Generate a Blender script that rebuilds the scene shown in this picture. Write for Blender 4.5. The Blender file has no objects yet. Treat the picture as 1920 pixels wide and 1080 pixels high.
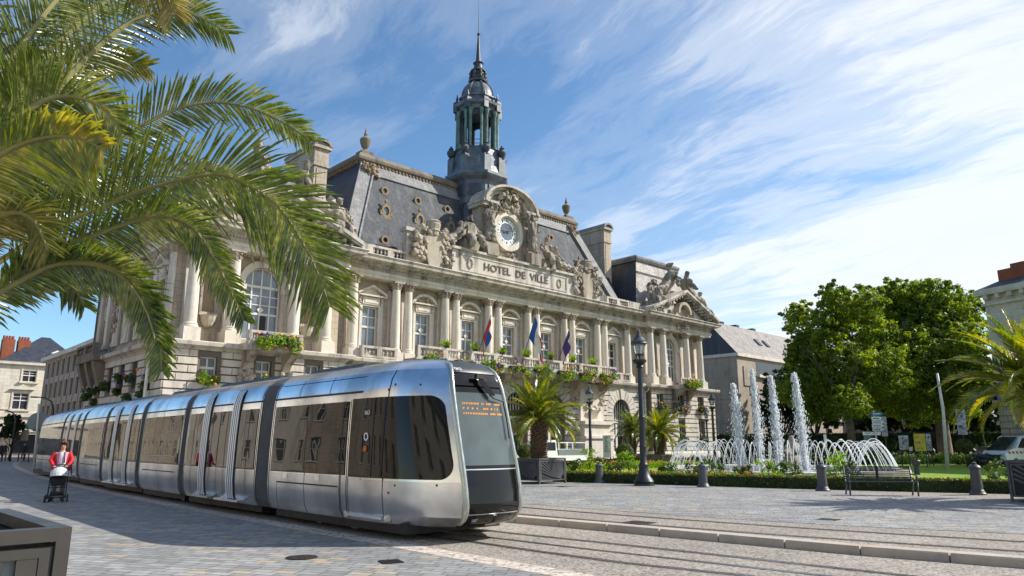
import bpy, bmesh, math, random
from mathutils import Vector, Matrix, Quaternion, noise
R=math.radians
C=bpy.context.scene
COL=C.collection
random.seed(7)
# ---------------------------------------------------------------- camera
cam_d=bpy.data.cameras.new("camera"); cam=bpy.data.objects.new("camera",cam_d); COL.objects.link(cam)
C.camera=cam
cam_d.sensor_width=36; cam_d.lens=1342/1920*36; cam_d.clip_start=0.1; cam_d.clip_end=3000
cam.location=(0,0,1.65); cam.rotation_euler=(R(90)+math.atan2(292,1342),0,R(-43.65))
C.render.resolution_x=1024; C.render.resolution_y=576
# ---------------------------------------------------------------- world
SUN=Vector((1.10,-0.72,1.0)).normalized()
W=bpy.data.worlds.new("World"); C.world=W; W.use_nodes=True
nt=W.node_tree; nt.nodes.clear()
def N(nt,t,**k):
    n=nt.nodes.new(t)
    for a,b in k.items(): setattr(n,a,b)
    return n
def L(nt,a,b): nt.links.new(a,b)
def MA(nt,op,a,b=None,c=None):
    n=N(nt,'ShaderNodeMath',operation=op)
    for i,x in enumerate((a,b,c)):
        if x is None: continue
        if isinstance(x,(int,float)): n.inputs[i].default_value=x
        else: L(nt,x,n.inputs[i])
    return n.outputs[0]
def RAMP(nt,fac,stops,interp='LINEAR'):
    n=N(nt,'ShaderNodeValToRGB'); r=n.color_ramp; r.interpolation=interp
    while len(r.elements)<len(stops): r.elements.new(0.5)
    for e,(p,c) in zip(r.elements,stops):
        e.position=p; e.color=(*c,1) if not isinstance(c,(int,float)) else (c,c,c,1)
    L(nt,fac,n.inputs[0]); return n.outputs[0]
def MIX(nt,fac,a,b,mode='MIX'):
    n=N(nt,'ShaderNodeMix',data_type='RGBA',blend_type=mode)
    for i,x in ((0,fac),(6,a),(7,b)):
        if isinstance(x,(int,float)): n.inputs[i].default_value=x
        elif isinstance(x,(tuple,list)): n.inputs[i].default_value=(*x,1) if len(x)==3 else x
        else: L(nt,x,n.inputs[i])
    return n.outputs[2]
def NOISE(nt,vec,scale,detail=4,rough=.5,dist=0):
    n=N(nt,'ShaderNodeTexNoise'); n.inputs['Scale'].default_value=scale; n.inputs['Detail'].default_value=detail
    n.inputs['Roughness'].default_value=rough; n.inputs['Distortion'].default_value=dist
    if vec is not None: L(nt,vec,n.inputs['Vector'])
    return n.outputs['Fac']
def MAPP(nt,vec,loc=(0,0,0),rot=(0,0,0),scale=(1,1,1)):
    n=N(nt,'ShaderNodeMapping'); n.inputs['Location'].default_value=loc; n.inputs['Rotation'].default_value=rot
    n.inputs['Scale'].default_value=scale; L(nt,vec,n.inputs['Vector']); return n.outputs[0]
out=N(nt,'ShaderNodeOutputWorld'); bg=N(nt,'ShaderNodeBackground'); L(nt,bg.outputs[0],out.inputs[0])
sky=N(nt,'ShaderNodeTexSky',sky_type='NISHITA',sun_disc=False)
sky.sun_elevation=math.asin(SUN.z); sky.sun_rotation=math.atan2(SUN.x,SUN.y)
sky.air_density=1.0; sky.dust_density=0.2; sky.ozone_density=2.5; sky.altitude=50
tc=N(nt,'ShaderNodeTexCoord').outputs['Generated']
sx=N(nt,'ShaderNodeSeparateXYZ'); L(nt,tc,sx.inputs[0])
zz=MA(nt,'MAXIMUM',MA(nt,'ADD',sx.outputs[2],0.12),0.03)
px=MA(nt,'DIVIDE',sx.outputs[0],zz); py=MA(nt,'DIVIDE',sx.outputs[1],zz)
cv=N(nt,'ShaderNodeCombineXYZ'); L(nt,px,cv.inputs[0]); L(nt,py,cv.inputs[1])
rot=MAPP(nt,cv.outputs[0],rot=(0,0,R(-86)))            # x' axis along the streaks
# warp
w1=N(nt,'ShaderNodeTexNoise'); w1.inputs['Scale'].default_value=0.9; w1.inputs['Detail'].default_value=5; L(nt,rot,w1.inputs['Vector'])
wv=N(nt,'ShaderNodeVectorMath',operation='MULTIPLY_ADD'); L(nt,w1.outputs['Color'],wv.inputs[0]); wv.inputs[1].default_value=(.6,.6,0); L(nt,rot,wv.inputs[2])
st=MAPP(nt,wv.outputs[0],loc=(3.1,1.7,0),scale=(.42,1.25,1))
c1=NOISE(nt,st,1.3,11,.66,.35)
st2=MAPP(nt,wv.outputs[0],loc=(8.1,4.2,0),scale=(.9,3.4,1))
c2=NOISE(nt,st2,1.7,10,.68,.3)
c3=NOISE(nt,MAPP(nt,cv.outputs[0],loc=(5.3,2.2,0)),.42,3,.5)
cc=MA(nt,'ADD',MA(nt,'MULTIPLY',c1,.62),MA(nt,'MULTIPLY',c2,.38))
# more cloud towards +x (right of the view), clear patch on the left
side=MA(nt,'MULTIPLY',MA(nt,'SUBTRACT',MA(nt,'MULTIPLY',sx.outputs[0],.80),MA(nt,'MULTIPLY',sx.outputs[1],.66)),.30)
cov=MA(nt,'ADD',MA(nt,'ADD',cc,side),MA(nt,'MULTIPLY',MA(nt,'SUBTRACT',c3,.5),.75))
cl=RAMP(nt,cov,[(.0,0),(.39,.0),(.49,.15),(.585,.50),(.70,.90)],'EASE')
hz=RAMP(nt,sx.outputs[2],[(0,0.15),(.05,.25),(.2,1)])
cl=MA(nt,'MULTIPLY',cl,.92)
skyc=MIX(nt,1.0,sky.outputs[0],(1.16,1.37,1.45),'MULTIPLY')
hs=N(nt,'ShaderNodeHueSaturation'); hs.inputs['Saturation'].default_value=1.03; L(nt,skyc,hs.inputs['Color'])
shade=MIX(nt,c2,(7.9,8.3,8.8),(9.6,9.7,9.8))
fin=MIX(nt,cl,hs.outputs[0],shade)
L(nt,fin,bg.inputs[0]); bg.inputs[1].default_value=0.085
# ---------------------------------------------------------------- sun
sd=bpy.data.lights.new("sun","SUN"); sd.energy=4.6; sd.angle=R(.5); sd.color=(1,.955,.88)
so=bpy.data.objects.new("sun",sd); COL.objects.link(so); so.rotation_euler=SUN.to_track_quat('Z','Y').to_euler()
C.view_settings.view_transform='Standard'; C.view_settings.look='None'; C.view_settings.exposure=0.5; C.view_settings.gamma=1
# ---------------------------------------------------------------- pixel <-> world (positions read off the photograph)
_th=math.atan2(292,1342); _al=R(46.35)
_f0=Vector((math.cos(_al),math.sin(_al),0)); _r=Vector((math.sin(_al),-math.cos(_al),0))
_fw=_f0*math.cos(_th)+Vector((0,0,math.sin(_th))); _up=_r.cross(_fw)
def ray(x,y): return _fw*1342+_r*(x-960)-_up*(y-540)
CP=Vector((0,0,1.65))
def G(x,y,z=0.0): d=ray(x,y); return CP+d*((z-1.65)/d.z)
def AT(x,y,dist): d=ray(x,y); return CP+d*(dist/math.hypot(d.x,d.y))
# ---------------------------------------------------------------- materials
def newmat(name):
    m=bpy.data.materials.new(name); m.use_nodes=True; nt=m.node_tree
    b=nt.nodes['Principled BSDF']; return m,nt,b
def bump(nt,b,h,strength=.3,dist=.02):
    n=N(nt,'ShaderNodeBump'); n.inputs['Strength'].default_value=strength; n.inputs['Distance'].default_value=dist
    L(nt,h,n.inputs['Height']); L(nt,n.outputs[0],b.inputs['Normal']); return n
def simple(name,col,rough=.6,metal=0,var=.15,vs=3.0,bs=0,bscale=40,spec=.5,coat=0):
    m,nt,b=newmat(name); g=N(nt,'ShaderNodeTexCoord').outputs['Object']
    n=NOISE(nt,g,vs,6,.6)
    lo=tuple(c*(1-var) for c in col); hi=tuple(min(1,c*(1+var)) for c in col)
    c=RAMP(nt,n,[(.3,lo),(.7,hi)]); L(nt,c,b.inputs['Base Color'])
    L(nt,RAMP(nt,NOISE(nt,g,vs*2.7,5),[(.3,max(0,rough-.06)),(.7,min(1,rough+.08))]),b.inputs['Roughness'])
    b.inputs['Metallic'].default_value=metal; b.inputs['Specular IOR Level'].default_value=spec
    if coat: b.inputs['Coat Weight'].default_value=coat; b.inputs['Coat Roughness'].default_value=.05
    if bs: bump(nt,b,NOISE(nt,g,bscale,4),bs,.01)
    return m
def stone(name,col,dirt=(.13,.12,.105),amt=.55,joints=None,rough=.85,bs=.35):
    m,nt,b=newmat(name); g=N(nt,'ShaderNodeNewGeometry').outputs['Position']
    a=NOISE(nt,g,.35,8,.65); f=NOISE(nt,g,2.8,8,.7); big=NOISE(nt,MAPP(nt,g,scale=(1.2,1.2,.14)),1.0,9,.72)
    c=RAMP(nt,f,[(.25,tuple(x*.80 for x in col)),(.75,tuple(min(1,x*1.13) for x in col))])
    c=MIX(nt,RAMP(nt,a,[(.35,0),(.75,.55)]),c,(col[0]*1.02,col[1]*.90,col[2]*.72))
    c=MIX(nt,MA(nt,'MULTIPLY',RAMP(nt,big,[(.47,0),(.67,1)]),amt),c,dirt)
    hgt=f
    if joints:
        bt=N(nt,'ShaderNodeTexBrick'); bt.offset=.5
        bt.inputs['Scale'].default_value=1; bt.inputs['Mortar Size'].default_value=.012; bt.inputs['Mortar Smooth'].default_value=.3
        bt.inputs['Brick Width'].default_value=joints[0]; bt.inputs['Row Height'].default_value=joints[1]
        bt.inputs['Color1'].default_value=(.92,.92,.92,1); bt.inputs['Color2'].default_value=(1.06,1.04,1.0,1); bt.inputs['Mortar'].default_value=(.55,.52,.48,1)
        sp=N(nt,'ShaderNodeSeparateXYZ'); L(nt,g,sp.inputs[0]); cb=N(nt,'ShaderNodeCombineXYZ')
        L(nt,MA(nt,'ADD',sp.outputs[0],sp.outputs[1]),cb.inputs[0]); L(nt,sp.outputs[2],cb.inputs[1]); L(nt,cb.outputs[0],bt.inputs['Vector'])
        c=MIX(nt,1.0,c,bt.outputs['Color'],'MULTIPLY')
    L(nt,c,b.inputs['Base Color']); b.inputs['Roughness'].default_value=rough; b.inputs['Specular IOR Level'].default_value=.2
    bump(nt,b,NOISE(nt,g,14,6,.7),bs,.03)
    return m
M={}
M['stone']=stone('stone',(.50,.435,.36),amt=.6,joints=(1.1,.42))  # wall tone darker and warmer than trim: recess shade put into the colour
M['stone_trim']=stone('stone_trim',(.69,.64,.565),amt=.45)
M['sooty']=stone('weathered_cornice_stone',(.55,.51,.455),dirt=(.075,.07,.062),amt=.95)
M['stone_carved']=stone('stone_carved',(.45,.395,.325),dirt=(.06,.055,.05),amt=.95,bs=.7)
M['statue']=stone('statue_stone',(.36,.32,.265),dirt=(.05,.05,.047),amt=.95,bs=.7)
M['rust']=stone('rusticated_stone',(.60,.56,.50),amt=.45)
M['groove']=stone('groove_stone',(.17,.145,.12),amt=.6)  # dark wall between the blocks: groove shade put into its colour
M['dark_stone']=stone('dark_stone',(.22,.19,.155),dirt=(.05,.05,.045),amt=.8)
M['orange_stone']=stone('ochre_stone',(.31,.235,.155),amt=.4)
M['pale_wall']=stone('pale_wall',(.62,.59,.52),amt=.25,joints=(1.4,.5))
M['concrete']=stone('concrete',(.40,.345,.285),amt=.5,joints=(2.4,1.2))
M['office']=stone('office_stone',(.44,.385,.33),amt=.3)
def slate(name,col,rough=.55,streak=(.5,.5,.5),samt=.25,spec=.5,metal=0):
    m,nt,b=newmat(name); g=N(nt,'ShaderNodeNewGeometry').outputs['Position']
    sp=N(nt,'ShaderNodeSeparateXYZ'); L(nt,g,sp.inputs[0]); cb=N(nt,'ShaderNodeCombineXYZ')
    L(nt,MA(nt,'ADD',sp.outputs[0],sp.outputs[1]),cb.inputs[0]); L(nt,sp.outputs[2],cb.inputs[1])
    bt=N(nt,'ShaderNodeTexBrick'); bt.offset=.5; bt.inputs['Scale'].default_value=1; bt.inputs['Mortar Size'].default_value=.01
    bt.inputs['Brick Width'].default_value=.24; bt.inputs['Row Height'].default_value=.2
    bt.inputs['Color1'].default_value=(.82,.82,.82,1); bt.inputs['Color2'].default_value=(1.15,1.15,1.15,1); bt.inputs['Mortar'].default_value=(.6,.6,.6,1)
    L(nt,cb.outputs[0],bt.inputs['Vector'])
    f=NOISE(nt,g,.8,8,.65); c=RAMP(nt,f,[(.3,tuple(x*.75 for x in col)),(.7,tuple(x*1.25 for x in col))])
    c=MIX(nt,1.0,c,bt.outputs['Color'],'MULTIPLY')
    s=NOISE(nt,MAPP(nt,g,scale=(2.2,2.2,.12)),1,7,.7); c=MIX(nt,MA(nt,'MULTIPLY',RAMP(nt,s,[(.5,0),(.75,1)]),samt),c,streak)
    L(nt,c,b.inputs['Base Color']); b.inputs['Roughness'].default_value=rough; b.inputs['Specular IOR Level'].default_value=spec; b.inputs['Metallic'].default_value=metal
    bump(nt,b,bt.outputs['Fac'],.4,-.02)
    return m
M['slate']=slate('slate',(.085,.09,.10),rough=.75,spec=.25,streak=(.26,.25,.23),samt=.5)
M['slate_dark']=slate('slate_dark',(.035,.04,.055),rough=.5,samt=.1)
M['zinc']=slate('zinc_sheet',(.25,.25,.25),rough=.7,spec=.25,streak=(.12,.11,.1),samt=.5)
M['roof_metal']=slate('streaked_roof_metal',(.30,.275,.255),rough=.75,spec=.25,streak=(.10,.08,.065),samt=.9)
M['lead_pale']=slate('sunlit_weathered_zinc',(.46,.43,.40),rough=.75,spec=.25,streak=(.13,.10,.085),samt=.85)  # streaked zinc, pale as in sun: sunlight on the front slope put into colour
M['tower']=simple('tower_lead',(.10,.125,.15),.5,0,.55,1.3,.3,9)
M['tower_dark']=simple('tower_lead_dark',(.045,.055,.07),.5,0,.5,1.3,.3,9)
M['verdigris']=simple('verdigris',(.11,.19,.175),.7,0,.5,1.4,.2,12)
M['dark_metal']=simple('dark_green_metal',(.028,.034,.038),.42,.2,.3,2,.1,60)
M['grey_metal']=simple('grey_painted_metal',(.085,.087,.092),.45,.1,.2,3,.1,60)
M['planter_near']=simple('planter_paint',(.055,.05,.044),.42,.1,.14,3,.05,60)
M['plaque']=simple('pale_plate',(.62,.60,.55),.6)
M['white_paint']=simple('white_paint',(.78,.78,.76),.35,0,.06)
M['frame_white']=simple('window_frame_white',(.66,.63,.57),.5,0,.08)
M['frame_grey']=simple('window_frame_grey',(.25,.25,.25),.5,0,.08)
M['black']=simple('black_rubber',(.012,.012,.013),.6,0,.2)
M['brick']=stone('red_brick',(.33,.11,.065),dirt=(.06,.04,.035),amt=.4,joints=(.3,.1))
M['blue_sign']=simple('blue_sign',(.03,.17,.45),.4); M['red_sign']=simple('red_sign',(.55,.02,.02),.4)
M['green_sign']=simple('green_sign',(.02,.3,.14),.4); M['grey_sign']=simple('grey_sign_back',(.20,.225,.225),.5,.2,.1)
M['yellow']=simple('yellow_poster',(.62,.45,.03),.5,0,.3,4); M['poster']=simple('poster',(.42,.40,.40),.5,0,.6,3)
M['flag_blue']=simple('flag_blue',(.01,.09,.36),.8); M['flag_red']=simple('flag_red',(.60,.015,.02),.8); M['flag_white']=simple('flag_white',(.7,.68,.66),.8); M['flag_navy']=simple('flag_navy',(.06,.035,.22),.8)
M['asphalt']=simple('asphalt',(.06,.058,.055),.85,0,.25,1.5,.4,80)
M['rail']=simple('steel_rail',(.22,.21,.20),.28,.9,.3,4)
M['iron']=simple('cast_iron',(.035,.028,.024),.65,.3,.4,12,.6,60)
def glassy(name,col,rough=.04,spec=.8,wav=.0,metal=0.0,wscale=1.2):
    m,nt,b=newmat(name); g=N(nt,'ShaderNodeNewGeometry').outputs['Position']
    n=NOISE(nt,g,1.1,3); L(nt,RAMP(nt,n,[(.35,tuple(c*.7 for c in col)),(.65,tuple(c*1.3 for c in col))]),b.inputs['Base Color'])
    b.inputs['Roughness'].default_value=rough; b.inputs['Specular IOR Level'].default_value=spec; b.inputs['Metallic'].default_value=metal
    if wav: bump(nt,b,NOISE(nt,g,wscale,2),wav,.05)
    return m
M['pane']=glassy('window_glass',(.13,.165,.20),.06,.9,.12)
M['pane_dark']=glassy('dark_window_glass',(.03,.035,.045),.06,.8,.1)
M['tram_glass']=glassy('tram_glass',(.014,.013,.012),.012,.30,.12,0,.7)
M['tram_black']=glassy('tram_black_gloss',(.006,.006,.007),.07,.45)
M['chrome']=glassy('brushed_chrome',(.74,.745,.75),.24,.5,.05,1.0,.6)
M['satin']=glassy('satin_metal',(.66,.65,.64),.27,.5,.03,.85,.6)
M['hoop']=simple('pale_metal_hoop',(.47,.50,.46),.22,.75,.05)
M['stripe']=simple('stripe_paint',(.76,.80,.84),.35,.1,.04); M['stripe_dark']=simple('stripe_dark',(.03,.045,.075),.35)
M['bellows']=simple('bellows',(.10,.105,.115),.5,0,.2)
M['roofgrey']=simple('tram_roof_grey',(.03,.035,.04),.4,0,.2)
m,nt_,b_=newmat('amber_display'); b_.inputs['Base Color'].default_value=(.3,.12,.02,1); b_.inputs['Emission Color'].default_value=(1,.42,.08,1); b_.inputs['Emission Strength'].default_value=.45; M['amber']=m
def leafmat(name,cols,trans=.35,rough=.5,scale=.9,spec=.4):
    m,nt,b=newmat(name); g=N(nt,'ShaderNodeNewGeometry').outputs['Position']
    n=NOISE(nt,g,scale,4,.6); f=NOISE(nt,g,scale*9,2,.6)
    k=MA(nt,'ADD',MA(nt,'MULTIPLY',n,.6),MA(nt,'MULTIPLY',f,.4))
    st=[(.36+.28*i/(len(cols)-1),c) for i,c in enumerate(cols)]
    c=RAMP(nt,k,st); L(nt,c,b.inputs['Base Color']); b.inputs['Roughness'].default_value=rough; b.inputs['Specular IOR Level'].default_value=spec
    t=N(nt,'ShaderNodeBsdfTranslucent'); hs=N(nt,'ShaderNodeHueSaturation'); hs.inputs['Value'].default_value=1.6; hs.inputs['Saturation'].default_value=1.15
    L(nt,c,hs.inputs['Color']); L(nt,hs.outputs[0],t.inputs[0])
    mx=N(nt,'ShaderNodeMixShader'); mx.inputs[0].default_value=trans; L(nt,b.outputs[0],mx.inputs[1]); L(nt,t.outputs[0],mx.inputs[2])
    L(nt,mx.outputs[0],nt.nodes['Material Output'].inputs[0]); return m
M['plane_leaf']=leafmat('plane_tree_leaf',[(.07,.12,.018),(.16,.22,.024),(.35,.40,.045)],.48,.5,.5)
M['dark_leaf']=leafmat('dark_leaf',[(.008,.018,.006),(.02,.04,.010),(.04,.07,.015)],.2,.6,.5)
M['hedge_leaf']=leafmat('hedge_leaf',[(.035,.055,.01),(.10,.125,.018),(.20,.19,.03)],.3,.6,3)
M['shrub_leaf']=leafmat('shrub_leaf',[(.03,.06,.012),(.06,.11,.02),(.11,.17,.035)],.3,.5,3)
M['bright_leaf']=leafmat('bright_leaf',[(.06,.13,.01),(.16,.28,.015),(.32,.45,.02)],.4,.5,2)
M['palm_leaf']=leafmat('palm_leaf',[(.04,.065,.014),(.115,.155,.024),(.33,.33,.10)],.35,.28,2.8,.9)
M['palm_yellow']=leafmat('palm_yellow_leaf',[(.09,.15,.02),(.24,.27,.025),(.55,.42,.03)],.4,.35,1.6,.5)
M['palm_olive']=leafmat('palm_olive_leaf',[(.06,.09,.016),(.17,.20,.03),(.42,.34,.06)],.38,.3,2.2,.9)
M['palm_old']=leafmat('palm_dry_leaf',[(.10,.12,.025),(.22,.20,.05),(.42,.33,.14)],.35,.5,2,.5)
M['rachis']=simple('palm_rachis',(.20,.19,.06),.5,0,.3,3)
M['bark']=simple('bark',(.13,.10,.075),.9,0,.4,2,.7,12); M['bark_dark']=simple('dark_bark',(.035,.027,.02),.9,0,.4,2,.7,12)
M['palm_trunk']=simple('palm_trunk',(.15,.095,.06),.9,0,.45,6,.8,25)
M['fl_yellow']=simple('yellow_petal',(.65,.42,.02),.7,0,.2); M['fl_orange']=simple('orange_petal',(.62,.17,.02),.7,0,.2)
M['fl_purple']=simple('purple_petal',(.13,.05,.32),.7,0,.2); M['fl_pink']=simple('pink_petal',(.5,.08,.12),.7,0,.2); M['fl_white']=simple('white_petal',(.65,.6,.5),.7,0,.1)
# ---------------------------------------------------------------- mesh builder
class MB:
    def __init__(s,T=None): s.v=[]; s.f=[]; s.m=[]; s.T=T
    def add(s,vs,fs,mi=0):
        b=len(s.v)
        if s.T: vs=[s.T(*p) for p in vs]
        s.v.extend([tuple(p) for p in vs]); s.f.extend([tuple(b+i for i in f) for f in fs]); s.m.extend([mi]*len(fs))
    def box(s,x0,x1,y0,y1,z0,z1,mi=0):
        s.add([(x0,y0,z0),(x1,y0,z0),(x1,y1,z0),(x0,y1,z0),(x0,y0,z1),(x1,y0,z1),(x1,y1,z1),(x0,y1,z1)],
              [(0,3,2,1),(4,5,6,7),(0,1,5,4),(1,2,6,5),(2,3,7,6),(3,0,4,7)],mi)
    def hexa(s,p,mi=0): s.add(p,[(0,3,2,1),(4,5,6,7),(0,1,5,4),(1,2,6,5),(2,3,7,6),(3,0,4,7)],mi)
    def poly(s,pts,mi=0): s.add(pts,[tuple(range(len(pts)))],mi)
    def ext(s,pts,d,mi=0,cap=True):
        n=len(pts); q=[(p[0]+d[0],p[1]+d[1],p[2]+d[2]) for p in pts]
        fs=[(i,(i+1)%n,n+(i+1)%n,n+i) for i in range(n)]
        if cap: fs+=[tuple(range(n-1,-1,-1)),tuple(range(n,2*n))]
        s.add(list(pts)+q,fs,mi)
    def lathe(s,prof,c=(0,0,0),n=12,mi=0,ph=0,sq=(1,1),cap=True):
        vs=[]; fs=[]
        for r,z in prof:
            for k in range(n):
                a=2*math.pi*(k+ph)/n; vs.append((c[0]+r*math.cos(a)*sq[0],c[1]+r*math.sin(a)*sq[1],c[2]+z))
        for j in range(len(prof)-1):
            for k in range(n):
                a=j*n+k; b=j*n+(k+1)%n; fs.append((a,b,b+n,a+n))
        if cap:
            fs.append(tuple(range(n-1,-1,-1))); fs.append(tuple(range((len(prof)-1)*n,len(prof)*n)))
        s.add(vs,fs,mi)
    def tube(s,pts,rad,n=6,mi=0,cap=True,sq=1.0):
        P=[Vector(p) for p in pts]
        if isinstance(rad,(int,float)): rad=[rad]*len(P)
        vs=[]; fs=[]; up=None
        for i,p in enumerate(P):
            t=(P[min(i+1,len(P)-1)]-P[max(i-1,0)])
            t=t.normalized() if t.length>1e-9 else Vector((0,0,1))
            if up is None: up=Vector((0,0,1)) if abs(t.z)<.9 else Vector((0,1,0))
            a=t.cross(up); a=a.normalized() if a.length>1e-6 else Vector((1,0,0)); b=a.cross(t).normalized(); up=b
            for k in range(n):
                an=2*math.pi*k/n; vs.append(p+(a*math.cos(an)*sq+b*math.sin(an))*rad[i])
        for j in range(len(P)-1):
            for k in range(n):
                x=j*n+k; y=j*n+(k+1)%n; fs.append((x,y,y+n,x+n))
        if cap: fs.append(tuple(range(n-1,-1,-1))); fs.append(tuple(range((len(P)-1)*n,len(P)*n)))
        s.add(vs,fs,mi)
    def blob(s,c,r,mi=0,jit=.25,n=7,m=4,sc=(1,1,1)):
        vs=[(c[0],c[1],c[2]-r*sc[2])]; fs=[]
        for j in range(1,m):
            ph=math.pi*j/m
            for k in range(n):
                a=2*math.pi*(k+.5*(j%2))/n; q=r*(1+random.uniform(-jit,jit))
                vs.append((c[0]+q*math.sin(ph)*math.cos(a)*sc[0],c[1]+q*math.sin(ph)*math.sin(a)*sc[1],c[2]-q*math.cos(ph)*sc[2]))
        vs.append((c[0],c[1],c[2]+r*sc[2])); e=len(vs)-1
        for k in range(n): fs.append((0,1+(k+1)%n,1+k)); fs.append((e,e-n+k,e-n+(k+1)%n))
        for j in range(m-2):
            for k in range(n):
                a=1+j*n+k; b=1+j*n+(k+1)%n; fs.append((a,b,b+n,a+n))
        s.add(vs,fs,mi)
    def carve(s,x0,x1,y0,y1,z0,z1,n,r=(.06,.16),mi=0):
        for _ in range(n): s.blob((random.uniform(x0,x1),random.uniform(y0,y1),random.uniform(z0,z1)),random.uniform(*r),mi,.3,5,3)
    def build(s,name,mats,parent=None,smooth=False,fix=False,auto=None):
        me=bpy.data.meshes.new(name); me.from_pydata(s.v,[],s.f)
        if not isinstance(mats,(list,tuple)): mats=[mats]
        for m in mats: me.materials.append(M[m] if isinstance(m,str) else m)
        me.polygons.foreach_set('material_index',s.m)
        if fix:
            b=bmesh.new(); b.from_mesh(me); bmesh.ops.recalc_face_normals(b,faces=b.faces); b.to_mesh(me); b.free()
        if smooth:
            me.polygons.foreach_set('use_smooth',[True]*len(me.polygons))
            if auto: me.set_sharp_from_angle(angle=R(auto))
        me.update()
        o=bpy.data.objects.new(name,me); COL.objects.link(o)
        if parent:
            o.parent=parent
            if parent.type!='EMPTY' or True: o.matrix_parent_inverse=WORLD(parent).inverted()
        return o
def WORLD(o):
    m=o.matrix_basis.copy()
    if o.parent: m=WORLD(o.parent)@o.matrix_parent_inverse@m
    return m
def tag(o,label=None,cat=None,group=None,kind=None):
    if label: o['label']=label
    if cat: o['category']=cat
    if group: o['group']=group
    if kind: o['kind']=kind
    return o
def empty(name,loc,label=None,cat=None,group=None,rz=0):
    o=bpy.data.objects.new(name,None); COL.objects.link(o); o.location=loc; o.rotation_euler=(0,0,rz); o.empty_display_size=.3
    return tag(o,label,cat,group)
def kids(o): return [c for c in COL.objects if c.parent==o]
def copy_tree(o,loc=None,rz=None,label=None,parent=None):
    c=o.copy(); COL.objects.link(c)
    if parent: c.parent=parent
    for ch in kids(o): copy_tree(ch,parent=c)
    if loc is not None: c.location=loc
    if rz is not None: c.rotation_euler=(0,0,rz)
    if label: c['label']=label
    return c
def skin(verts,edges,sub=1,T=None):
    """verts: [(x,y,z,r)] root first -> list of verts / faces of a smooth continuous body"""
    me=bpy.data.meshes.new('tmp'); me.from_pydata([v[:3] for v in verts],edges,[])
    o=bpy.data.objects.new('tmp',me); COL.objects.link(o)
    md=o.modifiers.new('s','SKIN')
    for i,v in enumerate(verts):
        r=v[3]; me.skin_vertices[0].data[i].radius=(r,r) if not isinstance(r,tuple) else r
        me.skin_vertices[0].data[i].use_root=(i==0)
    md.use_smooth_shade=True
    sb=o.modifiers.new('u','SUBSURF'); sb.levels=sub; sb.render_levels=sub
    dg=bpy.context.evaluated_depsgraph_get(); dg.update(); ev=o.evaluated_get(dg); m2=ev.to_mesh()
    vs=[tuple(v.co) for v in m2.vertices]; fs=[tuple(p.vertices) for p in m2.polygons]
    ev.to_mesh_clear(); bpy.data.objects.remove(o); bpy.data.meshes.remove(me)
    return vs,fs
def text(name,body,size,mat,parent,loc,xdir,zdir,depth=.02,align='CENTER',sx=1.0):
    cu=bpy.data.curves.new('t','FONT'); cu.body=body; cu.size=size; cu.extrude=depth; cu.align_x=align; cu.align_y='CENTER'; cu.resolution_u=3
    o=bpy.data.objects.new('t',cu); COL.objects.link(o)
    dg=bpy.context.evaluated_depsgraph_get(); dg.update(); me=bpy.data.meshes.new_from_object(o.evaluated_get(dg)); bpy.data.objects.remove(o)
    X=Vector(xdir).normalized(); Z=Vector(zdir).normalized(); Y=X.cross(Z)*-1  # text plane x,y -> X,Z ; normal toward viewer
    nrm=X.cross(Z)
    me.name=name; me.materials.clear(); me.materials.append(M[mat])
    mt=Matrix((X,Z,nrm)).transposed().to_4x4()
    for v in me.vertices:
        q=mt@Vector((v.co.x*sx,v.co.y,v.co.z)); v.co=q+Vector(loc)
    r=bpy.data.objects.new(name,me); COL.objects.link(r)
    if parent: r.parent=parent; r.matrix_parent_inverse=WORLD(parent).inverted()
    return r
# ================================================================ CITY HALL
YW=43.3
hall=empty('city_hall',(41,50,0),'ornate cream stone city hall with clock gable, slate roofs and bell tower','city hall')
def FT(u,w,z): return (u,YW-w,z)            # street front: u along x, w outwards
XS=13.7
def ST(u,w,z): return (XS-w,u,z)            # left side: u along y, w outwards
def hp(name,mb,mats,smooth=False,parent=None,fix=True,auto=None): return mb.build(name,mats,parent or hall,smooth,fix,auto)
def wall(mb,u0,u1,z0,z1,w,holes,rev=.45,mi=0,arch=()):
    us=sorted({u0,u1}|{h[0] for h in holes}|{h[1] for h in holes}); zs=sorted({z0,z1}|{h[2] for h in holes}|{h[3] for h in holes})
    for a,b in zip(us,us[1:]):
        for c,d in zip(zs,zs[1:]):
            mu,mz=(a+b)/2,(c+d)/2
            if any(h[0]<mu<h[1] and h[2]<mz<h[3] for h in holes): continue
            mb.poly([(a,w,c),(b,w,c),(b,w,d),(a,w,d)],mi)
    for h in holes:
        a,b,c,d=h[:4]; v=w-rev
        mb.poly([(a,w,c),(a,v,c),(a,v,d),(a,w,d)],mi); mb.poly([(b,w,c),(b,w,d),(b,v,d),(b,v,c)],mi)
        mb.poly([(a,w,c),(b,w,c),(b,v,c),(a,v,c)],mi)
        if len(h)>4:   # arch: semicircle fills the top of the hole
            r=(b-a)/2; cx=(a+b)/2; zc=d-r; K=14; pts=[(cx-r*math.cos(math.pi*i/K),zc+r*math.sin(math.pi*i/K)) for i in range(K+1)]
            mb.poly([(a,w,d)]+[(p[0],w,p[1]) for p in pts[:K//2+1]],mi)
            mb.poly([(b,w,d)]+[(p[0],w,p[1]) for p in reversed(pts[K//2:])],mi)
            for p,q in zip(pts,pts[1:]): mb.poly([(p[0],w,p[1]),(q[0],w,q[1]),(q[0],v,q[1]),(p[0],v,p[1])],mi)
        else: mb.poly([(a,w,d),(a,v,d),(b,v,d),(b,w,d)],mi)
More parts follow.
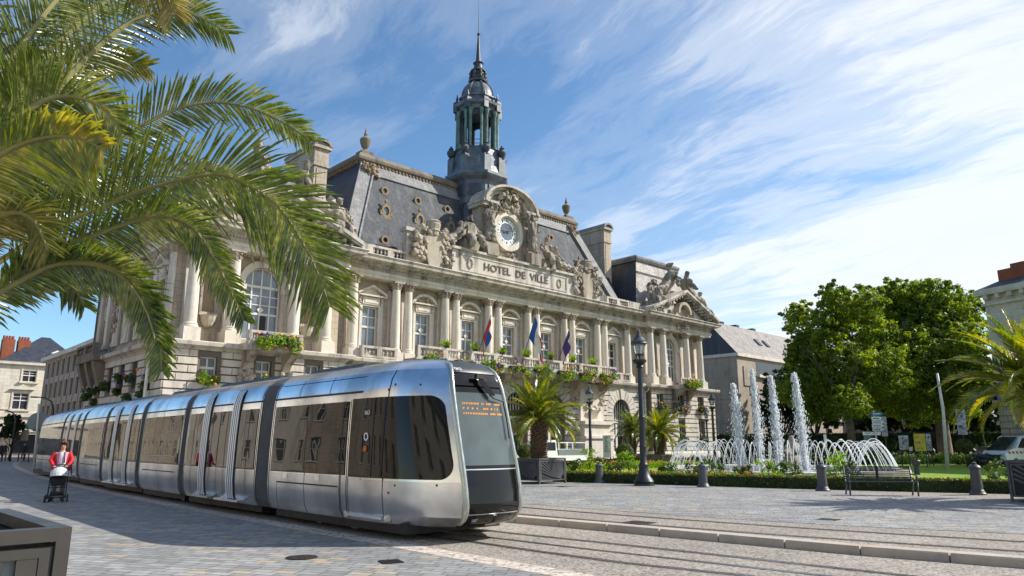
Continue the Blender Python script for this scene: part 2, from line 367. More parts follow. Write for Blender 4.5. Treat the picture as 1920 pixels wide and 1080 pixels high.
def courses(mb,u0,u1,z0,z1,w,holes,h=.46,t=.12,g=.085,bw=1.25,mi=0):
    z=z0; k=0
    while z<z1-.1:
        zt=min(z+h,z1); off=(k%2)*bw*.5; cuts=[]
        segs=[(u0,u1)]
        for H in holes:
            lo,hi=H[0],H[1]
            if len(H)>4:
                r=(hi-lo)/2; zc=H[3]-r; mid=(z+zt)/2
                if mid>zc:
                    dz=mid-zc-.0
                    if dz>=r: continue
                    q=math.sqrt(r*r-dz*dz); lo,hi=(lo+hi)/2-q,(lo+hi)/2+q
            if H[2]<(z+zt)/2<H[3]:
                ns=[]
                for a,b in segs:
                    if hi<=a or lo>=b: ns.append((a,b)); continue
                    if lo>a: ns.append((a,lo))
                    if hi<b: ns.append((hi,b))
                segs=ns
        for a,b in segs:
            u=a; first=True
            while u<b-.02:
                n=math.floor((u-u0+off)/bw+1.0001)*bw-off+u0
                e=min(n,b)
                if b-e<.25: e=b
                mb.box(u+.02,e-.02,w-.02,w+t*random.uniform(.85,1.15),z+g/2,zt-g/2,mi); u=e
        z+=h; k+=1
def window(T,u,w,z0,z1,wd,parent,arch=False,dark=False,bars=(2,3),open_=False,trans=None,emblem=False):
    """frame + panes; returns the window frame object"""
    f=MB(T); a,b=u-wd/2,u+wd/2; t=.09
    r=wd/2; zc=z1-r if arch else z1
    f.box(a,a+t,w-.08,w,z0,zc); f.box(b-t,b,w-.08,w,z0,zc); f.box(a+t,b-t,w-.08,w,z0,z0+t)
    if arch:
        K=12
        for i in range(K):
            p0=math.pi*i/K; p1=math.pi*(i+1)/K
            o=lambda rr,p:(u-rr*math.cos(p),zc+rr*math.sin(p))
            q=[o(r,p0),o(r,p1),o(r-t,p1),o(r-t,p0)]; f.ext([(x,w-.08,z) for x,z in q],(0,.08,0))
        for i in range(1,bars[0]):
            x=a+wd*i/bars[0]; top=zc+math.sqrt(max(0,(r-t)**2-(x-u)**2)); f.box(x-.045,x+.045,w-.07,w-.005,z0+t,top)
        f.box(a+t,b-t,w-.075,w+.01,zc-.08,zc+.08)
    else:
        f.box(a+t,b-t,w-.08,w,z1-t,z1)
        for i in range(1,bars[0]):
            x=a+wd*i/bars[0]; f.box(x-.045,x+.045,w-.07,w-.005,z0+t,z1-t)
    tz=trans if trans else z0+(z1-z0)*.56
    f.box(a+t,b-t,w-.075,w+.015,tz-.07,tz+.07)
    n=bars[1]
    for i in range(1,n):
        z=tz+((zc if arch else z1)-tz)*i/n; f.box(a+t,b-t,w-.065,w-.01,z-.03,z+.03)
    if emblem:
        f.ext([(u-.22,w,tz+.28),(u,w,tz+.02),(u+.22,w,tz+.28),(u,w,tz+.46)],(0,.07,0))
    fo=f.build('window',['frame_white'],parent,fix=True)
    p=MB(T); v=w-.05
    if arch:
        K=14; p.poly([(a+.02,v,z0+.02),(b-.02,v,z0+.02)]+[(u+(r-.02)*math.cos(math.pi*i/K),v,zc+(r-.02)*math.sin(math.pi*i/K)) for i in range(K+1)])
    else: p.poly([(a+.02,v,z0+.02),(b-.02,v,z0+.02),(b-.02,v,z1-.02),(a+.02,v,z1-.02)])
    p.build('pane',['pane_dark' if dark else 'pane'],fo)
    if open_:
        q=MB(T); q.box(u+.02,u+.42,w+.002,w+.02,z0+.1,tz-.1); q.build('open_sash',['black'],fo,fix=True)
    return fo
def column(T,u,w,z0,z1,r=.34,name='column',pil=False):
    s=MB(T)
    if pil: s.box(u-r,u+r,w-.02,w+.16,z0+.3,z1-.55)
    else: s.lathe([(r*1.02,.28),(r*1.0,(z1-z0)*.33),(r*.84,z1-z0-.55)],(u,w,z0),14)
    if pil:
        s.box(u-r*1.15,u+r*1.15,w-.02,w+.22,z0,z0+.3)
        o=s.build(name,['stone_trim'],hall,fix=True)
        c=MB(T); c.hexa([(u-r,w,z1-.55),(u+r,w,z1-.55),(u+r,w+.18,z1-.55),(u-r,w+.18,z1-.55),(u-r*1.25,w,z1-.1),(u+r*1.25,w,z1-.1),(u+r*1.25,w+.3,z1-.1),(u-r*1.25,w+.3,z1-.1)])
        c.box(u-r*1.3,u+r*1.3,w,w+.33,z1-.1,z1); c.carve(u-r*1.15,u+r*1.15,w+.14,w+.28,z1-.5,z1-.12,10,(.05,.09))
        c.build('capital',['stone_carved'],o,fix=True); return o
    s.lathe([(r*1.32,.0),(r*1.36,.06),(r*1.32,.12),(r*1.14,.16),(r*1.22,.22),(r*1.05,.30)],(u,w,z0),14)
    o=s.build(name,['stone_trim'],hall,smooth=True,fix=True,auto=35)
    c=MB(T); h=z1-z0
    c.lathe([(r*.84,h-.56),(r*.95,h-.5),(r*.86,h-.42),(r*1.1,h-.28),(r*1.0,h-.2),(r*1.35,h-.1)],(u,w,z0),10)
    q=r*1.32; c.box(u-q,u+q,w-q,w+q,z1-.1,z1)
    for k in range(8):
        an=math.pi*k/4+.39
        for zz,rr,br in ((h-.42,1.02,.07),(h-.2,1.22,.085)): c.blob((u+r*rr*math.cos(an),w+r*rr*math.sin(an),z0+zz),br,0,.3,5,3)
    c.build('capital',['stone_carved'],o,fix=True)
    return o
# --- plan paths (x,y) seen from above, running from the back of the left side round the front to the right side
def plan(offw,side=0,pavw=0,mainw=0):
    """outline at the given outward offsets: left side, pavilions, main front"""
    xl=XS-side; yp=YW-pavw; ym=YW-mainw; a=24.55+ (pavw-mainw)*0; b=58.55
    return [(xl,57.4),(xl,yp),(a,yp),(a,ym),(b,ym),(b,yp),(70.1,yp),(70.1,57)]
def sweep(mb,path,prof,mi=0):
    """prof: closed list (out,z); path: open plan polyline, outward is on the right-hand side walking left->right seen from the street"""
    P=[Vector(p) for p in path]; n=len(P); ring=[]
    for i,p in enumerate(P):
        d0=(P[i]-P[i-1]).normalized() if i>0 else (P[1]-P[0]).normalized()
        d1=(P[i+1]-P[i]).normalized() if i<n-1 else d0
        n0=Vector((d0.y,-d0.x)); n1=Vector((d1.y,-d1.x)); m=(n0+n1); m=m/ max(.3,m.dot(n0)) if m.length>1e-6 else n0
        ring.append([(p.x+m.x*o,p.y+m.y*o,z) for o,z in prof])
    k=len(prof); vs=[v for r_ in ring for v in r_]; fs=[]
    for i in range(n-1):
        for j in range(k): a=i*k+j; b=i*k+(j+1)%k; fs.append((a,b,b+k,a+k))
    fs.append(tuple(range(k-1,-1,-1))); fs.append(tuple(range((n-1)*k,n*k)))
    mb.add(vs,fs,mi)
# walking from the back of the left side (0,+y) down to the front then +x: d0=(0,-1) -> right normal (-1,0). good
ent=plan(0,.45,1.65,1.05); gnd=plan(0,.3,1.55,.95); wl=plan(0,0,.5,0)
# ground floor -------------------------------------------------------------
gh={'L':[],'M':[],'R':[],'S':[]}
PL=(15.75,19.05,22.3); PR=(60.0,63.6,67.3)
lp=[(x-.5,x+.5,5.1,6.55) for x in PL]+[(x-.5,x+.5,1.4,4.0) for x in PL]
rp=[(x-.45,x+.45,5.1,6.5) for x in PR]+[(x-.45,x+.45,1.2,4.0) for x in PR]
bays=[27.3,31.9,36.35,40.8,45.35,49.95,54.55]
mp=[(bays[6]-1.3,bays[6]+1.3,.15,5.75,1),(bays[0]-1.3,bays[0]+1.3,.15,5.75,1)]+[(b-1.3,b+1.3,.15,5.75,1) for b in bays[2:5]]+[(bays[1]-.55,bays[1]+.55,1.6,4.6),(bays[5]-.55,bays[5]+.55,1.6,4.6)]
sw_y=[44.3,46.9,49.4,51.9,54.2,56.0]
sp=[(y-.5,y+.5,4.9,6.5) for y in sw_y]+[(y-.5,y+.5,1.2,3.6) for y in sw_y]
g=MB(FT)
wall(g,XS-.3+.0,24.55,0,7.0,1.55,lp); wall(g,24.55,58.55,0,7.0,.95,mp,rev=.8); wall(g,58.55,70.1,0,7.0,1.55,rp)
g.poly([(24.55,.95,0),(24.55,1.55,0),(24.55,1.55,7),(24.55,.95,7)]); g.poly([(58.55,.95,0),(58.55,1.55,0),(58.55,1.55,7),(58.55,.95,7)])
g.poly([(70.1,1.55,0),(70.1,-14,0),(70.1,-14,7),(70.1,1.55,7)])
g2=MB(ST); wall(g2,YW-1.55,57.4,0,7,.3,sp); g2.poly([(57.4,.3,0),(57.4,-12,0),(57.4,-12,15),(57.4,.3,15)])
hp('ground_floor_wall',g,'groove',fix=False); hp('ground_floor_wall',g2,'groove',fix=False)
r=MB(FT)
e=.04
courses(r,XS-.3-.06,24.55,.95,6.9,1.55,[(a-.16,b+.16,c-.12,d+.16) for a,b,c,d in lp])
courses(r,58.55,70.1,.95,6.9,1.55,[(a-.16,b+.16,c-.12,d+.16) for a,b,c,d in rp])
courses(r,24.6,58.5,.95,6.9,.95,[(h[0]-.75,h[1]+.75,h[2]-.2,h[3]+.78)+((1,) if len(h)>4 else ()) for h in mp])
# voussoirs round the arched doors
for h in mp:
    if len(h)<5: continue
    cx=(h[0]+h[1])/2; r0=1.3; zc=h[3]-r0
    for i in range(13):
        a0=math.pi*i/13+.02; a1=math.pi*(i+1)/13-.02; ro=2.25
        q=[(cx-r0*math.cos(a0),zc+r0*math.sin(a0)),(cx-r0*math.cos(a1),zc+r0*math.sin(a1)),(cx-ro*math.cos(a1),zc+ro*math.sin(a1)),(cx-ro*math.cos(a0),zc+ro*math.sin(a0))]
        q=[(x,min(z,6.9)) for x,z in q]
        r.ext([(x,.95,z) for x,z in q],(0,.13 if i!=6 else .22,0))
    for sgn in (-1,1):
        z=.95
        while z<zc-.1: r.box(cx+sgn*1.78-.48,cx+sgn*1.78+.48,.94,1.08,z+.03,min(z+.46,zc)-.03); z+=.46
hp('rusticated_blocks',r,'rust')
r=MB(ST); courses(r,YW-1.55-.08,57.4,.95,6.9,.3,[(a-.16,b+.16,c-.12,d+.16) for a,b,c,d in sp]); hp('rusticated_blocks',r,'rust')
b=MB(); sweep(b,gnd,[(-.3,0),(.28,0),(.28,.75),(.2,.9),(-.3,.95)]); hp('plinth',b,'stone_trim')
b=MB(); sweep(b,gnd,[(-.9,6.88),(.10,6.88),(.16,6.98),(.34,7.06),(.52,7.1),(.56,7.3),(.5,7.36),(-.9,7.40)]); hp('ledge',b,'sooty')
# big pedestals with a projecting plinth flanking the portal (bays 2 and 6)
for bx in (bays[1],bays[5]):
    b=MB(FT); b.box(bx-1.9,bx+1.9,.9,2.1,0,2.1); b.box(bx-2.0,bx+2.0,.9,2.25,2.1,2.3); b.box(bx-1.75,bx+1.75,.9,1.9,2.3,3.3); b.box(bx-1.95,bx+1.95,.9,2.15,3.3,3.6); b.box(bx-1.6,bx+1.6,.9,1.35,3.6,6.9)
    b.carve(bx-.9,bx+.9,1.3,1.7,4.6,6.4,26,(.1,.24)); b.ext([(bx-.6,1.3,3.7),(bx+.6,1.3,3.7),(bx+.5,1.8,4.6),(bx-.5,1.8,4.6)],(0,-.1,.2)); hp('pedestal',b,'stone_trim')
# central balcony on consoles
b=MB(FT); b.box(29.5,51.9,1.3,2.75,7.02,7.42); b.box(29.4,52.0,1.3,2.85,7.42,7.52); hp('balcony_slab',b,'sooty')
for x in (30.3,33.9,38.6,43.0,47.6,51.2):
    b=MB(FT); b.ext([(x-.3,1.0,5.4),(x-.3,1.35,5.5),(x-.3,1.55,6.1),(x-.3,2.4,6.7),(x-.3,2.5,7.02),(x-.3,1.0,7.02)],(.6,0,0)); b.carve(x-.3,x+.3,1.2,1.6,5.0,5.7,10,(.1,.2)); hp('console',b,'stone_carved')
def balustrade(T,u0,u1,w,z0,h=.95,rails=True,step=.27,post=2.4,name='balustrade',mat='sooty'):
    b=MB(T); b.box(u0,u1,w-.16,w+.16,z0,z0+.16); b.box(u0,u1,w-.18,w+.18,z0+h-.16,z0+h)
    n=max(1,round((u1-u0)/post)); L_=(u1-u0)/n
    for i in range(n+1):
        x=u0+i*L_; xa=max(u0,x-.22); xb=min(u1,x+.22); b.box(xa,xb,w-.17,w+.17,z0+.16,z0+h-.16)
        if i<n:
            m=int((L_-.44)/step)
            for k in range(m):
                xx=x+.22+(k+.5)*(L_-.44)/m; b.lathe([(.055,0),(.04,.08),(.09,.22),(.05,.42),(.045,.5),(.07,h-.32)],(xx,w,z0+.16),6,0,0,(1,1),False)
    return hp(name,b,mat)
balustrade(FT,29.6,51.8,2.6,7.52,.9)
balustrade(FT,25.9,28.8,1.25,7.40,.8,post=1.4); balustrade(FT,53.0,55.6,1.25,7.40,.8,post=1.3)
# upper walls ---------------------------------------------------------------
ZU0,ZU1=7.40,13.15
ww=1.34
mh=[(x-ww/2,x+ww/2,8.0 if i in(0,6) else 7.6,11.2) for i,x in enumerate(bays)]
AL,AR=19.1,63.6
g=MB(FT)
wall(g,24.55,58.55,7.0,14.6,0,mh,rev=.35)
wall(g,XS,24.55,7.0,14.6,.5,[(AL-1.22,AL+1.22,7.9,12.55,1)],rev=.4); wall(g,58.55,70.1,7.0,14.6,.5,[(AR-1.1,AR+1.1,8.0,12.5,1)],rev=.4)
for x,q in ((24.55,0),(58.55,0)): g.poly([(x,0,7),(x,.5,7),(x,.5,14.6),(x,0,14.6)])
g.poly([(70.1,.5,7),(70.1,-14,7),(70.1,-14,14.6),(70.1,.5,14.6)])
g2=MB(ST); sh=[(y-.5,y+.5,8.0,11.2) for y in sw_y[:4]]+[(y-.45,y+.45,7.9,10.2) for y in sw_y[4:]]+[(y-.4,y+.4,11.2,12.6) for y in sw_y[4:]]
wall(g2,YW-.5,57.4,7.0,14.6,0,sh,rev=.4)
hp('upper_wall',g,'stone',fix=False); hp('upper_wall',g2,'stone',fix=False)
def surround(T,u,w,z0,z1,wd,style,zt=None):
    b=MB(T); a,c=u-wd/2,u+wd/2; t=.2
    b.box(a-t,a,w-.02,w+.12,z0,z1); b.box(c,c+t,w-.02,w+.12,z0,z1); b.box(a-t,c+t,w-.02,w+.12,z1,z1+.14)
    b.box(a-t-.2,a-t,w-.02,w+.07,z0,z1+.7); b.box(c+t,c+t+.2,w-.02,w+.07,z0,z1+.7)
    b.box(a-.02,c+.02,w,w+.2,z1+.14,z1+.66)         # plain tablet
    b.box(a+.12,c-.12,w+.19,w+.24,z1+.24,z1+.56)
    for s_ in (-1,1): b.carve(u+s_*(wd/2+.22)-.1,u+s_*(wd/2+.22)+.1,w+.1,w+.2,z1+.2,z1+.6,5,(.06,.1))
    zb=z1+.7; h=wd/2+.52; b.box(u-h,u+h,w-.02,w+.42,zb,zb+.1)
    if style=='tri':
        ap=zb+.85
        for s_ in (-1,1): b.ext([(u+s_*h,w,zb+.1),(u+s_*h,w,zb+.24),(u,w,ap),(u,w,ap-.16)],(0,.42,0))
        b.ext([(u-h+.2,w,zb+.1),(u+h-.2,w,zb+.1),(u,w,ap-.14)],(0,.1,0))
    else:
        K=10; rr=(h*h+.72**2)/(2*.72); cz=zb+.1+.72-rr; A=math.asin(h/rr)
        for i in range(K):
            p=-A+2*A*i/K; q=-A+2*A*(i+1)/K
            b.ext([(u+rr*math.sin(p),w,cz+rr*math.cos(p)),(u+rr*math.sin(q),w,cz+rr*math.cos(q)),(u+(rr-.2)*math.sin(q),w,cz+(rr-.2)*math.cos(q)),(u+(rr-.2)*math.sin(p),w,cz+(rr-.2)*math.cos(p))],(0,.42,0))
        b.carve(u-.5,u+.5,w+.05,w+.15,zb+.15,zb+.42,12,(.05,.1))
    return hp('window_surround',b,'stone_trim')
for i,x in enumerate(bays):
    window(FT,x,-.18,mh[i][2],11.2,ww,hall,bars=(2,2),trans=9.75,emblem=0<i<6,dark=(i==6))
    surround(FT,x,0,mh[i][2],11.2,ww,'tri' if i in(0,6) else 'seg')
for i,y in enumerate(sw_y):
    if i<4: window(ST,y,-.2,8.0,11.2,1.0,hall,dark=True,bars=(2,2),trans=9.75); surround(ST,y,0,8.0,11.2,1.0,'tri')
    else: window(ST,y,-.2,7.9,10.2,.9,hall,dark=True,bars=(2,2)); window(ST,y,-.2,11.2,12.6,.8,hall,dark=True,bars=(2,2))
    window(ST,y,.05,4.9,6.5,1.0,hall,dark=True,bars=(2,2)); window(ST,y,.05,1.2,3.6,1.0,hall,dark=True,bars=(2,2))
for p,lst in ((PL,lp),(PR,rp)):
    for h in lst: window(FT,(h[0]+h[1])/2,1.3,h[2],h[3],h[1]-h[0],hall,dark=True,bars=(2,1))
for h in mp:
    cx=(h[0]+h[1])/2
    if len(h)>4:
        d=MB(FT); w=.25; zt=3.55
        d.box(h[0],h[0]+.16,w,w+.12,.15,zt); d.box(h[1]-.16,h[1],w,w+.12,.15,zt); d.box(cx-.12,cx+.12,w,w+.12,.15,zt); d.box(h[0],h[1],w,w+.14,zt,zt+.3); d.box(h[0],h[1],w,w+.1,.15,1.0)
        d.box(h[0]+.16,cx-.12,w,w+.08,2.35,2.5); d.box(cx+.12,h[1]-.16,w,w+.08,2.35,2.5)
        r_=1.3; zc=h[3]-r_
        for k in range(1,8):
            x=h[0]+2.6*k/8; d.box(x-.035,x+.035,w+.02,w+.08,2.5,zc+math.sqrt(max(0,r_*r_-(x-cx)**2)))
        do=d.build('door',['frame_white'],hall,fix=True)
        p=MB(FT); K=14; p.poly([(h[0],w+.03,.2),(h[1],w+.03,.2)]+[(cx+r_*math.cos(math.pi*i/K),w+.03,zc+r_*math.sin(math.pi*i/K)) for i in range(K+1)]); p.build('pane',['pane_dark'],do)
    else: window(FT,cx,.5,h[2],h[3],h[1]-h[0],hall,dark=True,bars=(2,1))
# pavilion arch windows
for cx,hw in ((AL,1.22),(AR,1.1)):
    z0,z1=(7.9,12.55) if cx==AL else (8.0,12.5)
    window(FT,cx,.28,z0,z1,hw*2,hall,arch=True,bars=(4,3) if cx==AL else (4,3),trans=9.6,emblem=True,open_=(cx==AL))
    b=MB(FT); zc=z1-hw
    for i in range(22):
        a0=math.pi*i/22; a1=math.pi*(i+1)/22; p=lambda rr,a:(cx-rr*math.cos(a),zc+rr*math.sin(a))
        for ra,rb,t in ((hw,hw+.2,.12),(hw+.2,hw+.42,.2)):
            q=[p(ra,a0),p(ra,a1),p(rb,a1),p(rb,a0)]; b.ext([(x,.5,z) for x,z in q],(0,t,0))
    b.ext([(cx-.18,.5,z1-.05),(cx+.18,.5,z1-.05),(cx+.26,.5,z1+.75),(cx-.26,.5,z1+.75)],(0,.42,0))
    for s_ in (-1,1):
        x=cx+s_*(hw+.27); b.box(x-.24,x+.24,.48,.72,z0-.1,zc-.35); b.box(x-.3,x+.3,.48,.84,zc-.35,zc-.02); b.carve(x-.22,x+.22,.72,.84,zc-.7,zc-.36,9,(.05,.09))
    hp('arch_surround',b,'stone_trim')
    b=MB(FT); b.carve(cx-1.5,cx+1.5,.6,1.0,z1+.35,z1+1.35,60,(.09,.24)); b.carve(cx-.6,cx+.6,.8,1.5,z1+.9,z1+2.0,34,(.12,.28)); hp('carved_garland',b,'stone_carved')
# columns ----------------------------------------------------------------
colx=[25.54]+[v for i in range(6) for v in ((bays[i]+bays[i+1])/2-.53,(bays[i]+bays[i+1])/2+.53)]+[55.76+.55]
for x in colx:
    b=MB(FT); b.box(x-.46,x+.46,.0,1.12,7.40,8.0); hp('column_pedestal',b,'stone_trim')
    column(FT,x,.66,8.0,13.1)
    column(FT,x,0,8.0,13.1,.3,'pilaster',True)
PCL=(14.6,16.95,20.95,23.2); PCR=(59.35,61.5,65.75,68.35)
for x in PCL+PCR:
    b=MB(FT); b.box(x-.48,x+.48,.5,1.75,7.40,8.15); hp('column_pedestal',b,'stone_trim')
    column(FT,x,1.22,8.15,13.1,.36)
    column(FT,x,.5,8.15,13.1,.3,'pilaster',True)
# niches with urns between the outer pavilion columns
for a,c in ((PCL[0],PCL[1]),(PCL[2],PCL[3]),(PCR[0],PCR[1]),(PCR[2],PCR[3])):
    m=(a+c)/2; b=MB(FT); b.box(m-.5,m-.36,.5,.62,9.3,11.6); b.box(m+.36,m+.5,.5,.62,9.3,11.6)
    for i in range(10):
        p=math.pi*i/10; q=math.pi*(i+1)/10; b.ext([(m-.5*math.cos(p),.5,11.6+.5*math.sin(p)),(m-.5*math.cos(q),.5,11.6+.5*math.sin(q)),(m-.36*math.cos(q),.5,11.6+.36*math.sin(q)),(m-.36*math.cos(p),.5,11.6+.36*math.sin(p))],(0,.12,0))
    b.box(m-.55,m+.55,.5,.8,9.05,9.25); b.lathe([(.16,0),(.28,.1),(.42,.4),(.46,.62),(.5,.7)],(m,.8,8.35),10); b.carve(m-.45,m+.45,.55,.7,8.3,8.8,10,(.06,.12)); b.carve(m-.3,m+.3,.55,.7,12.15,12.8,12,(.07,.13)); b.carve(m-.55,m-.4,.52,.62,9.3,11.5,14,(.05,.08)); b.carve(m+.4,m+.55,.52,.62,9.3,11.5,14,(.05,.08))
    hp('niche',b,'stone_carved')
    b=MB(FT); b.poly([(m-.36,.508,9.3),(m+.36,.508,9.3),(m+.36,.508,11.6),(m,.508,11.95),(m-.36,.508,11.6)]); hp('niche_panel',b,'orange_stone',fix=False)
# pavilion corner piers and consoles + little balconies below the arch windows
for cx in (AL,AR):
    b=MB(FT); b.box(cx-1.75,cx+1.75,1.5,3.0,7.02,7.42); balustrade(FT,cx-1.7,cx+1.7,2.75,7.42,.75,post=1.7); hp('balcony_slab',b,'sooty')
    for s_ in (-1,1):
        x=cx+s_*1.25; b=MB(FT); b.ext([(x-.24,1.5,5.9),(x-.24,1.85,5.9),(x-.24,2.1,6.3),(x-.24,2.8,6.8),(x-.24,2.8,7.02),(x-.24,1.5,7.02)],(.48,0,0)); b.carve(x-.5,x+.5,1.65,1.95,4.6,5.9,26,(.1,.22)); hp('console',b,'stone_carved')
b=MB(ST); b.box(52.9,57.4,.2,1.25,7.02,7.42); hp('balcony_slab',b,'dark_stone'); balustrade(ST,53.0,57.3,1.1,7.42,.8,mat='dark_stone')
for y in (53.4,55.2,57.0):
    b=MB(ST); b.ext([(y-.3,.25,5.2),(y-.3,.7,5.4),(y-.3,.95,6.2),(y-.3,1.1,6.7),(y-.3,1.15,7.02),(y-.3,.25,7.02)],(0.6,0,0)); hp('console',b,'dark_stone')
for i in range(5):
    y=(sw_y[i]+sw_y[i+1])/2
    column(ST,y,0,8.0,13.1,.32,'pilaster',True)
for y in (42.95,57.1): column(ST,y,0,8.0,13.1,.34,'pilaster',True)
b=MB(ST); b.carve(52.7,53.5,.05,.3,9.0,12.5,60,(.08,.2)); hp('carved_trophy',b,'stone_carved')
# entablature ----------------------------------------------------------------
b=MB(); sweep(b,ent,[(-1.3,13.12),(0,13.12),(0,13.34),(.06,13.34),(.06,13.5),(.14,13.56),(-1.3,13.56)]); hp('architrave',b,'stone_trim')
b=MB(); sweep(b,ent,[(-1.3,13.56),(.0,13.56),(.0,13.95),(-1.3,13.95)]); hp('frieze',b,'stone')
b=MB(FT)
for i,x in enumerate(bays):
    if True: b.carve(x-.9,x-.45,1.06,1.12,13.62,13.88,12,(.05,.09)); b.carve(x+.45,x+.9,1.06,1.12,13.62,13.88,12,(.05,.09)); b.box(x-.45,x+.45,1.05,1.09,13.7,13.76)
hp('frieze_garlands',b,'stone_carved')
b=MB(); sweep(b,ent,[(-1.5,13.95),(.10,13.95),(.14,14.05),(.62,14.16),(.80,14.2),(.84,14.36),(.95,14.5),(.9,14.56),(-1.5,14.60)]); hp('cornice',b,'sooty')
b=MB()
def along(path,step,off,fn):
    for p,q in zip(path,path[1:]):
        p=Vector(p);q=Vector(q); d=(q-p); L_=d.length; d.normalize(); nn=Vector((d.y,-d.x)); n=int(L_/step)
        if L_<1: continue
        for i in range(n): fn(p+d*((i+.5)*L_/n),d,nn)
def mod(p,d,nn):
    a=p-d*.09; c=p+d*.09; q=lambda v,o,z:(v.x+nn.x*o,v.y+nn.y*o,z)
    b.hexa([q(a,.1,14.0),q(c,.1,14.0),q(c,.55,14.06),q(a,.55,14.06),q(a,.1,14.14),q(c,.1,14.14),q(c,.6,14.16),q(a,.6,14.16)])
along(ent,.5,0,mod); hp('modillions',b,'sooty')
b=MB()
def den(p,d,nn):
    a=p-d*.05; c=p+d*.05; q=lambda v,o,z:(v.x+nn.x*o,v.y+nn.y*o,z)
    b.hexa([q(a,.0,13.87),q(c,.0,13.87),q(c,.1,13.87),q(a,.1,13.87),q(a,.0,13.95),q(c,.0,13.95),q(c,.1,13.95),q(a,.1,13.95)])
along(ent,.2,0,den); hp('dentils',b,'stone_trim')
# parapet -----------------------------------------------------------------
b=MB(FT); b.box(24.6,58.5,.2,.95,14.58,14.78); hp('parapet_base',b,'sooty')
for a_,c_ in ((24.7,26.6),(56.6,58.4)): b=MB(FT); b.box(a_,c_,.3,.9,14.78,15.5); hp('parapet_block',b,'sooty')
balustrade(FT,26.6,30.0,.7,14.74,.78,post=1.7); balustrade(FT,53.1,56.6,.7,14.74,.78,post=1.7)
# attic with the name
b=MB(FT); b.box(33.8,47.8,.1,1.15,14.58,16.55); b.box(33.6,48.0,.05,1.35,16.55,16.75); b.box(34.6,47.0,1.13,1.2,14.95,15.05); b.box(34.6,47.0,1.13,1.2,16.2,16.3); b.box(34.6,34.7,1.13,1.2,15.05,16.2); b.box(46.9,47.0,1.13,1.2,15.05,16.2); hp('name_panel',b,'sooty')
text('lettering','HOTEL  DE  VILLE',.86,'groove',hall,(40.8,YW-1.17,15.6),(1,0,0),(0,0,1),.05,sx=1.12)
for x in (35.6,46.0):
    b=MB(FT)
    for k in range(14):
        a=2*math.pi*k/14; b.blob((x+.24*math.cos(a),1.19,15.6+.36*math.sin(a)),.08,0,.3,5,3)
    hp('wreath',b,'stone_carved')
# clock gable -----------------------------------------------------------------
CX,CZ=40.35,19.4
b=MB(FT); b.box(CX-2.85,CX+2.85,-.9,.1,16.7,21.2); b.box(CX-3.0,CX-2.0,.1,.45,16.75,21.0); b.box(CX+2.0,CX+3.0,.1,.45,16.75,21.0); b.box(CX-2.1,CX+2.1,.08,.16,16.75,17.5); hp('gable_wall',b,'stone')
b=MB(FT)
for s_ in (-1,1): b.box(CX+s_*2.5-.75,CX+s_*2.5+.75,-.9,1.0,21.0,21.3); b.box(CX+s_*2.5-.85,CX+s_*2.5+.85,-.95,1.15,21.3,21.5)
K=20; rr=3.15; zc=21.35; sqz=.62
for i in range(K):
    p=math.pi*i/K; q=math.pi*(i+1)/K
    for ra,rb,w0,w1 in ((rr,rr-.28,-1.0,1.2),(rr-.28,rr-.55,-.9,.85),(rr-.55,rr-.95,-.8,.5)):
        b.ext([(CX-ra*math.cos(p),w0,zc+ra*sqz*math.sin(p)),(CX-ra*math.cos(q),w0,zc+ra*sqz*math.sin(q)),(CX-rb*math.cos(q),w0,zc+rb*sqz*math.sin(q)),(CX-rb*math.cos(p),w0,zc+rb*sqz*math.sin(p))],(0,w1-w0,0))
b.poly([(CX-2.6*math.cos(math.pi*i/K),.09,zc+2.6*sqz*math.sin(math.pi*i/K)) for i in range(K+1)]+[(CX,.09,zc-.4)])
hp('arched_pediment',b,'sooty')
b=MB(FT); b.carve(CX-1.3,CX+1.3,.3,.8,21.0,22.4,50,(.12,.3)); b.carve(CX-1.8,CX+1.8,.2,.5,20.7,21.3,36,(.1,.22)); b.carve(CX-1.9,CX+1.9,.15,.4,16.9,17.6,26,(.1,.24)); b.carve(CX-.9,CX+.9,.4,1.0,22.2,23.1,26,(.12,.26)); hp('carved_cartouche',b,'stone_carved')
# clock
b=MB(FT)
def ring(b,r0,r1,w0,w1,K=32,mi=0,c=(CX,CZ)):
    for i in range(K):
        p=2*math.pi*i/K; q=2*math.pi*(i+1)/K; f=lambda r_,a:(c[0]+r_*math.cos(a),c[1]+r_*math.sin(a))
        A=[f(r0,p),f(r0,q),f(r1,q),f(r1,p)]; b.ext([(x,w0,z) for x,z in A],(0,w1-w0,0),mi)
ring(b,1.32,1.75,.1,.62); ring(b,1.22,1.36,.1,.5)
clk=hp('clock',b,'stone_trim')
b=MB(FT); b.poly([(CX+1.25*math.cos(2*math.pi*i/32),.30,CZ+1.25*math.sin(2*math.pi*i/32)) for i in range(32)]); b.build('clock_face',['pane'],clk)
b=MB(FT)
for k in range(12):
    a=2*math.pi*k/12; c_,s_=math.cos(a),math.sin(a); 
    q=[(CX+(ra*math.cos(a+da)),.31,CZ+ra*math.sin(a+da)) for ra,da in ((.78,-.235),(1.18,-.235),(1.18,.235),(.78,.235))]; b.ext(q,(0,.03,0))
b.build('numeral_plates',['white_paint'],clk,fix=True)
b=MB(FT)
NUM={1:1,2:2,3:3,4:3,5:2,6:3,7:4,8:5,9:3,10:2,11:3,12:4}
for k in range(1,13):
    a=math.pi/2-2*math.pi*k/12
    for j in range(NUM[k]):
        da=(j-(NUM[k]-1)/2)*.07; q=[(CX+ra*math.cos(a+da+x),.345,CZ+ra*math.sin(a+da+x)) for ra,x in ((.86,-.016),(1.1,-.013),(1.1,.013),(.86,.016))]; b.ext(q,(0,.01,0))
b.build('numerals',['stripe_dark'],clk,fix=True)
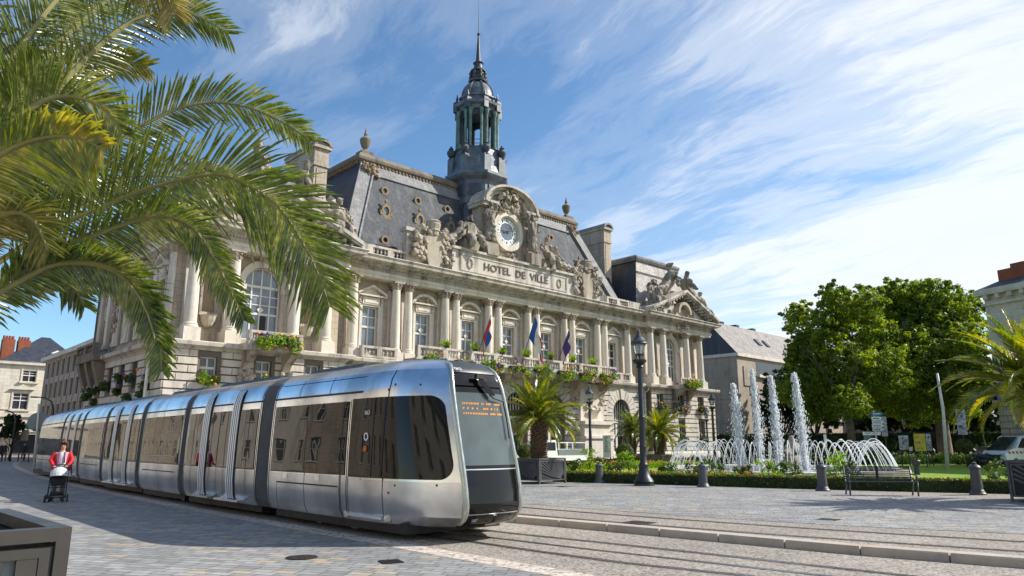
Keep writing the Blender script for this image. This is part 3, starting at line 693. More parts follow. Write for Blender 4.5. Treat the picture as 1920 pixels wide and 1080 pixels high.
for ln,wd,an,nm in ((1.08,.05,math.pi/2-2*math.pi*11.2/60,'minute_hand'),(.62,.07,math.pi/2-2*math.pi*9.2/12,'hour_hand')):
    b=MB(FT); d=(math.cos(an),math.sin(an)); n_=(-d[1],d[0])
    q=[(CX-d[0]*.3+n_[0]*wd,.37,CZ-d[1]*.3+n_[1]*wd),(CX-d[0]*.3-n_[0]*wd,.37,CZ-d[1]*.3-n_[1]*wd),(CX+d[0]*ln-n_[0]*wd*.4,.37,CZ+d[1]*ln-n_[1]*wd*.4),(CX+d[0]*ln+n_[0]*wd*.4,.37,CZ+d[1]*ln+n_[1]*wd*.4)]
    b.ext(q,(0,.03,0)); b.build(nm,['black'],clk,fix=True)
# statues -----------------------------------------------------------------
def figure(kind,T,mb):
    if kind=='stand':
        v=[(0,0,1.25,.24),(0,0,1.55,.25),(0,.02,1.85,.27),(0,.02,2.05,.15),(0,.04,2.2,.11),(0,.06,2.38,.17),(0,.06,2.5,.13),
           (.3,0,1.95,.12),(.48,.1,2.25,.1),(.35,.15,2.55,.08),(-.3,0,1.95,.12),(-.45,.1,1.6,.1),(-.3,.25,1.4,.08),
           (.13,.02,.9,.24),(.17,.1,.5,.2),(.16,.05,.1,.2),(-.13,0,.9,.24),(-.16,0,.5,.22),(-.18,0,.1,.22)]
        e=[(0,1),(1,2),(2,3),(3,4),(4,5),(5,6),(2,7),(7,8),(8,9),(2,10),(10,11),(11,12),(0,13),(13,14),(14,15),(0,16),(16,17),(17,18)]
    elif kind=='sit':
        v=[(0,0,.62,.32),(0,0,.95,.27),(0,.03,1.28,.29),(0,.04,1.5,.14),(0,.06,1.62,.11),(0,.1,1.8,.17),(0,.1,1.93,.13),
           (.33,.02,1.38,.13),(.52,.1,1.05,.1),(.45,.35,.85,.08),(-.33,.02,1.38,.13),(-.55,.05,1.1,.1),(-.62,.2,.8,.09),
           (.2,.3,.62,.24),(.28,.7,.6,.2),(.3,.8,.25,.18),(.32,.85,-.05,.17),(-.2,.3,.6,.24),(-.3,.65,.5,.2),(-.35,.7,.2,.18),(-.38,.75,-.1,.18)]
        e=[(0,1),(1,2),(2,3),(3,4),(4,5),(5,6),(2,7),(7,8),(8,9),(2,10),(10,11),(11,12),(0,13),(13,14),(14,15),(15,16),(0,17),(17,18),(18,19),(19,20)]
    else:  # reclining on a slope, head at +x side
        v=[(0,0,.3,.3),(.35,0,.6,.27),(.62,0,.95,.28),(.7,.02,1.2,.13),(.72,.04,1.32,.11),(.74,.08,1.5,.17),(.75,.08,1.62,.13),
           (.75,.3,1.0,.12),(.6,.5,.7,.1),(.3,.55,.6,.08),(.8,-.28,1.0,.12),(1.1,-.2,.75,.1),(1.2,0,.5,.09),
           (-.4,.15,.45,.22),(-.85,.2,.5,.18),(-1.2,.2,.15,.15),(-1.45,.2,-.1,.12),(-.4,-.1,.3,.22),(-.9,-.1,.1,.18),(-1.4,-.05,-.15,.14)]
        e=[(0,1),(1,2),(2,3),(3,4),(4,5),(5,6),(2,7),(7,8),(8,9),(2,10),(10,11),(11,12),(0,13),(13,14),(14,15),(15,16),(0,17),(17,18),(18,19)]
    vs,fs=skin(v,e,2); mb.add(vs,fs)
def statue(kind,u,w,z,s=1.0,mir=1,rot=0,props=0,name='statue'):
    b=MB(); figure(kind,None,b)
    for _ in range(props): b.blob((random.uniform(-1.0,.3),random.uniform(-.25,.15),random.uniform(.0,.7)),random.uniform(.14,.3),0,.35,6,4)
    if kind=='sit': b.box(-.5,.5,-.45,.3,-.1,.45)
    if kind=='stand': b.box(-.42,.42,-.3,.35,-.75,-.02)
    c,s_=math.cos(rot),math.sin(rot)
    vv=[]
    for x,y,zz in b.v:
        n=noise.noise(Vector((x*5+u,y*5,zz*7)))*.09; x+=n; y+=n+noise.noise(Vector((x*16+u,y*16,zz*3)))*.09
        x,zz=x*c-zz*s_,x*s_+zz*c; vv.append((u+mir*x*s,YW-w-y*s,z+zz*s))
    b.v=vv; return hp(name,b,'statue',smooth=True,auto=50)
statue('stand',CX-2.5,.95,17.75,1.42); statue('stand',CX+2.5,.95,17.75,1.42,-1)
statue('sit',CX-4.4,.6,16.95,1.5,1,0,0); statue('sit',CX+4.6,.6,16.95,1.5,-1,0,0)
statue('recline',CX-6.2,.6,16.85,1.35,1,.1,6,'statue_group'); statue('recline',CX+6.5,.6,16.85,1.35,-1,.1,8,'statue_group')
# coats of arms with drapery
for cx in (31.9,49.75):
    S_=1.12; FA=lambda u,w,z,cx=cx:FT(cx+(u-cx)*S_,w,14.6+(z-14.6)*S_)
    b=MB(FA); b.ext([(cx-2.0,.3,14.78),(cx-2.0,.3,16.9),(cx+2.0,.3,16.9),(cx+2.0,.3,14.78)],(0,.6,0)); b.box(cx-2.15,cx-.6,.2,1.05,16.9,17.15); b.box(cx+.6,cx+2.15,.2,1.05,16.9,17.15); hp('arms_block',b,'sooty')
    b=MB(FA)
    pts=[(0,14.55),(.45,14.75),(.62,15.3),(.6,16.0),(.75,16.6),(.5,16.9),(-.5,16.9),(-.75,16.6),(-.6,16.0),(-.62,15.3),(-.45,14.75)]
    b.ext([(cx+x,.95,z) for x,z in pts],(0,.42,0)); b.lathe([(.36,0),(.42,.25),(.5,.3),(.46,.42),(.55,.75),(.5,.85),(.56,.95),(.45,1.05)],(cx,1.15,16.9),10)
    b.carve(cx-1.8,cx-.6,.95,1.35,15.1,17.1,60,(.1,.27)); b.carve(cx+.6,cx+1.8,.95,1.35,15.1,17.1,60,(.1,.27)); b.carve(cx-1.0,cx+1.0,1.1,1.5,16.8,17.4,18,(.12,.24)); b.blob((cx+.95,1.2,17.35),.27); b.blob((cx-.95,1.2,17.3),.25)
    hp('coat_of_arms',b,'stone_carved')
# pavilion pediments ---------------------------------------------------------
for a,c in ((13.5,24.7),(58.35,70.3)):
    m=(a+c)/2; ap=17.1; w0,w1=.4,2.55; b=MB(FT)
    for s_,e_ in ((1,a),(-1,c)):
        L_=abs(m-e_)
        for lo,hi,t in ((0,.16,w1),(.16,.42,w1+.12)):
            b.ext([(e_-s_*.25,w0,14.58+lo),(e_-s_*.25,w0,14.58+hi),(m,w0,ap+hi),(m,w0,ap+lo)],(0,t-w0,0))
        n=int(L_/.5)
        for i in range(1,n):
            f=i/n; x=e_+s_*L_*f; z=14.58+(ap-14.58)*f; b.box(x-.1,x+.1,1.7,2.4,z-.22,z-.02)
        b.ext([(e_+s_*1.2,w0,14.58),(m-s_*1.2,w0,14.58),(m-s_*1.2,w0,16.4)],(0,1.3,0))
    hp('pediment',b,'sooty')
    b=MB(FT)
    K=10
    for i in range(K):
        p=math.pi*i/K;q=math.pi*(i+1)/K; b.ext([(m-1.25*math.cos(p),1.2,15.0+1.25*math.sin(p)),(m-1.25*math.cos(q),1.2,15.0+1.25*math.sin(q)),(m-.95*math.cos(q),1.2,15.0+.95*math.sin(q)),(m-.95*math.cos(p),1.2,15.0+.95*math.sin(p))],(0,1.1,0))
    b.ext([(m-.9,1.2,14.2),(m+.9,1.2,14.2),(m+.8,1.2,15.6),(m-.8,1.2,15.6)],(0,.5,0)); b.carve(m-.9,m+.9,1.6,2.0,13.3,14.5,30,(.12,.26)); b.carve(a+1.5,m-1.4,1.4,1.8,14.7,15.3,16,(.1,.22)); b.carve(m+1.4,c-1.5,1.4,1.8,14.7,15.3,16,(.1,.22)); hp('pediment_carving',b,'stone_carved')
    sl=math.atan2(ap-14.6,m-a)
    statue('recline',m-1.9,1.4,16.7,2.1,1,sl*.8,10,'statue_group'); statue('recline',m+2.4,1.4,16.5,2.0,-1,sl*.8,10,'statue_group'); statue('sit',m-4.1,1.2,15.2,1.6,1,0,3,'statue'); statue('sit',m+4.6,1.2,15.1,1.6,-1,0,3,'statue')
# parapet of the pavilions (left side)
b=MB(ST); b.box(YW-1.5,57.4,.1,.5,14.58,15.3); hp('parapet_base',b,'sooty')
# main mansard roof ------------------------------------------------------------
RX0,RX1,RY0,RY1=24.8,57.0,43.6,57.2; TI=3.4; ZB,ZT=15.0,23.6
def mansard(x0,x1,y0,y1,ti,zb,zt,mat,mat2=None,name='roof'):
    b=MB(); a=[(x0,y0,zb),(x1,y0,zb),(x1,y1,zb),(x0,y1,zb)]; t=[(x0+ti[0],y0+ti[1],zt),(x1-ti[2],y0+ti[1],zt),(x1-ti[2],y1-ti[3],zt),(x0+ti[0],y1-ti[3],zt)]
    b.add(a+t,[(0,1,5,4)],0); b.add(a+t,[(1,2,6,5),(2,3,7,6),(3,0,4,7)],1); b.add(a+t,[(4,5,6,7)],0)  # side slopes take a darker copy: their shade put into the colour
    return hp(name,b,[mat,mat2 or mat],fix=False),a,t
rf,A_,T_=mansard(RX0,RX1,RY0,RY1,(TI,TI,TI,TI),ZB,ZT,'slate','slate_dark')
def rp_(name,b,mat,parent=rf): return b.build(name,[mat],parent,fix=True)
def strip_on(p0,p1,q0,q1,t,b):   # thick strip whose outer edge runs p0-p1, inner q0-q1
    n=(Vector(p1)-Vector(p0)).cross(Vector(q0)-Vector(p0)).normalized()
    if n.y>0: n=-n
    b.hexa([p0,q0,q1,p1]+[tuple(Vector(v)+n*t) for v in (p0,q0,q1,p1)])
b=MB(); lerp=lambda a,c,f:tuple(Vector(a).lerp(Vector(c),f))
al,ar,tl,tr=A_[0],A_[1],T_[0],T_[1]
off=lambda p,dx:(p[0]+dx,p[1],p[2])
strip_on(al,tl,off(al,1.15),off(tl,1.15),.12,b); strip_on(off(ar,-1.15),off(tr,-1.15),ar,tr,.12,b)
q0=lerp(al,tl,.87); q1=lerp(ar,tr,.87)
b.hexa([off(q0,1.16),off(q1,-1.16),off(tr,-1.16),off(tl,1.16)]+[tuple(Vector(v)+Vector((0,-.12,.05))) for v in (off(q0,1.16),off(q1,-1.16),off(tr,-1.16),off(tl,1.16))])
rp_('hip_flashing',b,'zinc')
b=MB()
for a_,c_ in ((al,tl),(off(ar,0),tr)):
    s_=1 if a_ is al else -1
    strip_on(off(a_,s_*1.17),off(c_,s_*1.17),off(a_,s_*1.32),off(c_,s_*1.32),.24,b) if s_>0 else strip_on(off(a_,-1.32),off(c_,-1.32),off(a_,-1.17),off(c_,-1.17),.24,b)
rp_('hip_roll',b,'zinc')
ridge=[(T_[3][0],T_[3][1]),(tl[0],tl[1]),(tr[0],tr[1]),(T_[2][0],T_[2][1])]
b=MB(); sweep(b,ridge,[(-.6,23.35),(.05,23.35),(.12,23.6),(.34,23.75),(.38,23.95),(.2,24.2),(.1,24.35),(-.6,24.4)]); rp_('roof_cornice',b,'dark_stone')
b=MB()
def bead(p,d,nn): b.blob((p.x+nn.x*.2,p.y+nn.y*.2,23.52),.13,0,.2,5,3)
along(ridge,.34,0,bead); rp_('roof_cornice_beads',b,'orange_stone')
b=MB(); b.carve(tl[0]-.1,tl[0]+1.3,tl[1]-.7,tl[1]-.2,22.4,23.4,30,(.12,.25)); b.carve(tr[0]-1.3,tr[0]+.1,tr[1]-.7,tr[1]-.2,22.4,23.4,30,(.12,.25)); rp_('hip_ornament',b,'orange_stone')
for x in (tl[0]+.6,tr[0]-.6):
    b=MB(); b.box(x-.55,x+.55,tl[1]-.1,tl[1]+.9,24.3,24.6); b.lathe([(.42,0),(.25,.18),(.14,.3),(.3,.5),(.42,.85),(.46,1.15),(.3,1.3),(.1,1.45),(.16,1.6),(.1,1.75),(.02,2.15)],(x,tl[1]+.4,24.6),10); b.build('finial',['dark_stone'],rf,True,True,40)
def onroof(u,f): # point on the front slope
    return (u,RY0+TI*f,ZB+(ZT-ZB)*f)
def dormer(u,f,s,big):
    p=onroof(u,f); b=MB(); x,y,z=p; r_=.33*s; K=14; d0=y+.6; d1=y-.28*s
    for i in range(K):
        a0=2*math.pi*i/K; a1=2*math.pi*(i+1)/K; e=1.35
        g_=lambda rr,a:(x+rr*math.cos(a),z+rr*e*math.sin(a)) if big else (x+rr*math.cos(a),z+rr*math.sin(a))
        q=[g_(r_,a0),g_(r_,a1),g_(r_*1.65,a1),g_(r_*1.65,a0)]; b.ext([(X,d1,Z) for X,Z in q],(0,d0-d1,0))
    if big:
        b.box(x-r_*1.7,x+r_*1.7,d1+.02,d0,z-r_*2.4,z-r_*1.35); b.box(x-r_*2.0,x+r_*2.0,d1-.06,d0,z-r_*2.6,z-r_*2.35); b.lathe([(.09,0),(.05,.1),(.13,.22),(.1,.35),(.02,.45)],(x,d1+.15,z+r_*2.2),8)
        for s_ in (-1,1): b.box(x+s_*r_*1.75-.09,x+s_*r_*1.75+.09,d1,d0,z-r_*1.35,z-.0)
    else: b.box(x-r_*1.3,x+r_*1.3,d1+.02,d0,z-r_*1.7,z-r_)
    o=b.build('dormer_window',['orange_stone'],rf,fix=True)
    c=MB(); c.poly([(x+r_*1.02*math.cos(2*math.pi*i/12),d1+.14,z+r_*(1.37 if big else 1.02)*math.sin(2*math.pi*i/12)) for i in range(12)]); c.build('pane',['pane' if big else 'pane_dark'],o)
for u,f in ((29.55,.50),(32.8,.50),(36.0,.50),(45.9,.44),(48.9,.44),(52.1,.44)): dormer(u,f,.78,True)
for u,f in ((29.9,.73),(33.1,.72),(36.2,.72),(28.9,.19),(45.9,.73),(49.1,.73),(52.2,.2)): dormer(u,f,.62,False)
# chimneys
def chimney(x,y0,y1,z0,z1,mat='stone'):
    b=MB(); b.box(x-.55,x+.55,y0,y1,z0,z1-.9); b.box(x-.66,x+.66,y0-.1,y1+.1,z1-2.3,z1-2.1); b.box(x-.6,x+.6,y0-.06,y1+.06,z1-2.1,z1-.9); b.box(x-.75,x+.75,y0-.25,y1+.25,z1-.9,z1-.65); b.box(x-.35,x+.35,y0-.05,y0+.1,z0,z1-2.5)
    ch=hp('chimney',b,mat); b=MB(); K=8
    for i in range(K):
        p=math.pi*i/K;q=math.pi*(i+1)/K; b.ext([(x-.8*math.cos(p),y0-.3,z1-.65+.55*math.sin(p)),(x-.8*math.cos(q),y0-.3,z1-.65+.55*math.sin(q)),(x-.55*math.cos(q),y0-.3,z1-.65+.34*math.sin(q)),(x-.55*math.cos(p),y0-.3,z1-.65+.34*math.sin(p))],(0,y1-y0+.6,0))
    b.poly([(x-.55*math.cos(math.pi*i/8),y0-.1,z1-.65+.34*math.sin(math.pi*i/8)) for i in range(9)])
    b.build('chimney_cap',['zinc'],ch,fix=True)
chimney(24.9,47.2,51.6,14.5,24.6); chimney(59.0,46.9,51.2,14.5,25.2)
# right pavilion roof, left pavilion roof
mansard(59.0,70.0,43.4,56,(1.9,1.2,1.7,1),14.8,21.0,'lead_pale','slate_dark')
b=MB(); sweep(b,[(60.9,55),(60.9,44.6),(68.3,44.6),(68.3,55)],[(-.5,20.8),(.2,20.8),(.35,21.05),(.38,21.25),(.1,21.45),(-.5,21.5)]); hp('roof_cornice',b,'zinc')
b=MB(); sweep(b,[(60.4,44.3),(68.8,44.3)],[(-.2,19.45),(.06,19.35),(.1,19.55),(-.2,19.65)]); hp('roof_band',b,'dark_stone')
for x,z in ((62.4,18.3),(66.4,17.9)):
    f=(z-14.8)/6.2; y=43.4+1.2*f; b=MB(); b.tube([(x,y+.5,z),(x,y-.32,z)],.3,10); b.tube([(x,y-.3,z),(x,y-.34,z)],.2,10); b.box(x-.1,x+.1,y-.12,y+.4,z-1.1,z-.3); hp('roof_vent',b,'dark_stone')
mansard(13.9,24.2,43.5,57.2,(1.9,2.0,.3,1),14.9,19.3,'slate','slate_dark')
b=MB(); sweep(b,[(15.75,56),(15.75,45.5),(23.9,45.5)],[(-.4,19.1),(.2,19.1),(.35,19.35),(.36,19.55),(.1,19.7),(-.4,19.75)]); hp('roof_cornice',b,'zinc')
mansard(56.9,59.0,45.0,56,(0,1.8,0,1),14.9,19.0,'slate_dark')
# tower ----------------------------------------------------------------------
TX,TY=42.0,48.9
_MB=MB; _k=.955
def MB(T=None): return _MB(T or (lambda x,y,z:(40.15+(x-TX)*_k,46.7+(y-TY)*_k,1.65+(z-1.65)*_k)))
tw=MB(); oc=.5
def O(mb,prof,n=8,ph=.5): mb.lathe(prof,(TX,TY,0),n,0,ph)
b=MB(); O(b,[(2.5,15),(2.5,19.6),(2.85,19.9),(2.85,20.2),(2.6,20.5),(2.5,20.9),(2.5,22.9),(2.7,23.1),(2.7,23.5),(2.45,23.6),(2.45,25.2),(2.55,25.4),(3.0,25.65),(3.15,25.85),(3.15,26.1),(2.95,26.2)]); twr=hp('bell_tower',b,'tower')
def tp(name,b,mat='tower',sm=False): return b.build(name,[mat],twr,sm,True,40 if sm else None)
b=MB()
for k in range(8):
    a=2*math.pi*k/8; 
    n_=Vector((math.cos(a),math.sin(a),0)); t_=Vector((-math.sin(a),math.cos(a),0)); c_=Vector((TX,TY,0))+n_*2.27
    for z0,z1 in ((23.9,25.0),(20.0,22.6)):
        q=[c_-t_*.55+Vector((0,0,z0)),c_+t_*.55+Vector((0,0,z0)),c_+t_*.55+Vector((0,0,z1)),c_-t_*.55+Vector((0,0,z1))]; b.ext([tuple(v) for v in q],tuple(n_*.09))
tp('shaft_panel',b,'tower_dark')
b=MB(); O(b,[(2.9,26.15),(2.75,26.3),(2.6,26.9),(2.5,27.0),(2.45,27.9),(2.3,28.1),(2.2,28.7),(2.3,28.8),(1.9,28.85)]); tp('stepped_base',b,'tower')
for k in range(8):
    a=2*math.pi*(k+.5)/8; x,y=TX+2.35*math.cos(a),TY+2.35*math.sin(a)
    b=MB(); b.box(x-.4,x+.4,y-.4,y+.4,26.2,27.85); tp('corner_pier',b,'tower')
    b=MB(); b.lathe([(.28,0),(.15,.12),(.3,.3),(.42,.6),(.38,.8),(.2,.95),(.26,1.05),(.12,1.2),(.05,1.35)],(TX+2.6*math.cos(a),TY+2.6*math.sin(a),27.85),8); tp('urn',b,'tower_dark',True)
    for da in (-.13,.13):
        x,y=TX+1.98*math.cos(a+da),TY+1.98*math.sin(a+da)
        b=MB(); b.lathe([(.2,28.8),(.2,29.0),(.145,29.05),(.125,32.1),(.14,32.15),(.24,32.6),(.24,32.7)],(x,y,0),8); tp('lantern_column',b,'verdigris',True)
    b=MB(); x,y=TX+1.62*math.cos(a),TY+1.62*math.sin(a); b.lathe([(.26,28.8),(.26,32.7)],(x,y,0),4); tp('lantern_pier',b,'tower_dark')
    # arch head between piers
    a0=2*math.pi*k/8; n_=Vector((math.cos(a0),math.sin(a0),0)); t_=Vector((-math.sin(a0),math.cos(a0),0)); c_=Vector((TX,TY,0))+n_*1.5
    b=MB(); K=8; r_=.46
    for i in range(K):
        p=math.pi*i/K; q=math.pi*(i+1)/K
        A=[c_-t_*r_*math.cos(p)+Vector((0,0,31.7+r_*math.sin(p))),c_-t_*r_*math.cos(q)+Vector((0,0,31.7+r_*math.sin(q))),c_-t_*r_*math.cos(q)+Vector((0,0,32.7)),c_-t_*r_*math.cos(p)+Vector((0,0,32.7))]
        b.ext([tuple(v) for v in A],tuple(n_*.22))
    for z in (29.3,29.7): b.tube([tuple(c_-t_*.5+Vector((0,0,z))),tuple(c_+t_*.5+Vector((0,0,z)))],.03,4)
    tp('lantern_arch',b,'tower_dark')
b=MB(); O(b,[(1.9,32.7),(2.0,32.75),(2.05,33.1),(2.35,33.25),(2.42,33.5),(2.2,33.6),(1.8,33.7),(1.78,34.1),(1.95,34.2),(1.9,34.35),(1.6,34.4)]); tp('lantern_cornice',b)
for k in range(8):
    a=2*math.pi*(k+.5)/8; b=MB(); x,y=TX+2.1*math.cos(a),TY+2.1*math.sin(a); b.box(x-.26,x+.26,y-.26,y+.26,32.7,33.75); b.lathe([(.17,0),(.08,.12),(.15,.3),(.08,.55),(.03,.85)],(x,y,33.75),6); tp('finial',b,'tower_dark')
b=MB(); b.lathe([(1.62*math.cos(t),34.35+1.95*math.sin(t)) for t in [i*math.pi/2/8*.92 for i in range(9)]],(TX,TY,0),16); tp('dome',b,'tower',True)
b=MB()
for k in range(8):
    a=2*math.pi*(k+.5)/8; b.tube([(TX+1.66*math.cos(t)*math.cos(a),TY+1.66*math.cos(t)*math.sin(a),34.35+1.98*math.sin(t)) for t in [i*math.pi/2/8*.92 for i in range(9)]],.07,4)
tp('dome_ribs',b,'zinc')
b=MB(); O(b,[(.5,36.1),(.95,36.2),(1.0,36.4),(.8,36.5),(.6,36.8),(.62,37.3),(.8,37.4),(.75,37.55),(.45,37.8),(.42,38.2),(.55,38.35),(.3,38.5),(.26,38.6),(.09,41.4),(.14,41.45),(.17,41.6),(.08,41.7)],10); tp('spire',b,'tower_dark',True)
for k in range(8):
    a=2*math.pi*(k+.5)/8; b=MB(); x,y=TX+.78*math.cos(a),TY+.78*math.sin(a); b.lathe([(.11,0),(.2,.15),(.1,.35),(.18,.6),(.06,.85)],(x,y,36.5),6); tp('finial',b,'tower_dark')
b=MB(); b.tube([(TX,TY,41.6),(TX,TY,45.3)],[.045,.02],5); tp('lightning_rod',b,'dark_metal')
MB=_MB
# rain pipes
b=MB(FT); b.tube([(58.2,.5,14),(58.2,.5,7.6),(58.2,1.7,7.2),(58.2,1.6,6.8),(58.2,1.15,6.5),(58.2,1.15,0)],.08,6); hp('rain_pipe',b,'stone_trim')
b=MB(ST); b.tube([(43.2,.75,6.8),(43.2,.75,0)],.09,6); hp('rain_pipe',b,'plaque')
# ================================================================ GROUND
def ox(y): return 0.0012*max(0,y-12)**2
def struct(o): o['kind']='structure'; return o
def cellmat(name,bw,bh,rot,stops,joint=.02,jcol=(.10,.095,.09),rough=.7,grid=False,jw=.02,nb=.35):
    m,nt,b=newmat(name); g=N(nt,'ShaderNodeNewGeometry').outputs['Position']
    v=MAPP(nt,g,rot=(0,0,R(rot))); s=N(nt,'ShaderNodeSeparateXYZ'); L(nt,v,s.inputs[0])
    y=MA(nt,'DIVIDE',s.outputs[1],bh); row=MA(nt,'FLOOR',y)
    rn=N(nt,'ShaderNodeTexWhiteNoise',noise_dimensions='1D'); L(nt,row,rn.inputs['W'])
    x=MA(nt,'ADD',MA(nt,'DIVIDE',s.outputs[0],bw),MA(nt,'MULTIPLY',rn.outputs['Value'],0.0 if grid else 1.0)); col=MA(nt,'FLOOR',x)
    cb=N(nt,'ShaderNodeCombineXYZ'); L(nt,col,cb.inputs[0]); L(nt,row,cb.inputs[1])
    wn=N(nt,'ShaderNodeTexWhiteNoise',noise_dimensions='2D'); L(nt,cb.outputs[0],wn.inputs['Vector'])
    c=RAMP(nt,wn.outputs['Value'],stops,'CONSTANT')
    fx=MA(nt,'FRACT',x); fy=MA(nt,'FRACT',y)
    ex=MA(nt,'MULTIPLY',MA(nt,'MINIMUM',fx,MA(nt,'SUBTRACT',1,fx)),bw); ey=MA(nt,'MULTIPLY',MA(nt,'MINIMUM',fy,MA(nt,'SUBTRACT',1,fy)),bh)
    e=MA(nt,'MINIMUM',ex,ey); j=MA(nt,'LESS_THAN',e,jw*.5)
    n=NOISE(nt,g,6,6,.65); big=NOISE(nt,g,.35,5,.6)
    c=MIX(nt,1.0,c,RAMP(nt,n,[(.25,(.78,.78,.78)),(.75,(1.15,1.15,1.15))]),'MULTIPLY')
    c=MIX(nt,1.0,c,RAMP(nt,big,[(.3,(.80,.80,.82)),(.7,(1.1,1.09,1.06))]),'MULTIPLY')
    c=MIX(nt,j,c,jcol)
    c=MIX(nt,MA(nt,'MULTIPLY',RAMP(nt,NOISE(nt,g,1.6,8,.75),[(.56,0),(.70,1)]),.35),c,(.12,.115,.105)); L(nt,c,b.inputs['Base Color']); b.inputs['Roughness'].default_value=rough; b.inputs['Specular IOR Level'].default_value=.35
    h=MA(nt,'SUBTRACT',MA(nt,'MULTIPLY',NOISE(nt,g,30,4),nb),j); bump(nt,b,h,.35,.012)
    return m
M['pavers']=cellmat('pavers',.34,.17,60,[(0,(.245,.245,.24)),(.16,(.29,.288,.28)),(.38,(.33,.327,.318)),(.60,(.30,.30,.295)),(.78,(.38,.373,.36)),(.93,(.47,.38,.265))])
def gravel(name,cols,sc=38,rough=.85,bs=.6,patch=.18):
    m,nt,b=newmat(name); g=N(nt,'ShaderNodeNewGeometry').outputs['Position']
    vo=N(nt,'ShaderNodeTexVoronoi'); vo.inputs['Scale'].default_value=sc; L(nt,g,vo.inputs['Vector'])
    sp=N(nt,'ShaderNodeSeparateColor'); L(nt,vo.outputs['Color'],sp.inputs[0])
    c=RAMP(nt,sp.outputs[0],[(i/(len(cols)-1),x) for i,x in enumerate(cols)])
    big=NOISE(nt,g,.5,6,.6); c=MIX(nt,1.0,c,RAMP(nt,big,[(.3,(1-patch,)*3),(.7,(1+patch*.6,)*3)]),'MULTIPLY')
    L(nt,c,b.inputs['Base Color']); b.inputs['Roughness'].default_value=rough; b.inputs['Specular IOR Level'].default_value=.3; bump(nt,b,vo.outputs['Distance'],bs*.6,-.02)
    return m
M['trackbed']=gravel('exposed_aggregate',[(.15,.13,.108),(.26,.225,.19),(.34,.30,.255),(.43,.385,.33),(.23,.20,.17)],26)
M['pebble']=gravel('pebble_strip',[(.20,.16,.13),(.55,.47,.40),(.66,.58,.50),(.40,.32,.26),(.62,.56,.50)],17)
M['kerb']=stone('kerb_stone',(.50,.435,.365),amt=.25,bs=.3)
M['soil']=gravel('garden_soil',[(.05,.035,.02),(.09,.065,.04)],20)
m,nt_,b_=newmat('grass'); g_=N(nt_,'ShaderNodeNewGeometry').outputs['Position']
c_=RAMP(nt_,NOISE(nt_,g_,3,8,.7),[(.3,(.12,.22,.012)),(.55,(.21,.33,.016)),(.75,(.29,.42,.03))]); L(nt_,c_,b_.inputs['Base Color']); b_.inputs['Roughness'].default_value=.9; bump(nt_,b_,NOISE(nt_,g_,45,4),.8,.04); M['grass']=m
def sheet(name,pts,z,mat):
    me=MB(); me.poly([(p[0],p[1],z) for p in pts]); return struct(me.build(name,[mat]))
def ribbon(name,left,right,z,mat):
    me=MB(); n=len(left); me.add([(p[0],p[1],z) for p in left]+[(p[0],p[1],z) for p in right],[(i,i+1,n+i+1,n+i) for i in range(n-1)]); return struct(me.build(name,[mat]))
ys=[-30,-12,-4,0,2,4,6,8,10,12,14,17,20,24,28,33,38,44,52,62,75,90,120,160]
def near_off(y,k=.085): return k*max(0,10-y)+ (0.006*max(0,2-y)**2)
edgeL=[(7.08+ox(y)*1.15+ .0*near_off(y),y) for y in ys]
def pl(pts,y):   # piecewise x(y)
    for (x0,y0),(x1,y1) in zip(pts,pts[1:]):
        if y<=y1: f=(y-y0)/(y1-y0); return x0+(x1-x0)*f
    return pts[-1][0]+ox(y)-ox(pts[-1][1])
KB=[(17.2,-30),(13.6,-4),(12.15,2.6),(11.75,4.6),(11.55,7),(11.3,9.9),(11.05,12),(10.9,16),(10.9,20)]
PE=[(23.5,-30),(18.6,-4),(16.6,3.2),(15.6,6.2),(15.1,8.4),(14.8,11),(14.6,15),(14.6,20)]
RA=[(11.8,-30),(9.6,-4),(8.85,5),(8.55,6.4),(8.45,8),(8.42,10),(8.05,14),(8.05,20)]
RB=[(13.6,-30),(11.3,-4),(10.35,3.5),(10.22,5.2),(10.05,7.5),(9.75,10.2),(9.5,14),(9.5,20)]
sheet('ground',[(-900,-300),(1500,-300),(1500,1500),(-900,1500)],-.05,'asphalt')
ribbon('pavement',[(-60,y) for y in ys],edgeL,.0,'pavers')
ribbon('pebble_strip',[(x,y) for x,y in edgeL],[(x+.42,y) for x,y in edgeL],.002,'pebble')
kb=[(pl(KB,y),y) for y in ys]; pe=[(pl(PE,y),y) for y in ys]
ribbon('track_bed',[(x+.42,y) for x,y in edgeL],[(x+.1,y) for x,y in kb],-.002,'trackbed')
ribbon('second_track_bed',[(x+.2,y) for x,y in kb],pe,.006,'trackbed')
pv=[(pe[i][0],pe[i][1]) for i in range(len(ys))]
ribbon('plaza_pavement',pv,[(26 if y<40 else 26,y) for y in ys],.012,'pavers')
sheet('forecourt',[(26,-30),(120,-30),(120,40.5),(13,40.5),(13,34),(26,34)],.004,'trackbed')
sheet('road',[(70,-60),(400,-60),(400,400),(92,400),(92,52),(70,52)],.0,'asphalt')
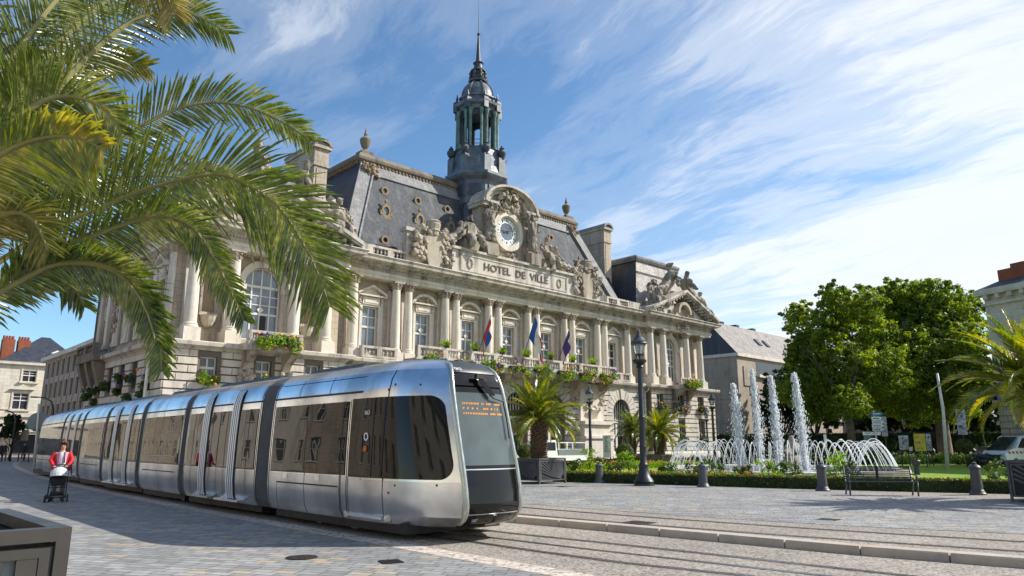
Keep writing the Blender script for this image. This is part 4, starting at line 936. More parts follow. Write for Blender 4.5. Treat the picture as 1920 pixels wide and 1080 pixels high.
def rail(name,P,z=.004,w=.065,y0=-25,y1=70,grove=True):
    b=MB(); yy=[y0+i*(y1-y0)/60 for i in range(61)]
    for a,c in zip(yy,yy[1:]):
        xa,xc=pl(P,a),pl(P,c)
        b.hexa([(xa-w/2,a,-.02),(xa+w/2,a,-.02),(xc+w/2,c,-.02),(xc-w/2,c,-.02),(xa-w/2,a,z),(xa+w/2,a,z),(xc+w/2,c,z),(xc-w/2,c,z)])
    o=b.build(name,['rail']); struct(o)
    b=MB()
    for a,c in zip(yy,yy[1:]):
        xa,xc=pl(P,a)+w/2+.025,pl(P,c)+w/2+.025
        b.poly([(xa-.022,a,z+.001),(xa+.025,a,z+.001),(xc+.025,c,z+.001),(xc-.022,c,z+.001)]); xa-=w+.07; xc-=w+.07
        b.poly([(xa-.0,a,z+.0015),(xa+.014,a,z+.0015),(xc+.014,c,z+.0015),(xc-.0,c,z+.0015)])
    struct(b.build('rail_groove',['black']))
sh=lambda P,d:[(x+d,y) for x,y in P]
rail('tram_rail',RA,.006); rail('tram_rail',RB,.006)
mid=[((pl(RA,y)+pl(RB,y))/2,y) for y in [-30,-4,2,5,8,11,14,20]]
b=MB()
for a,c in zip(range(-25,60),range(-24,61)): b.poly([(pl(mid,a)-.06,a,.003),(pl(mid,a)+.06,a,.003),(pl(mid,c)+.06,c,.003),(pl(mid,c)-.06,c,.003)])
struct(b.build('power_strip',['rail']))
R2=[(pl(KB,y)*.55+pl(PE,y)*.45-.28,y) for y in [-30,-4,3,6,9,12,16,20]]; 
rail('second_track_rail',R2,.016); rail('second_track_rail',sh(R2,1.42),.016)
# kerb stones: each stone is a block
yk=-8.0; n=0; ksrc=None
while yk<34:
    L_=1.15; a,c=yk+.012,yk+L_-.012; xa,xc=pl(KB,a),pl(KB,c); wd=.33; h=.125
    b=MB(); bl=.02
    b.add([(xa,a,-.04),(xa+wd,a,-.04),(xc+wd,c,-.04),(xc,c,-.04),(xa,a,h-bl),(xa+wd,a,h-bl),(xc+wd,c,h-bl),(xc,c,h-bl),(xa+bl,a+.006,h),(xa+wd-bl,a+.006,h),(xc+wd-bl,c-.006,h),(xc+bl,c-.006,h)],
        [(0,3,2,1),(0,1,5,4),(1,2,6,5),(2,3,7,6),(3,0,4,7),(4,5,9,8),(5,6,10,9),(6,7,11,10),(7,4,8,11),(8,9,10,11)])
    o=b.build('kerb_stone',['kerb']); o['kind']='structure'
    yk+=L_
def disc(x,y,r,name,lab,grp='drain covers in the paving',sq=False,rz=0.5,h=.012):
    p=G(x,y); b=MB()
    if sq: 
        c,s=math.cos(rz),math.sin(rz); b.ext([(p.x+(u*c-v*s)*r,p.y+(u*s+v*c)*r,.002) for u,v in ((-1,-1),(1,-1),(1,1),(-1,1))],(0,0,h))
        for k in range(-3,4): b.ext([(p.x+(u*c-v*s)*r,p.y+(u*s+v*c)*r,h) for u,v in ((-.9,k*.25-.05),(.9,k*.25-.05),(.9,k*.25+.05),(-.9,k*.25+.05))],(0,0,.008))
    else:
        b.lathe([(r,.002),(r,h),(r*.9,h),(r*.88,h-.004)],(p.x,p.y,0),28)
        for k in range(-4,5):
            w=math.sqrt(1-(k/5)**2)*.85*r; b.box(p.x-w,p.x+w,p.y+k*r/5.3-.012,p.y+k*r/5.3+.012,h-.006,h+.003)
    o=b.build(name,['iron'],fix=True); tag(o,lab,'drain cover',grp)
disc(566,1046,.23,'manhole_cover','round iron manhole cover in the sunlit paving left of the tracks')
disc(733,1054,.15,'drain_grate','small square dark drain grate in the paving nearest the tram nose',sq=True,rz=1.25)
disc(1554,975,.22,'drain_grate','dark rectangular drain grate in the plaza paving in front of the bench',sq=True,rz=.1)
disc(1196,981,.3,'drain_grate','grey square drain cover in the gravel of the second track',sq=True,rz=0)
disc(1053,913,.26,'drain_grate','dark drain grate in the plaza beside the palm planter',sq=True,rz=0)
# ================================================================ TRAM
tram=empty('tram',(8.78,12,0),'long silver tram with black windows and striped doors on the near track','tram')
TC=8.78
SEC=[(1.02,.22),(1.2,.26),(1.285,.42),(1.325,.75),(1.33,1.05),(1.325,1.5),(1.31,2.0),(1.285,2.47),(1.27,2.62),(1.22,2.83),(1.12,3.0),(.93,3.15),(.62,3.25),(0,3.3)]
YF=[(.22,10.1),(.3,9.85),(.42,9.72),(.55,9.66),(.9,9.69),(1.22,9.76),(1.94,9.95),(2.45,10.08),(2.8,10.18),(3.0,10.28),(3.12,10.42),(3.2,10.7),(3.25,11.1),(3.3,11.6)]
def interp(T,z):
    for (a,x),(c,y) in zip(T,T[1:]):
        if z<=c: return x+(y-x)*max(0,(z-a))/(c-a)
    return T[-1][1]
def yf(z): return interp(YF,z)
def secx(z): return interp([(q,p) for p,q in SEC],z)
YN=11.9
def tpt(sgn,z,y,out=0.0,x=None):
    xx=(secx(z) if x is None else x)
    if y<YN:
        f=yf(z); u=min(1,(YN-y)/max(.01,(YN-f))); k=1-.5*u**2.6; 
    else: k=1
    return (TC+ox(y)+sgn*(xx*k+out),y,z)
def panel(b,y0,y1,z0,z1,out=0.0,sg=(-1,1),ny=None,mi=0,front=False):
    zs=[z0]+[z for _,z in SEC if z0+.01<z<z1-.01]+[z1]
    if z1-z0>.5: zs=sorted(set(zs))
    n=ny or max(1,int((y1-y0)/.8))
    for s in sg:
        vs=[]; 
        for i in range(n+1):
            for z in zs:
                y=y1+((y0 if not front else yf(z))-y1)*(i/n); vs.append(tpt(s,z,y,out))
        k=len(zs); fs=[(i*k+j,(i+1)*k+j,(i+1)*k+j+1,i*k+j+1) if s<0 else (i*k+j,i*k+j+1,(i+1)*k+j+1,(i+1)*k+j) for i in range(n) for j in range(k-1)]
        b.add(vs,fs,mi)
def roof(b,y0,y1,mi=0,ny=4,front=False):
    P=[(1.12,3.0),(.93,3.15),(.62,3.25),(0,3.3),(-.62,3.25),(-.93,3.15),(-1.12,3.0)]
    vs=[]; n=ny
    for i in range(n+1):
        for x,z in P:
            y=y1+((y0 if not front else yf(z))-y1)*(i/n); q=tpt(1,z,y,0,abs(x)); vs.append((2*(TC+ox(y))-q[0] if x<0 else q[0],y,z))
    k=len(P); b.add(vs,[(i*k+j,(i+1)*k+j,(i+1)*k+j+1,i*k+j+1) for i in range(n) for j in range(k-1)],mi)
def seam(b,y,z0,z1,w=.022,out=.004,sg=(-1,1)): panel(b,y-w/2,y+w/2,z0,z1,out,sg,1)
def hseam(b,y0,y1,z,h=.03,out=.005,sg=(-1,1)): panel(b,y0,y1,z-h/2,z+h/2,out,sg)
def tpart(name,b,mats,par=tram,smooth=True,auto=32): return b.build(name,mats,par,smooth,False,auto)
def module(y0,y1,doors,near=False,end=False):
    b=MB(); 
    # shell: skirt, upper band, shoulder, roof, end caps
    if near:
        panel(b,YN,y1,.22,3.0,0,(-1,1),4); panel(b,0,YN,.22,1.0,0,(-1,1),9,0,True); panel(b,0,YN,2.5,3.0,0,(-1,1),9,0,True); panel(b,0,YN,1.0,2.5,-.004,(-1,1),9,0,True)
        roof(b,YN,y1); roof(b,0,YN,0,8,True)
    else: panel(b,y0,y1,.22,3.0); roof(b,y0,y1)
    for y in ((y1,) if near else (y0,y1)):
        c=TC+ox(y); pr=[(c-x,y,z) for x,z in SEC]+[(c+x,y,z) for x,z in reversed(SEC[:-1])]; b.poly(pr if y==y1 else pr[::-1])
    body=tpart('car_body',b,['chrome'])
    for sg in (-1,1):
        b=MB(); panel(b,(y0 if not near else YN),y1,.24,1.04,.003,(sg,)); 
        if near: panel(b,0,YN,.24,1.0,.003,(sg,),9,0,True)
        tpart('skirt_panel',b,['satin'],body)
    b=MB(); roof(b,(y0 if not near else YN),y1)
    for i in range(len(b.v)): b.v[i]=(b.v[i][0],b.v[i][1],b.v[i][2]+.006)
    b.v=[(TC+ox(v[1])+(v[0]-TC-ox(v[1]))*.78,v[1],v[2]+.01) for v in b.v]
    tpart('roof_panel',b,['roofgrey'],body)
    if near: roofbox(b0:=MB(),13.0,15.3); b0.build('roof_equipment',['roofgrey'],body,fix=True)
    else:
        b0=MB(); roofbox(b0,y0+.5,y1-.5); b0.build('roof_equipment',['roofgrey'],body,fix=True)
    # windows
    ya=y0+.12; yb=y1-.12
    if near: ya=12.45
    b=MB(); cuts=[ya]+([ (ya+yb)/2 ] if not doors and not near else [])+([14.07] if near else [])+[yb]
    if doors: cuts=[ya,y0+(y1-y0)*.17,y0+(y1-y0)*.5,y0+(y1-y0)*.83,yb]
    for a,c in zip(cuts,cuts[1:]):
        
        for sg in (-1,1): w=MB(); panel(w,a+.008,c-.008,1.06,2.46,.012,(sg,)); tpart('window',w,['tram_glass'],body)
    b=MB()
    hseam(b,(y0 if not near else 11.2),y1,2.63,.04,.006)
    if near: seam(b,11.21,.24,3.0,.02); 
    for y in (y0+.05,y1-.05) if not near else (y1-.05,): seam(b,y,.24,3.0,.03)
    if doors:
        for f in (.12,.40,.5,.60,.88): seam(b,y0+(y1-y0)*f,.33,2.47,.02,.018)
        for f in (.2,.8): pass
    elif not near:
        hseam(b,y0+.35,y1-.35,.86,.03); seam(b,(y0+y1)/2,.24,.86,.015); 
        for f in (.5,): seam(b,y0+(y1-y0)*f,.86,3.0,.014)
    else:
        hseam(b,12.7,15.3,.84,.03); seam(b,14.05,.24,1.06,.02); seam(b,12.62,.24,2.47,.03,.015); seam(b,13.3,2.65,3.0,.014); seam(b,14.6,2.65,3.0,.014); seam(b,15.3,.3,.84,.015)
        hseam(b,11.3,15.6,2.93,.012)
    tpart('panel_gaps',b,['black'],body)
    if doors:
        for f in (.10,.5):
            d=MB(); yy=y0+(y1-y0)*f; wd=(y1-y0)*.4
            for sg in (-1,1):
                s=MB()
                for k in range(4): panel(s,yy+wd*.5-.215+k*.115,yy+wd*.5-.145+k*.115,.36,2.95,.04,(sg,))
                tpart('white_stripes',s,['stripe'],body)
                s=MB(); panel(s,yy+wd*.5-.23,yy+wd*.5+.23,.34,2.97,.016,(sg,)); tpart('dark_stripes',s,['stripe_dark'],body)
                s=MB(); c=TC+ox(yy+wd/2)+sg*1.30; s.box(c-.12,c+.12,yy+.25,yy+wd-.25,.30,.345)
                s.build('door_step',['satin'],body,fix=True)
    b=MB(); c=TC+ox((y0+y1)/2); b.box(c-1.1,c+1.1,(y0 if not near else 10.6)+.1,y1-.1,.10,.3); b.build('underframe',['black'],body,fix=True)
    if not doors:
        for yw in ((y0+y1)/2-.8,(y0+y1)/2+.8) if not near else (12.9,14.3):
            for sg in (-1,1): w=MB(); w.tube([(c+sg*.62,yw,.3),(c+sg*.78,yw,.3)],.3,16); w.tube([(c+sg*.78,yw,.3),(c+sg*.8,yw,.3)],.17,12); w.build('wheel',['rail'],body,fix=True)
    return body
def roofbox(b,a,c):
    for i in range(6):
        y=a+(c-a)*i/6; y2=a+(c-a)*(i+1)/6-.02; x=TC+ox(y); b.hexa([(x-.7,y,3.22),(x+.7,y,3.22),(x+.7,y2,3.22),(x-.7,y2,3.22),(x-.6,y,3.315),(x+.6,y,3.315),(x+.6,y2,3.315),(x-.6,y2,3.315)])
MODS=[(9.6,15.75,0,1),(16.4,21.15,1,0),(21.55,25.35,0,0),(25.75,30.2,1,0),(30.6,34.4,0,0),(34.8,39.0,1,0),(39.4,47.0,0,0)]
bodies=[module(a,c,d,nr) for a,c,d,nr in MODS]
for (a,c,_,_),(a2,_,_,_) in zip(MODS,MODS[1:]):
    b=MB(); n=9
    for i in range(n):
        y=c+(a2-c)*i/n; y2=c+(a2-c)*(i+1)/n; ym=(y+y2)/2
        for u,v,k0,k1 in ((y,ym,.0,.05),(ym,y2,.05,.0)):
            pr=lambda yy,k:[(TC+ox(yy)-x*(.94+k),yy,z) for x,z in SEC[1:]]+[(TC+ox(yy)+x*(.94+k),yy,z) for x,z in reversed(SEC[1:-1])]
            A,B=pr(u,k0),pr(v,k1); m_=len(A); b.add(A+B,[(j,(j+1)%m_,m_+(j+1)%m_,m_+j) for j in range(m_)])
    tpart('gangway_bellows',b,['bellows'],tram,False)
# nose -----------------------------------------------------------------
cab=bodies[0]
def cabwin(b,out,sides):
    # rounded side window of the cab
    pts=[]
    zt,zb=2.5,1.04
    NY=24
    for s in (-1,):
        rows=[]
        for i in range(NY+1):
            f=1-(1-i/NY)**2
            y_=12.33
            top=zt; bot=zb
            if f>.90:
                g=(f-.90)/.10; k=1-math.sqrt(max(0,1-g*g)); top=zt-k*.22; bot=zb+k*.30
            col=[]
            for j in range(9):
                z=bot+(top-bot)*j/8; ye=yf(z)+.10; col.append((y_+(ye-y_)*f,z))
            rows.append(col)
        for sg in sides:
            vs=[tpt(sg,z,y,out) for col in rows for y,z in col]; b.add(vs,[(i*9+j,(i+1)*9+j,(i+1)*9+j+1,i*9+j+1) for i in range(NY) for j in range(8)])
for sg in (-1,1): b=MB(); cabwin(b,.012,(sg,)); tpart('cab_side_window',b,['tram_glass'],cab)
b=MB(); seam(b,11.25,1.06,2.48,.05,.02); seam(b,11.55,1.06,2.48,.02,.02); seam(b,12.36,.3,2.48,.03,.02); tpart('window_posts',b,['black'],cab)
def mx(z): return 0.6
HZ=[.28,.36,.46,.6,.9,1.22,1.6,1.94,2.2,2.45,2.68,2.85,3.0,3.1,3.17,3.23]
for sg in (-1,1):
    b=MB()
    for dy,w0,w1 in ((0,-.02,.14),):
        vs=[]
        for z in HZ:
            y=yf(z); x=secx(max(z,.3))*.5
            for ax,ay in ((x+.02,y+.07),(x+.022,y+.0),(x+.0,y-.05),(x-.035,y-.06),(x-.065,y-.04),(x-.07,y+.05)): vs.append((TC+sg*ax,ay,z))
        n=len(HZ); b.add(vs,[(i*6+j,(i+1)*6+j,(i+1)*6+j+1,i*6+j+1) for i in range(n-1) for j in range(5)])
    b.build('nose_hoop',['hoop'],cab,True,True)
def mask(name,z0,z1,mat,bul=.10,out=0.0,nz=8,par=cab,xs=.66,inset=0):
    b=MB(); nx=10
    vs=[]
    for i in range(nz+1):
        z=z0+(z1-z0)*i/nz; h=secx(max(z,.3))*.5-.055-inset
        for j in range(nx+1):
            t=-1+2*j/nx; vs.append((TC+t*h,yf(z)-.02-bul*(1-t*t)-out,z))
    k=nx+1; b.add(vs,[(i*k+j,i*k+j+1,(i+1)*k+j+1,(i+1)*k+j) for i in range(nz) for j in range(nx)])
    return b.build(name,[mat],par,True)
mask('front_bumper',.24,.455,'tram_black',.12); mask('front_mask',.48,1.2,'tram_black',.10)
M['windshield']=glassy('windshield_glass',(.075,.10,.10),.02,1.0,.03)
mask('windshield_surround',1.225,2.66,'tram_black',.09); ws=mask('windshield',1.28,2.56,'windshield',.09,.008,8,cab,.6,.012)
mask('front_band',2.69,2.92,'tram_black',.07,.004); mask('front_roof_panel',2.94,3.24,'roofgrey',.05,0,8)
mask('mask_joint',.457,.476,'satin',.10,.006,1); mask('mask_joint',1.203,1.222,'satin',.10,.004,1)
for sg in (-1,1):
    b=MB(); b.ext([(TC+sg*x,yf(z)-.09,z) for x,z in ((.26,.33),(.46,.34),(.47,.39),(.29,.41))],(0,.06,0)); b.build('headlight',['frame_grey'],cab,fix=True)
# destination display
b=MB(); random.seed(3)
for r_,z in enumerate((2.36,2.27,2.18)):
    x=-.48
    while x<.40:
        w=random.choice((.02,.03,.04)); 
        if random.random()<.82:
            t=x/.58; y=yf(z)-.02-.09*(1-t*t)-.012; b.box(TC+x,TC+x+w,y-.002,y+.004,z-.017,z+.017)
        x+=w+.012+(0.05 if random.random()<.12 else 0)
b.build('destination_display',['amber'],ws)
# wiper: arm from the top right, blade across the glass
b=MB(); yq=lambda x,z:yf(z)-.02-.09*(1-(x/.6)**2)-.03
A=[(.50,1.75),(.52,2.1),(.50,2.42)]; b.tube([(TC+x,yq(x,z)-.03,z) for x,z in A],.018,6); b.tube([(TC+x,yq(x,z)-.05,z) for x,z in ((.50,2.42),(.2,2.47),(.12,2.52))],.014,6)
for k in range(4): b.tube([(TC+x+.035*k,yq(x,z)-.06,z) for x,z in ((.12,2.52),(-.02,2.70),(-.12,2.86))],.015,5)
b.box(TC-.16,TC+.02,yq(0,2.85)-.1,yq(0,2.85)-.02,2.82,2.9)
b.build('wiper',['black'],cab,fix=True)
text('fleet_number','063',.12,'stripe',cab,(TC-.42,10.20,2.995),(1,0,0),(0,.8,.6),.003)
text('fleet_number','063',.11,'stripe',cab,(tpt(-1,2.2,11.75)[0]-.03,11.75,2.22),(0,-1,0),(0,0,1),.003)
b=MB()
for i in range(20):
    a=2*math.pi*i/20; a1=2*math.pi*(i+1)/20; x=tpt(-1,1.9,11.75)[0]-.022
    b.ext([(x,11.75+ra*math.cos(q),1.78+ra*math.sin(q)) for ra,q in ((.05,a),(.05,a1),(.075,a1),(.075,a))],(-.006,0,0))
b.build('round_emblem',['stripe'],cab,fix=True)
b=MB(); x=tpt(-1,1.6,11.75)[0]-.02; b.tube([(x,11.75,1.56),(x-.02,11.75,1.56)],.055,12); b.build('side_lamp',['fl_orange'],cab,fix=True)
b=MB()
for y in (12.45,11.15): x=tpt(-1,.34,y)[0]-.01; b.box(x-.03,x+.02,y-.09,y+.05,.3,.42)
x=tpt(-1,.36,11.8)[0]; b.box(x-.05,x,11.25,12.4,.33,.37); b.build('cab_door_step',['satin'],cab,fix=True)
d=MB(); panel(d,12.36-1.05,12.36-.02,.0,.0,0) if False else None
b=MB()
for y,z in ((14.9,.98),(13.5,.98)): x=tpt(-1,z,y)[0]; b.box(x-.014,x,y-.09,y+.09,z-.05,z+.06)
b.build('lock_plate',['chrome'],cab,fix=True)
b=MB()
for y,z in ((10.9,.93),(11.05,.8),(11.1,.3),(10.1,.95),(11.1,2.72),(10.6,2.7)): q=tpt(-1,z,y); b.blob((q[0],y,z),.02)
b.build('bolts',['black'],cab)
# ================================================================ VEGETATION
rnd=random.Random(11)
def leaves(mb,c,r,n,s,mi=0,shell=.55,flat=1.0,asp=.6):
    V=mb.v; F=mb.f; MI=mb.m
    for _ in range(n):
        while True:
            x,y,z=rnd.uniform(-1,1),rnd.uniform(-1,1),rnd.uniform(-1,1); d=x*x+y*y+z*z
            if .02<d<1: break
        d=math.sqrt(d); k=(shell+(1-shell)*rnd.random())/d*r*rnd.choice((1,1,1,.75)) if rnd.random()<.8 else r
        px,py,pz=c[0]+x*k,c[1]+y*k,c[2]+z*k*flat
        # random orientation, biased outwards
        nx,ny,nz=x/d+rnd.uniform(-.9,.9),y/d+rnd.uniform(-.9,.9),z/d+rnd.uniform(-.6,1.1)
        l=math.sqrt(nx*nx+ny*ny+nz*nz)+1e-6; nx/=l;ny/=l;nz/=l
        ax,ay,az=rnd.uniform(-1,1),rnd.uniform(-1,1),rnd.uniform(-1,1)
        dt=ax*nx+ay*ny+az*nz; ax-=dt*nx; ay-=dt*ny; az-=dt*nz; l=math.sqrt(ax*ax+ay*ay+az*az)+1e-6; q=s*rnd.uniform(.6,1.3)
        ax*=q/l;ay*=q/l;az*=q/l
        bx,by,bz=(ny*az-nz*ay)*asp,(nz*ax-nx*az)*asp,(nx*ay-ny*ax)*asp
        b=len(V); V.extend([(px-ax,py-ay,pz-az),(px+bx-ax*.1,py+by-ay*.1,pz+bz-az*.1),(px+ax,py+ay,pz+az),(px-bx-ax*.1,py-by-ay*.1,pz-bz-az*.1)])
        F.append((b,b+1,b+2,b+3)); MI.append(mi)
def limb(mb,p,d,L_,r,depth):
    pts=[p]; rad=[r]; q=Vector(p); v=Vector(d).normalized()
    for i in range(4):
        v=(v+Vector((rnd.uniform(-.18,.18),rnd.uniform(-.18,.18),rnd.uniform(-.05,.2)))).normalized(); q=q+v*(L_/4); pts.append(tuple(q)); rad.append(r*(1-.14*(i+1)))
    mb.tube(pts,rad,7 if r>.12 else 5)
    if depth>0:
        for _ in range(3 if depth>1 else 2):
            w=(v+Vector((rnd.uniform(-.9,.9),rnd.uniform(-.9,.9),rnd.uniform(0,.5)))).normalized(); limb(mb,tuple(q),w,L_*.6,r*.42,depth-1)
def tree(name,label,base,h,blobs,n,s,leaf,bark='bark',tr=.45,group=None,fork=.3,cat='tree',kind=None):
    t=empty(name,base,label,cat,group)
    b=MB(); x,y,z=base; zf=z+h*fork
    b.tube([(x,y,z-.1),(x+.05,y,z+.5),(x+.1,y,z+h*fork*.6),(x,y,zf)],[tr*1.5,tr*1.05,tr*.85,tr*.8],10)
    for k in range(5):
        a=k*1.26+rnd.uniform(0,.6); limb(b,(x,y,zf-.3),(math.cos(a)*.7,math.sin(a)*.7,.85),h*.20,tr*.5,2)
    b.build('trunk',[bark],t,True)
    c=MB(); tot=sum(q[1]**2 for q in blobs)
    for cc,r in blobs:
        m=int(n*r*r/tot); 
        leaves(c,cc,r*.85,int(m*.30),s,0,.3)
        k=max(24,int(r*r*11.0))
        for i in range(k):    # sub clumps on the surface -> light and dark masses with gaps between
            while True:
                d=Vector((rnd.gauss(0,1),rnd.gauss(0,1),rnd.gauss(.15,1)));
                if d.length>.1: break
            d.normalize(); rr=r*rnd.uniform(.11,.24); leaves(c,tuple(Vector(cc)+d*(r*rnd.uniform(.60,1.06))),rr,int(m*.70/k),s,0,.2,.65)
    c.build('crown',[leaf],t); return t
def PXB(lst,dist,dj=4):
    out=[]
    for x,y,r in lst:
        d=dist+rnd.uniform(-dj,dj); p=AT(x,y,d); k=(p-CP).dot(_fw); out.append((tuple(p),r*1.12*k/1342))
    return out
def gnd_at(x,dist): p=AT(x,832,dist); return (p.x,p.y,0)
tree('plane_tree','plane tree with forked pale trunk and open crown just right of the fountain jets',gnd_at(1597,68),18,PXB([(1530,640,48),(1575,585,45),(1635,635,50),(1512,705,42),(1580,700,55),(1650,700,50),(1560,555,26),(1492,660,26),(1550,755,36),(1495,595,30),(1620,575,40),(1480,735,28),(1600,755,36),(1520,760,34)],68),95000,.125,'plane_leaf',tr=.34,fork=.26)
tree('plane_tree','largest plane tree with wide dense crown reaching to the white corner building',gnd_at(1770,76),20,PXB([(1700,600,62),(1765,610,66),(1815,640,40),(1715,690,66),(1790,700,55),(1740,560,42),(1680,555,34),(1670,640,50),(1800,580,42),(1640,560,26),(1830,690,34),(1655,725,55),(1730,745,55),(1660,600,48),(1640,680,50),(1790,750,45)],76),125000,.14,'plane_leaf',tr=.6,fork=.3)
for i,(x,d,h) in enumerate([(1470,108,12),(1530,104,13),(1640,98,14),(1700,100,14),(1752,94,14),(1822,98,14),(1862,104,15),(1900,106,15)]):
    k=1342/d*.9
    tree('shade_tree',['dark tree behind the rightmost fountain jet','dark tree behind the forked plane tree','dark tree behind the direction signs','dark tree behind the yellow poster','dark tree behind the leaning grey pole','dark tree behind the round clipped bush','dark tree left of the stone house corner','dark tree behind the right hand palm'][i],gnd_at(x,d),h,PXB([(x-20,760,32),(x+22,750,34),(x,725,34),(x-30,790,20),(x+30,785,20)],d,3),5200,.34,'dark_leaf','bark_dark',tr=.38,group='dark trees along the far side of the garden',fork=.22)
# small round dark tree by the cafe
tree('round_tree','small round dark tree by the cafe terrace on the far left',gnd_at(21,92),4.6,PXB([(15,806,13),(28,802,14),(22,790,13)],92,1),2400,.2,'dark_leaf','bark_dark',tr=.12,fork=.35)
# ---- palms
def frond_mesh(name,droop,L_=1.0,nl=64,ll=.16,old=False,seed=0):
    r=random.Random(seed); b=MB(); pts=[]; n=12; x=z=0; ang=0.0
    for i in range(n+1):
        pts.append((x,0,z)); a=-droop*(i/n)**1.5*1.0; x+=math.cos(a)/n*L_; z+=math.sin(a)/n*L_
    b.tube(pts,[.016*(1-.85*i/n) for i in range(n+1)],4,0)
    for i in range(nl):
        f=.10+.90*(i+.5)/nl; k=f*n; j=min(n-1,int(k)); p=Vector(pts[j]).lerp(Vector(pts[j+1]),k-j); t=(Vector(pts[j+1])-Vector(pts[j])).normalized(); up=Vector((0,1,0)).cross(t)*-1
        ln=ll*(math.sin(math.pi*min(1,f*1.05+.12))**.6*.9+.15)*r.uniform(.85,1.1)
        for s in (-1,1):
            d=(t*(.55+.35*f)+Vector((0,s,0))*.85+up*r.uniform(.2,.6)).normalized(); w=t*.0105
            a=p; m=p+d*ln*.55; e=p+d*ln+Vector((0,0,-.12*ln-r.random()*.08*ln))
            b.add([a-w*.6,a+w*.6,m+w,m-w,e],[(0,1,2,3),(3,2,4)],1)
    me=bpy.data.meshes.new(name); me.from_pydata([tuple(v) for v in b.v],[],b.f)
    me.materials.append(M['rachis']); me.materials.append(M['palm_old' if old==1 else ('palm_yellow' if old==2 else 'palm_leaf')]); me.polygons.foreach_set('material_index',b.m); me.update(); return me
FR={}
for nm,o in (('g',0),('y',2),('o',1)):
    FR[nm]=[frond_mesh('frond',d,seed=i+o*10,old=o) for i,d in enumerate((.5,.95,1.35,1.8))]
def palm(label,base,trunk_h,tr,L_,n,kinds='g',cat='palm tree',group=None,seed=1,zmax=1.35,name='palm_tree',zmin=-.35):
    r=random.Random(seed); t=empty(name,base,label,cat,group); x,y,z=base
    b=MB(); k=int(trunk_h/.09)
    pr=[]
    for i in range(k+1):
        f=i/k; q=tr*(1.0-.12*f+.14*math.sin(f*3.1)); pr+=[(q*.9,f*trunk_h),(q*1.12,f*trunk_h+.05)]
    b.lathe(pr,(x,y,z),14)
    for i in range(int(k*9)):
        a=i*2.4; zz=trunk_h*(i/(k*9)); q=tr*1.05
        b.add([(x+q*math.cos(a-.2),y+q*math.sin(a-.2),z+zz),(x+q*math.cos(a+.2),y+q*math.sin(a+.2),z+zz),(x+q*1.25*math.cos(a),y+q*1.25*math.sin(a),z+zz+.14)],[(0,1,2)])
    b.build('trunk',['palm_trunk'],t,fix=False)
    for i in range(n):
        f=i/(n-1); el=zmax-f*(zmax-zmin)+r.uniform(-.12,.12); az=i*2.39996+r.uniform(-.2,.2)
        kk='g' if kinds=='g' else kinds[i%len(kinds)]
        if f>.9 and r.random()<.5: kk='o'
        me=FR[kk][min(3,max(0,int((.2+f*1.0)*3.4)))]
        o=bpy.data.objects.new('frond',me); COL.objects.link(o); s=L_*r.uniform(.82,1.08)
        rot=Matrix.Rotation(az,4,'Z')@Matrix.Rotation(-el,4,'Y')@Matrix.Rotation(r.uniform(-.4,.4),4,'X')
        o.matrix_world=Matrix.Translation((x+math.cos(az)*.08,y+math.sin(az)*.08,z+trunk_h+.05))@rot@Matrix.Scale(s,4)
        mw=o.matrix_world.copy(); o.parent=t; o.matrix_parent_inverse=WORLD(t).inverted(); o.matrix_basis=mw
    return t
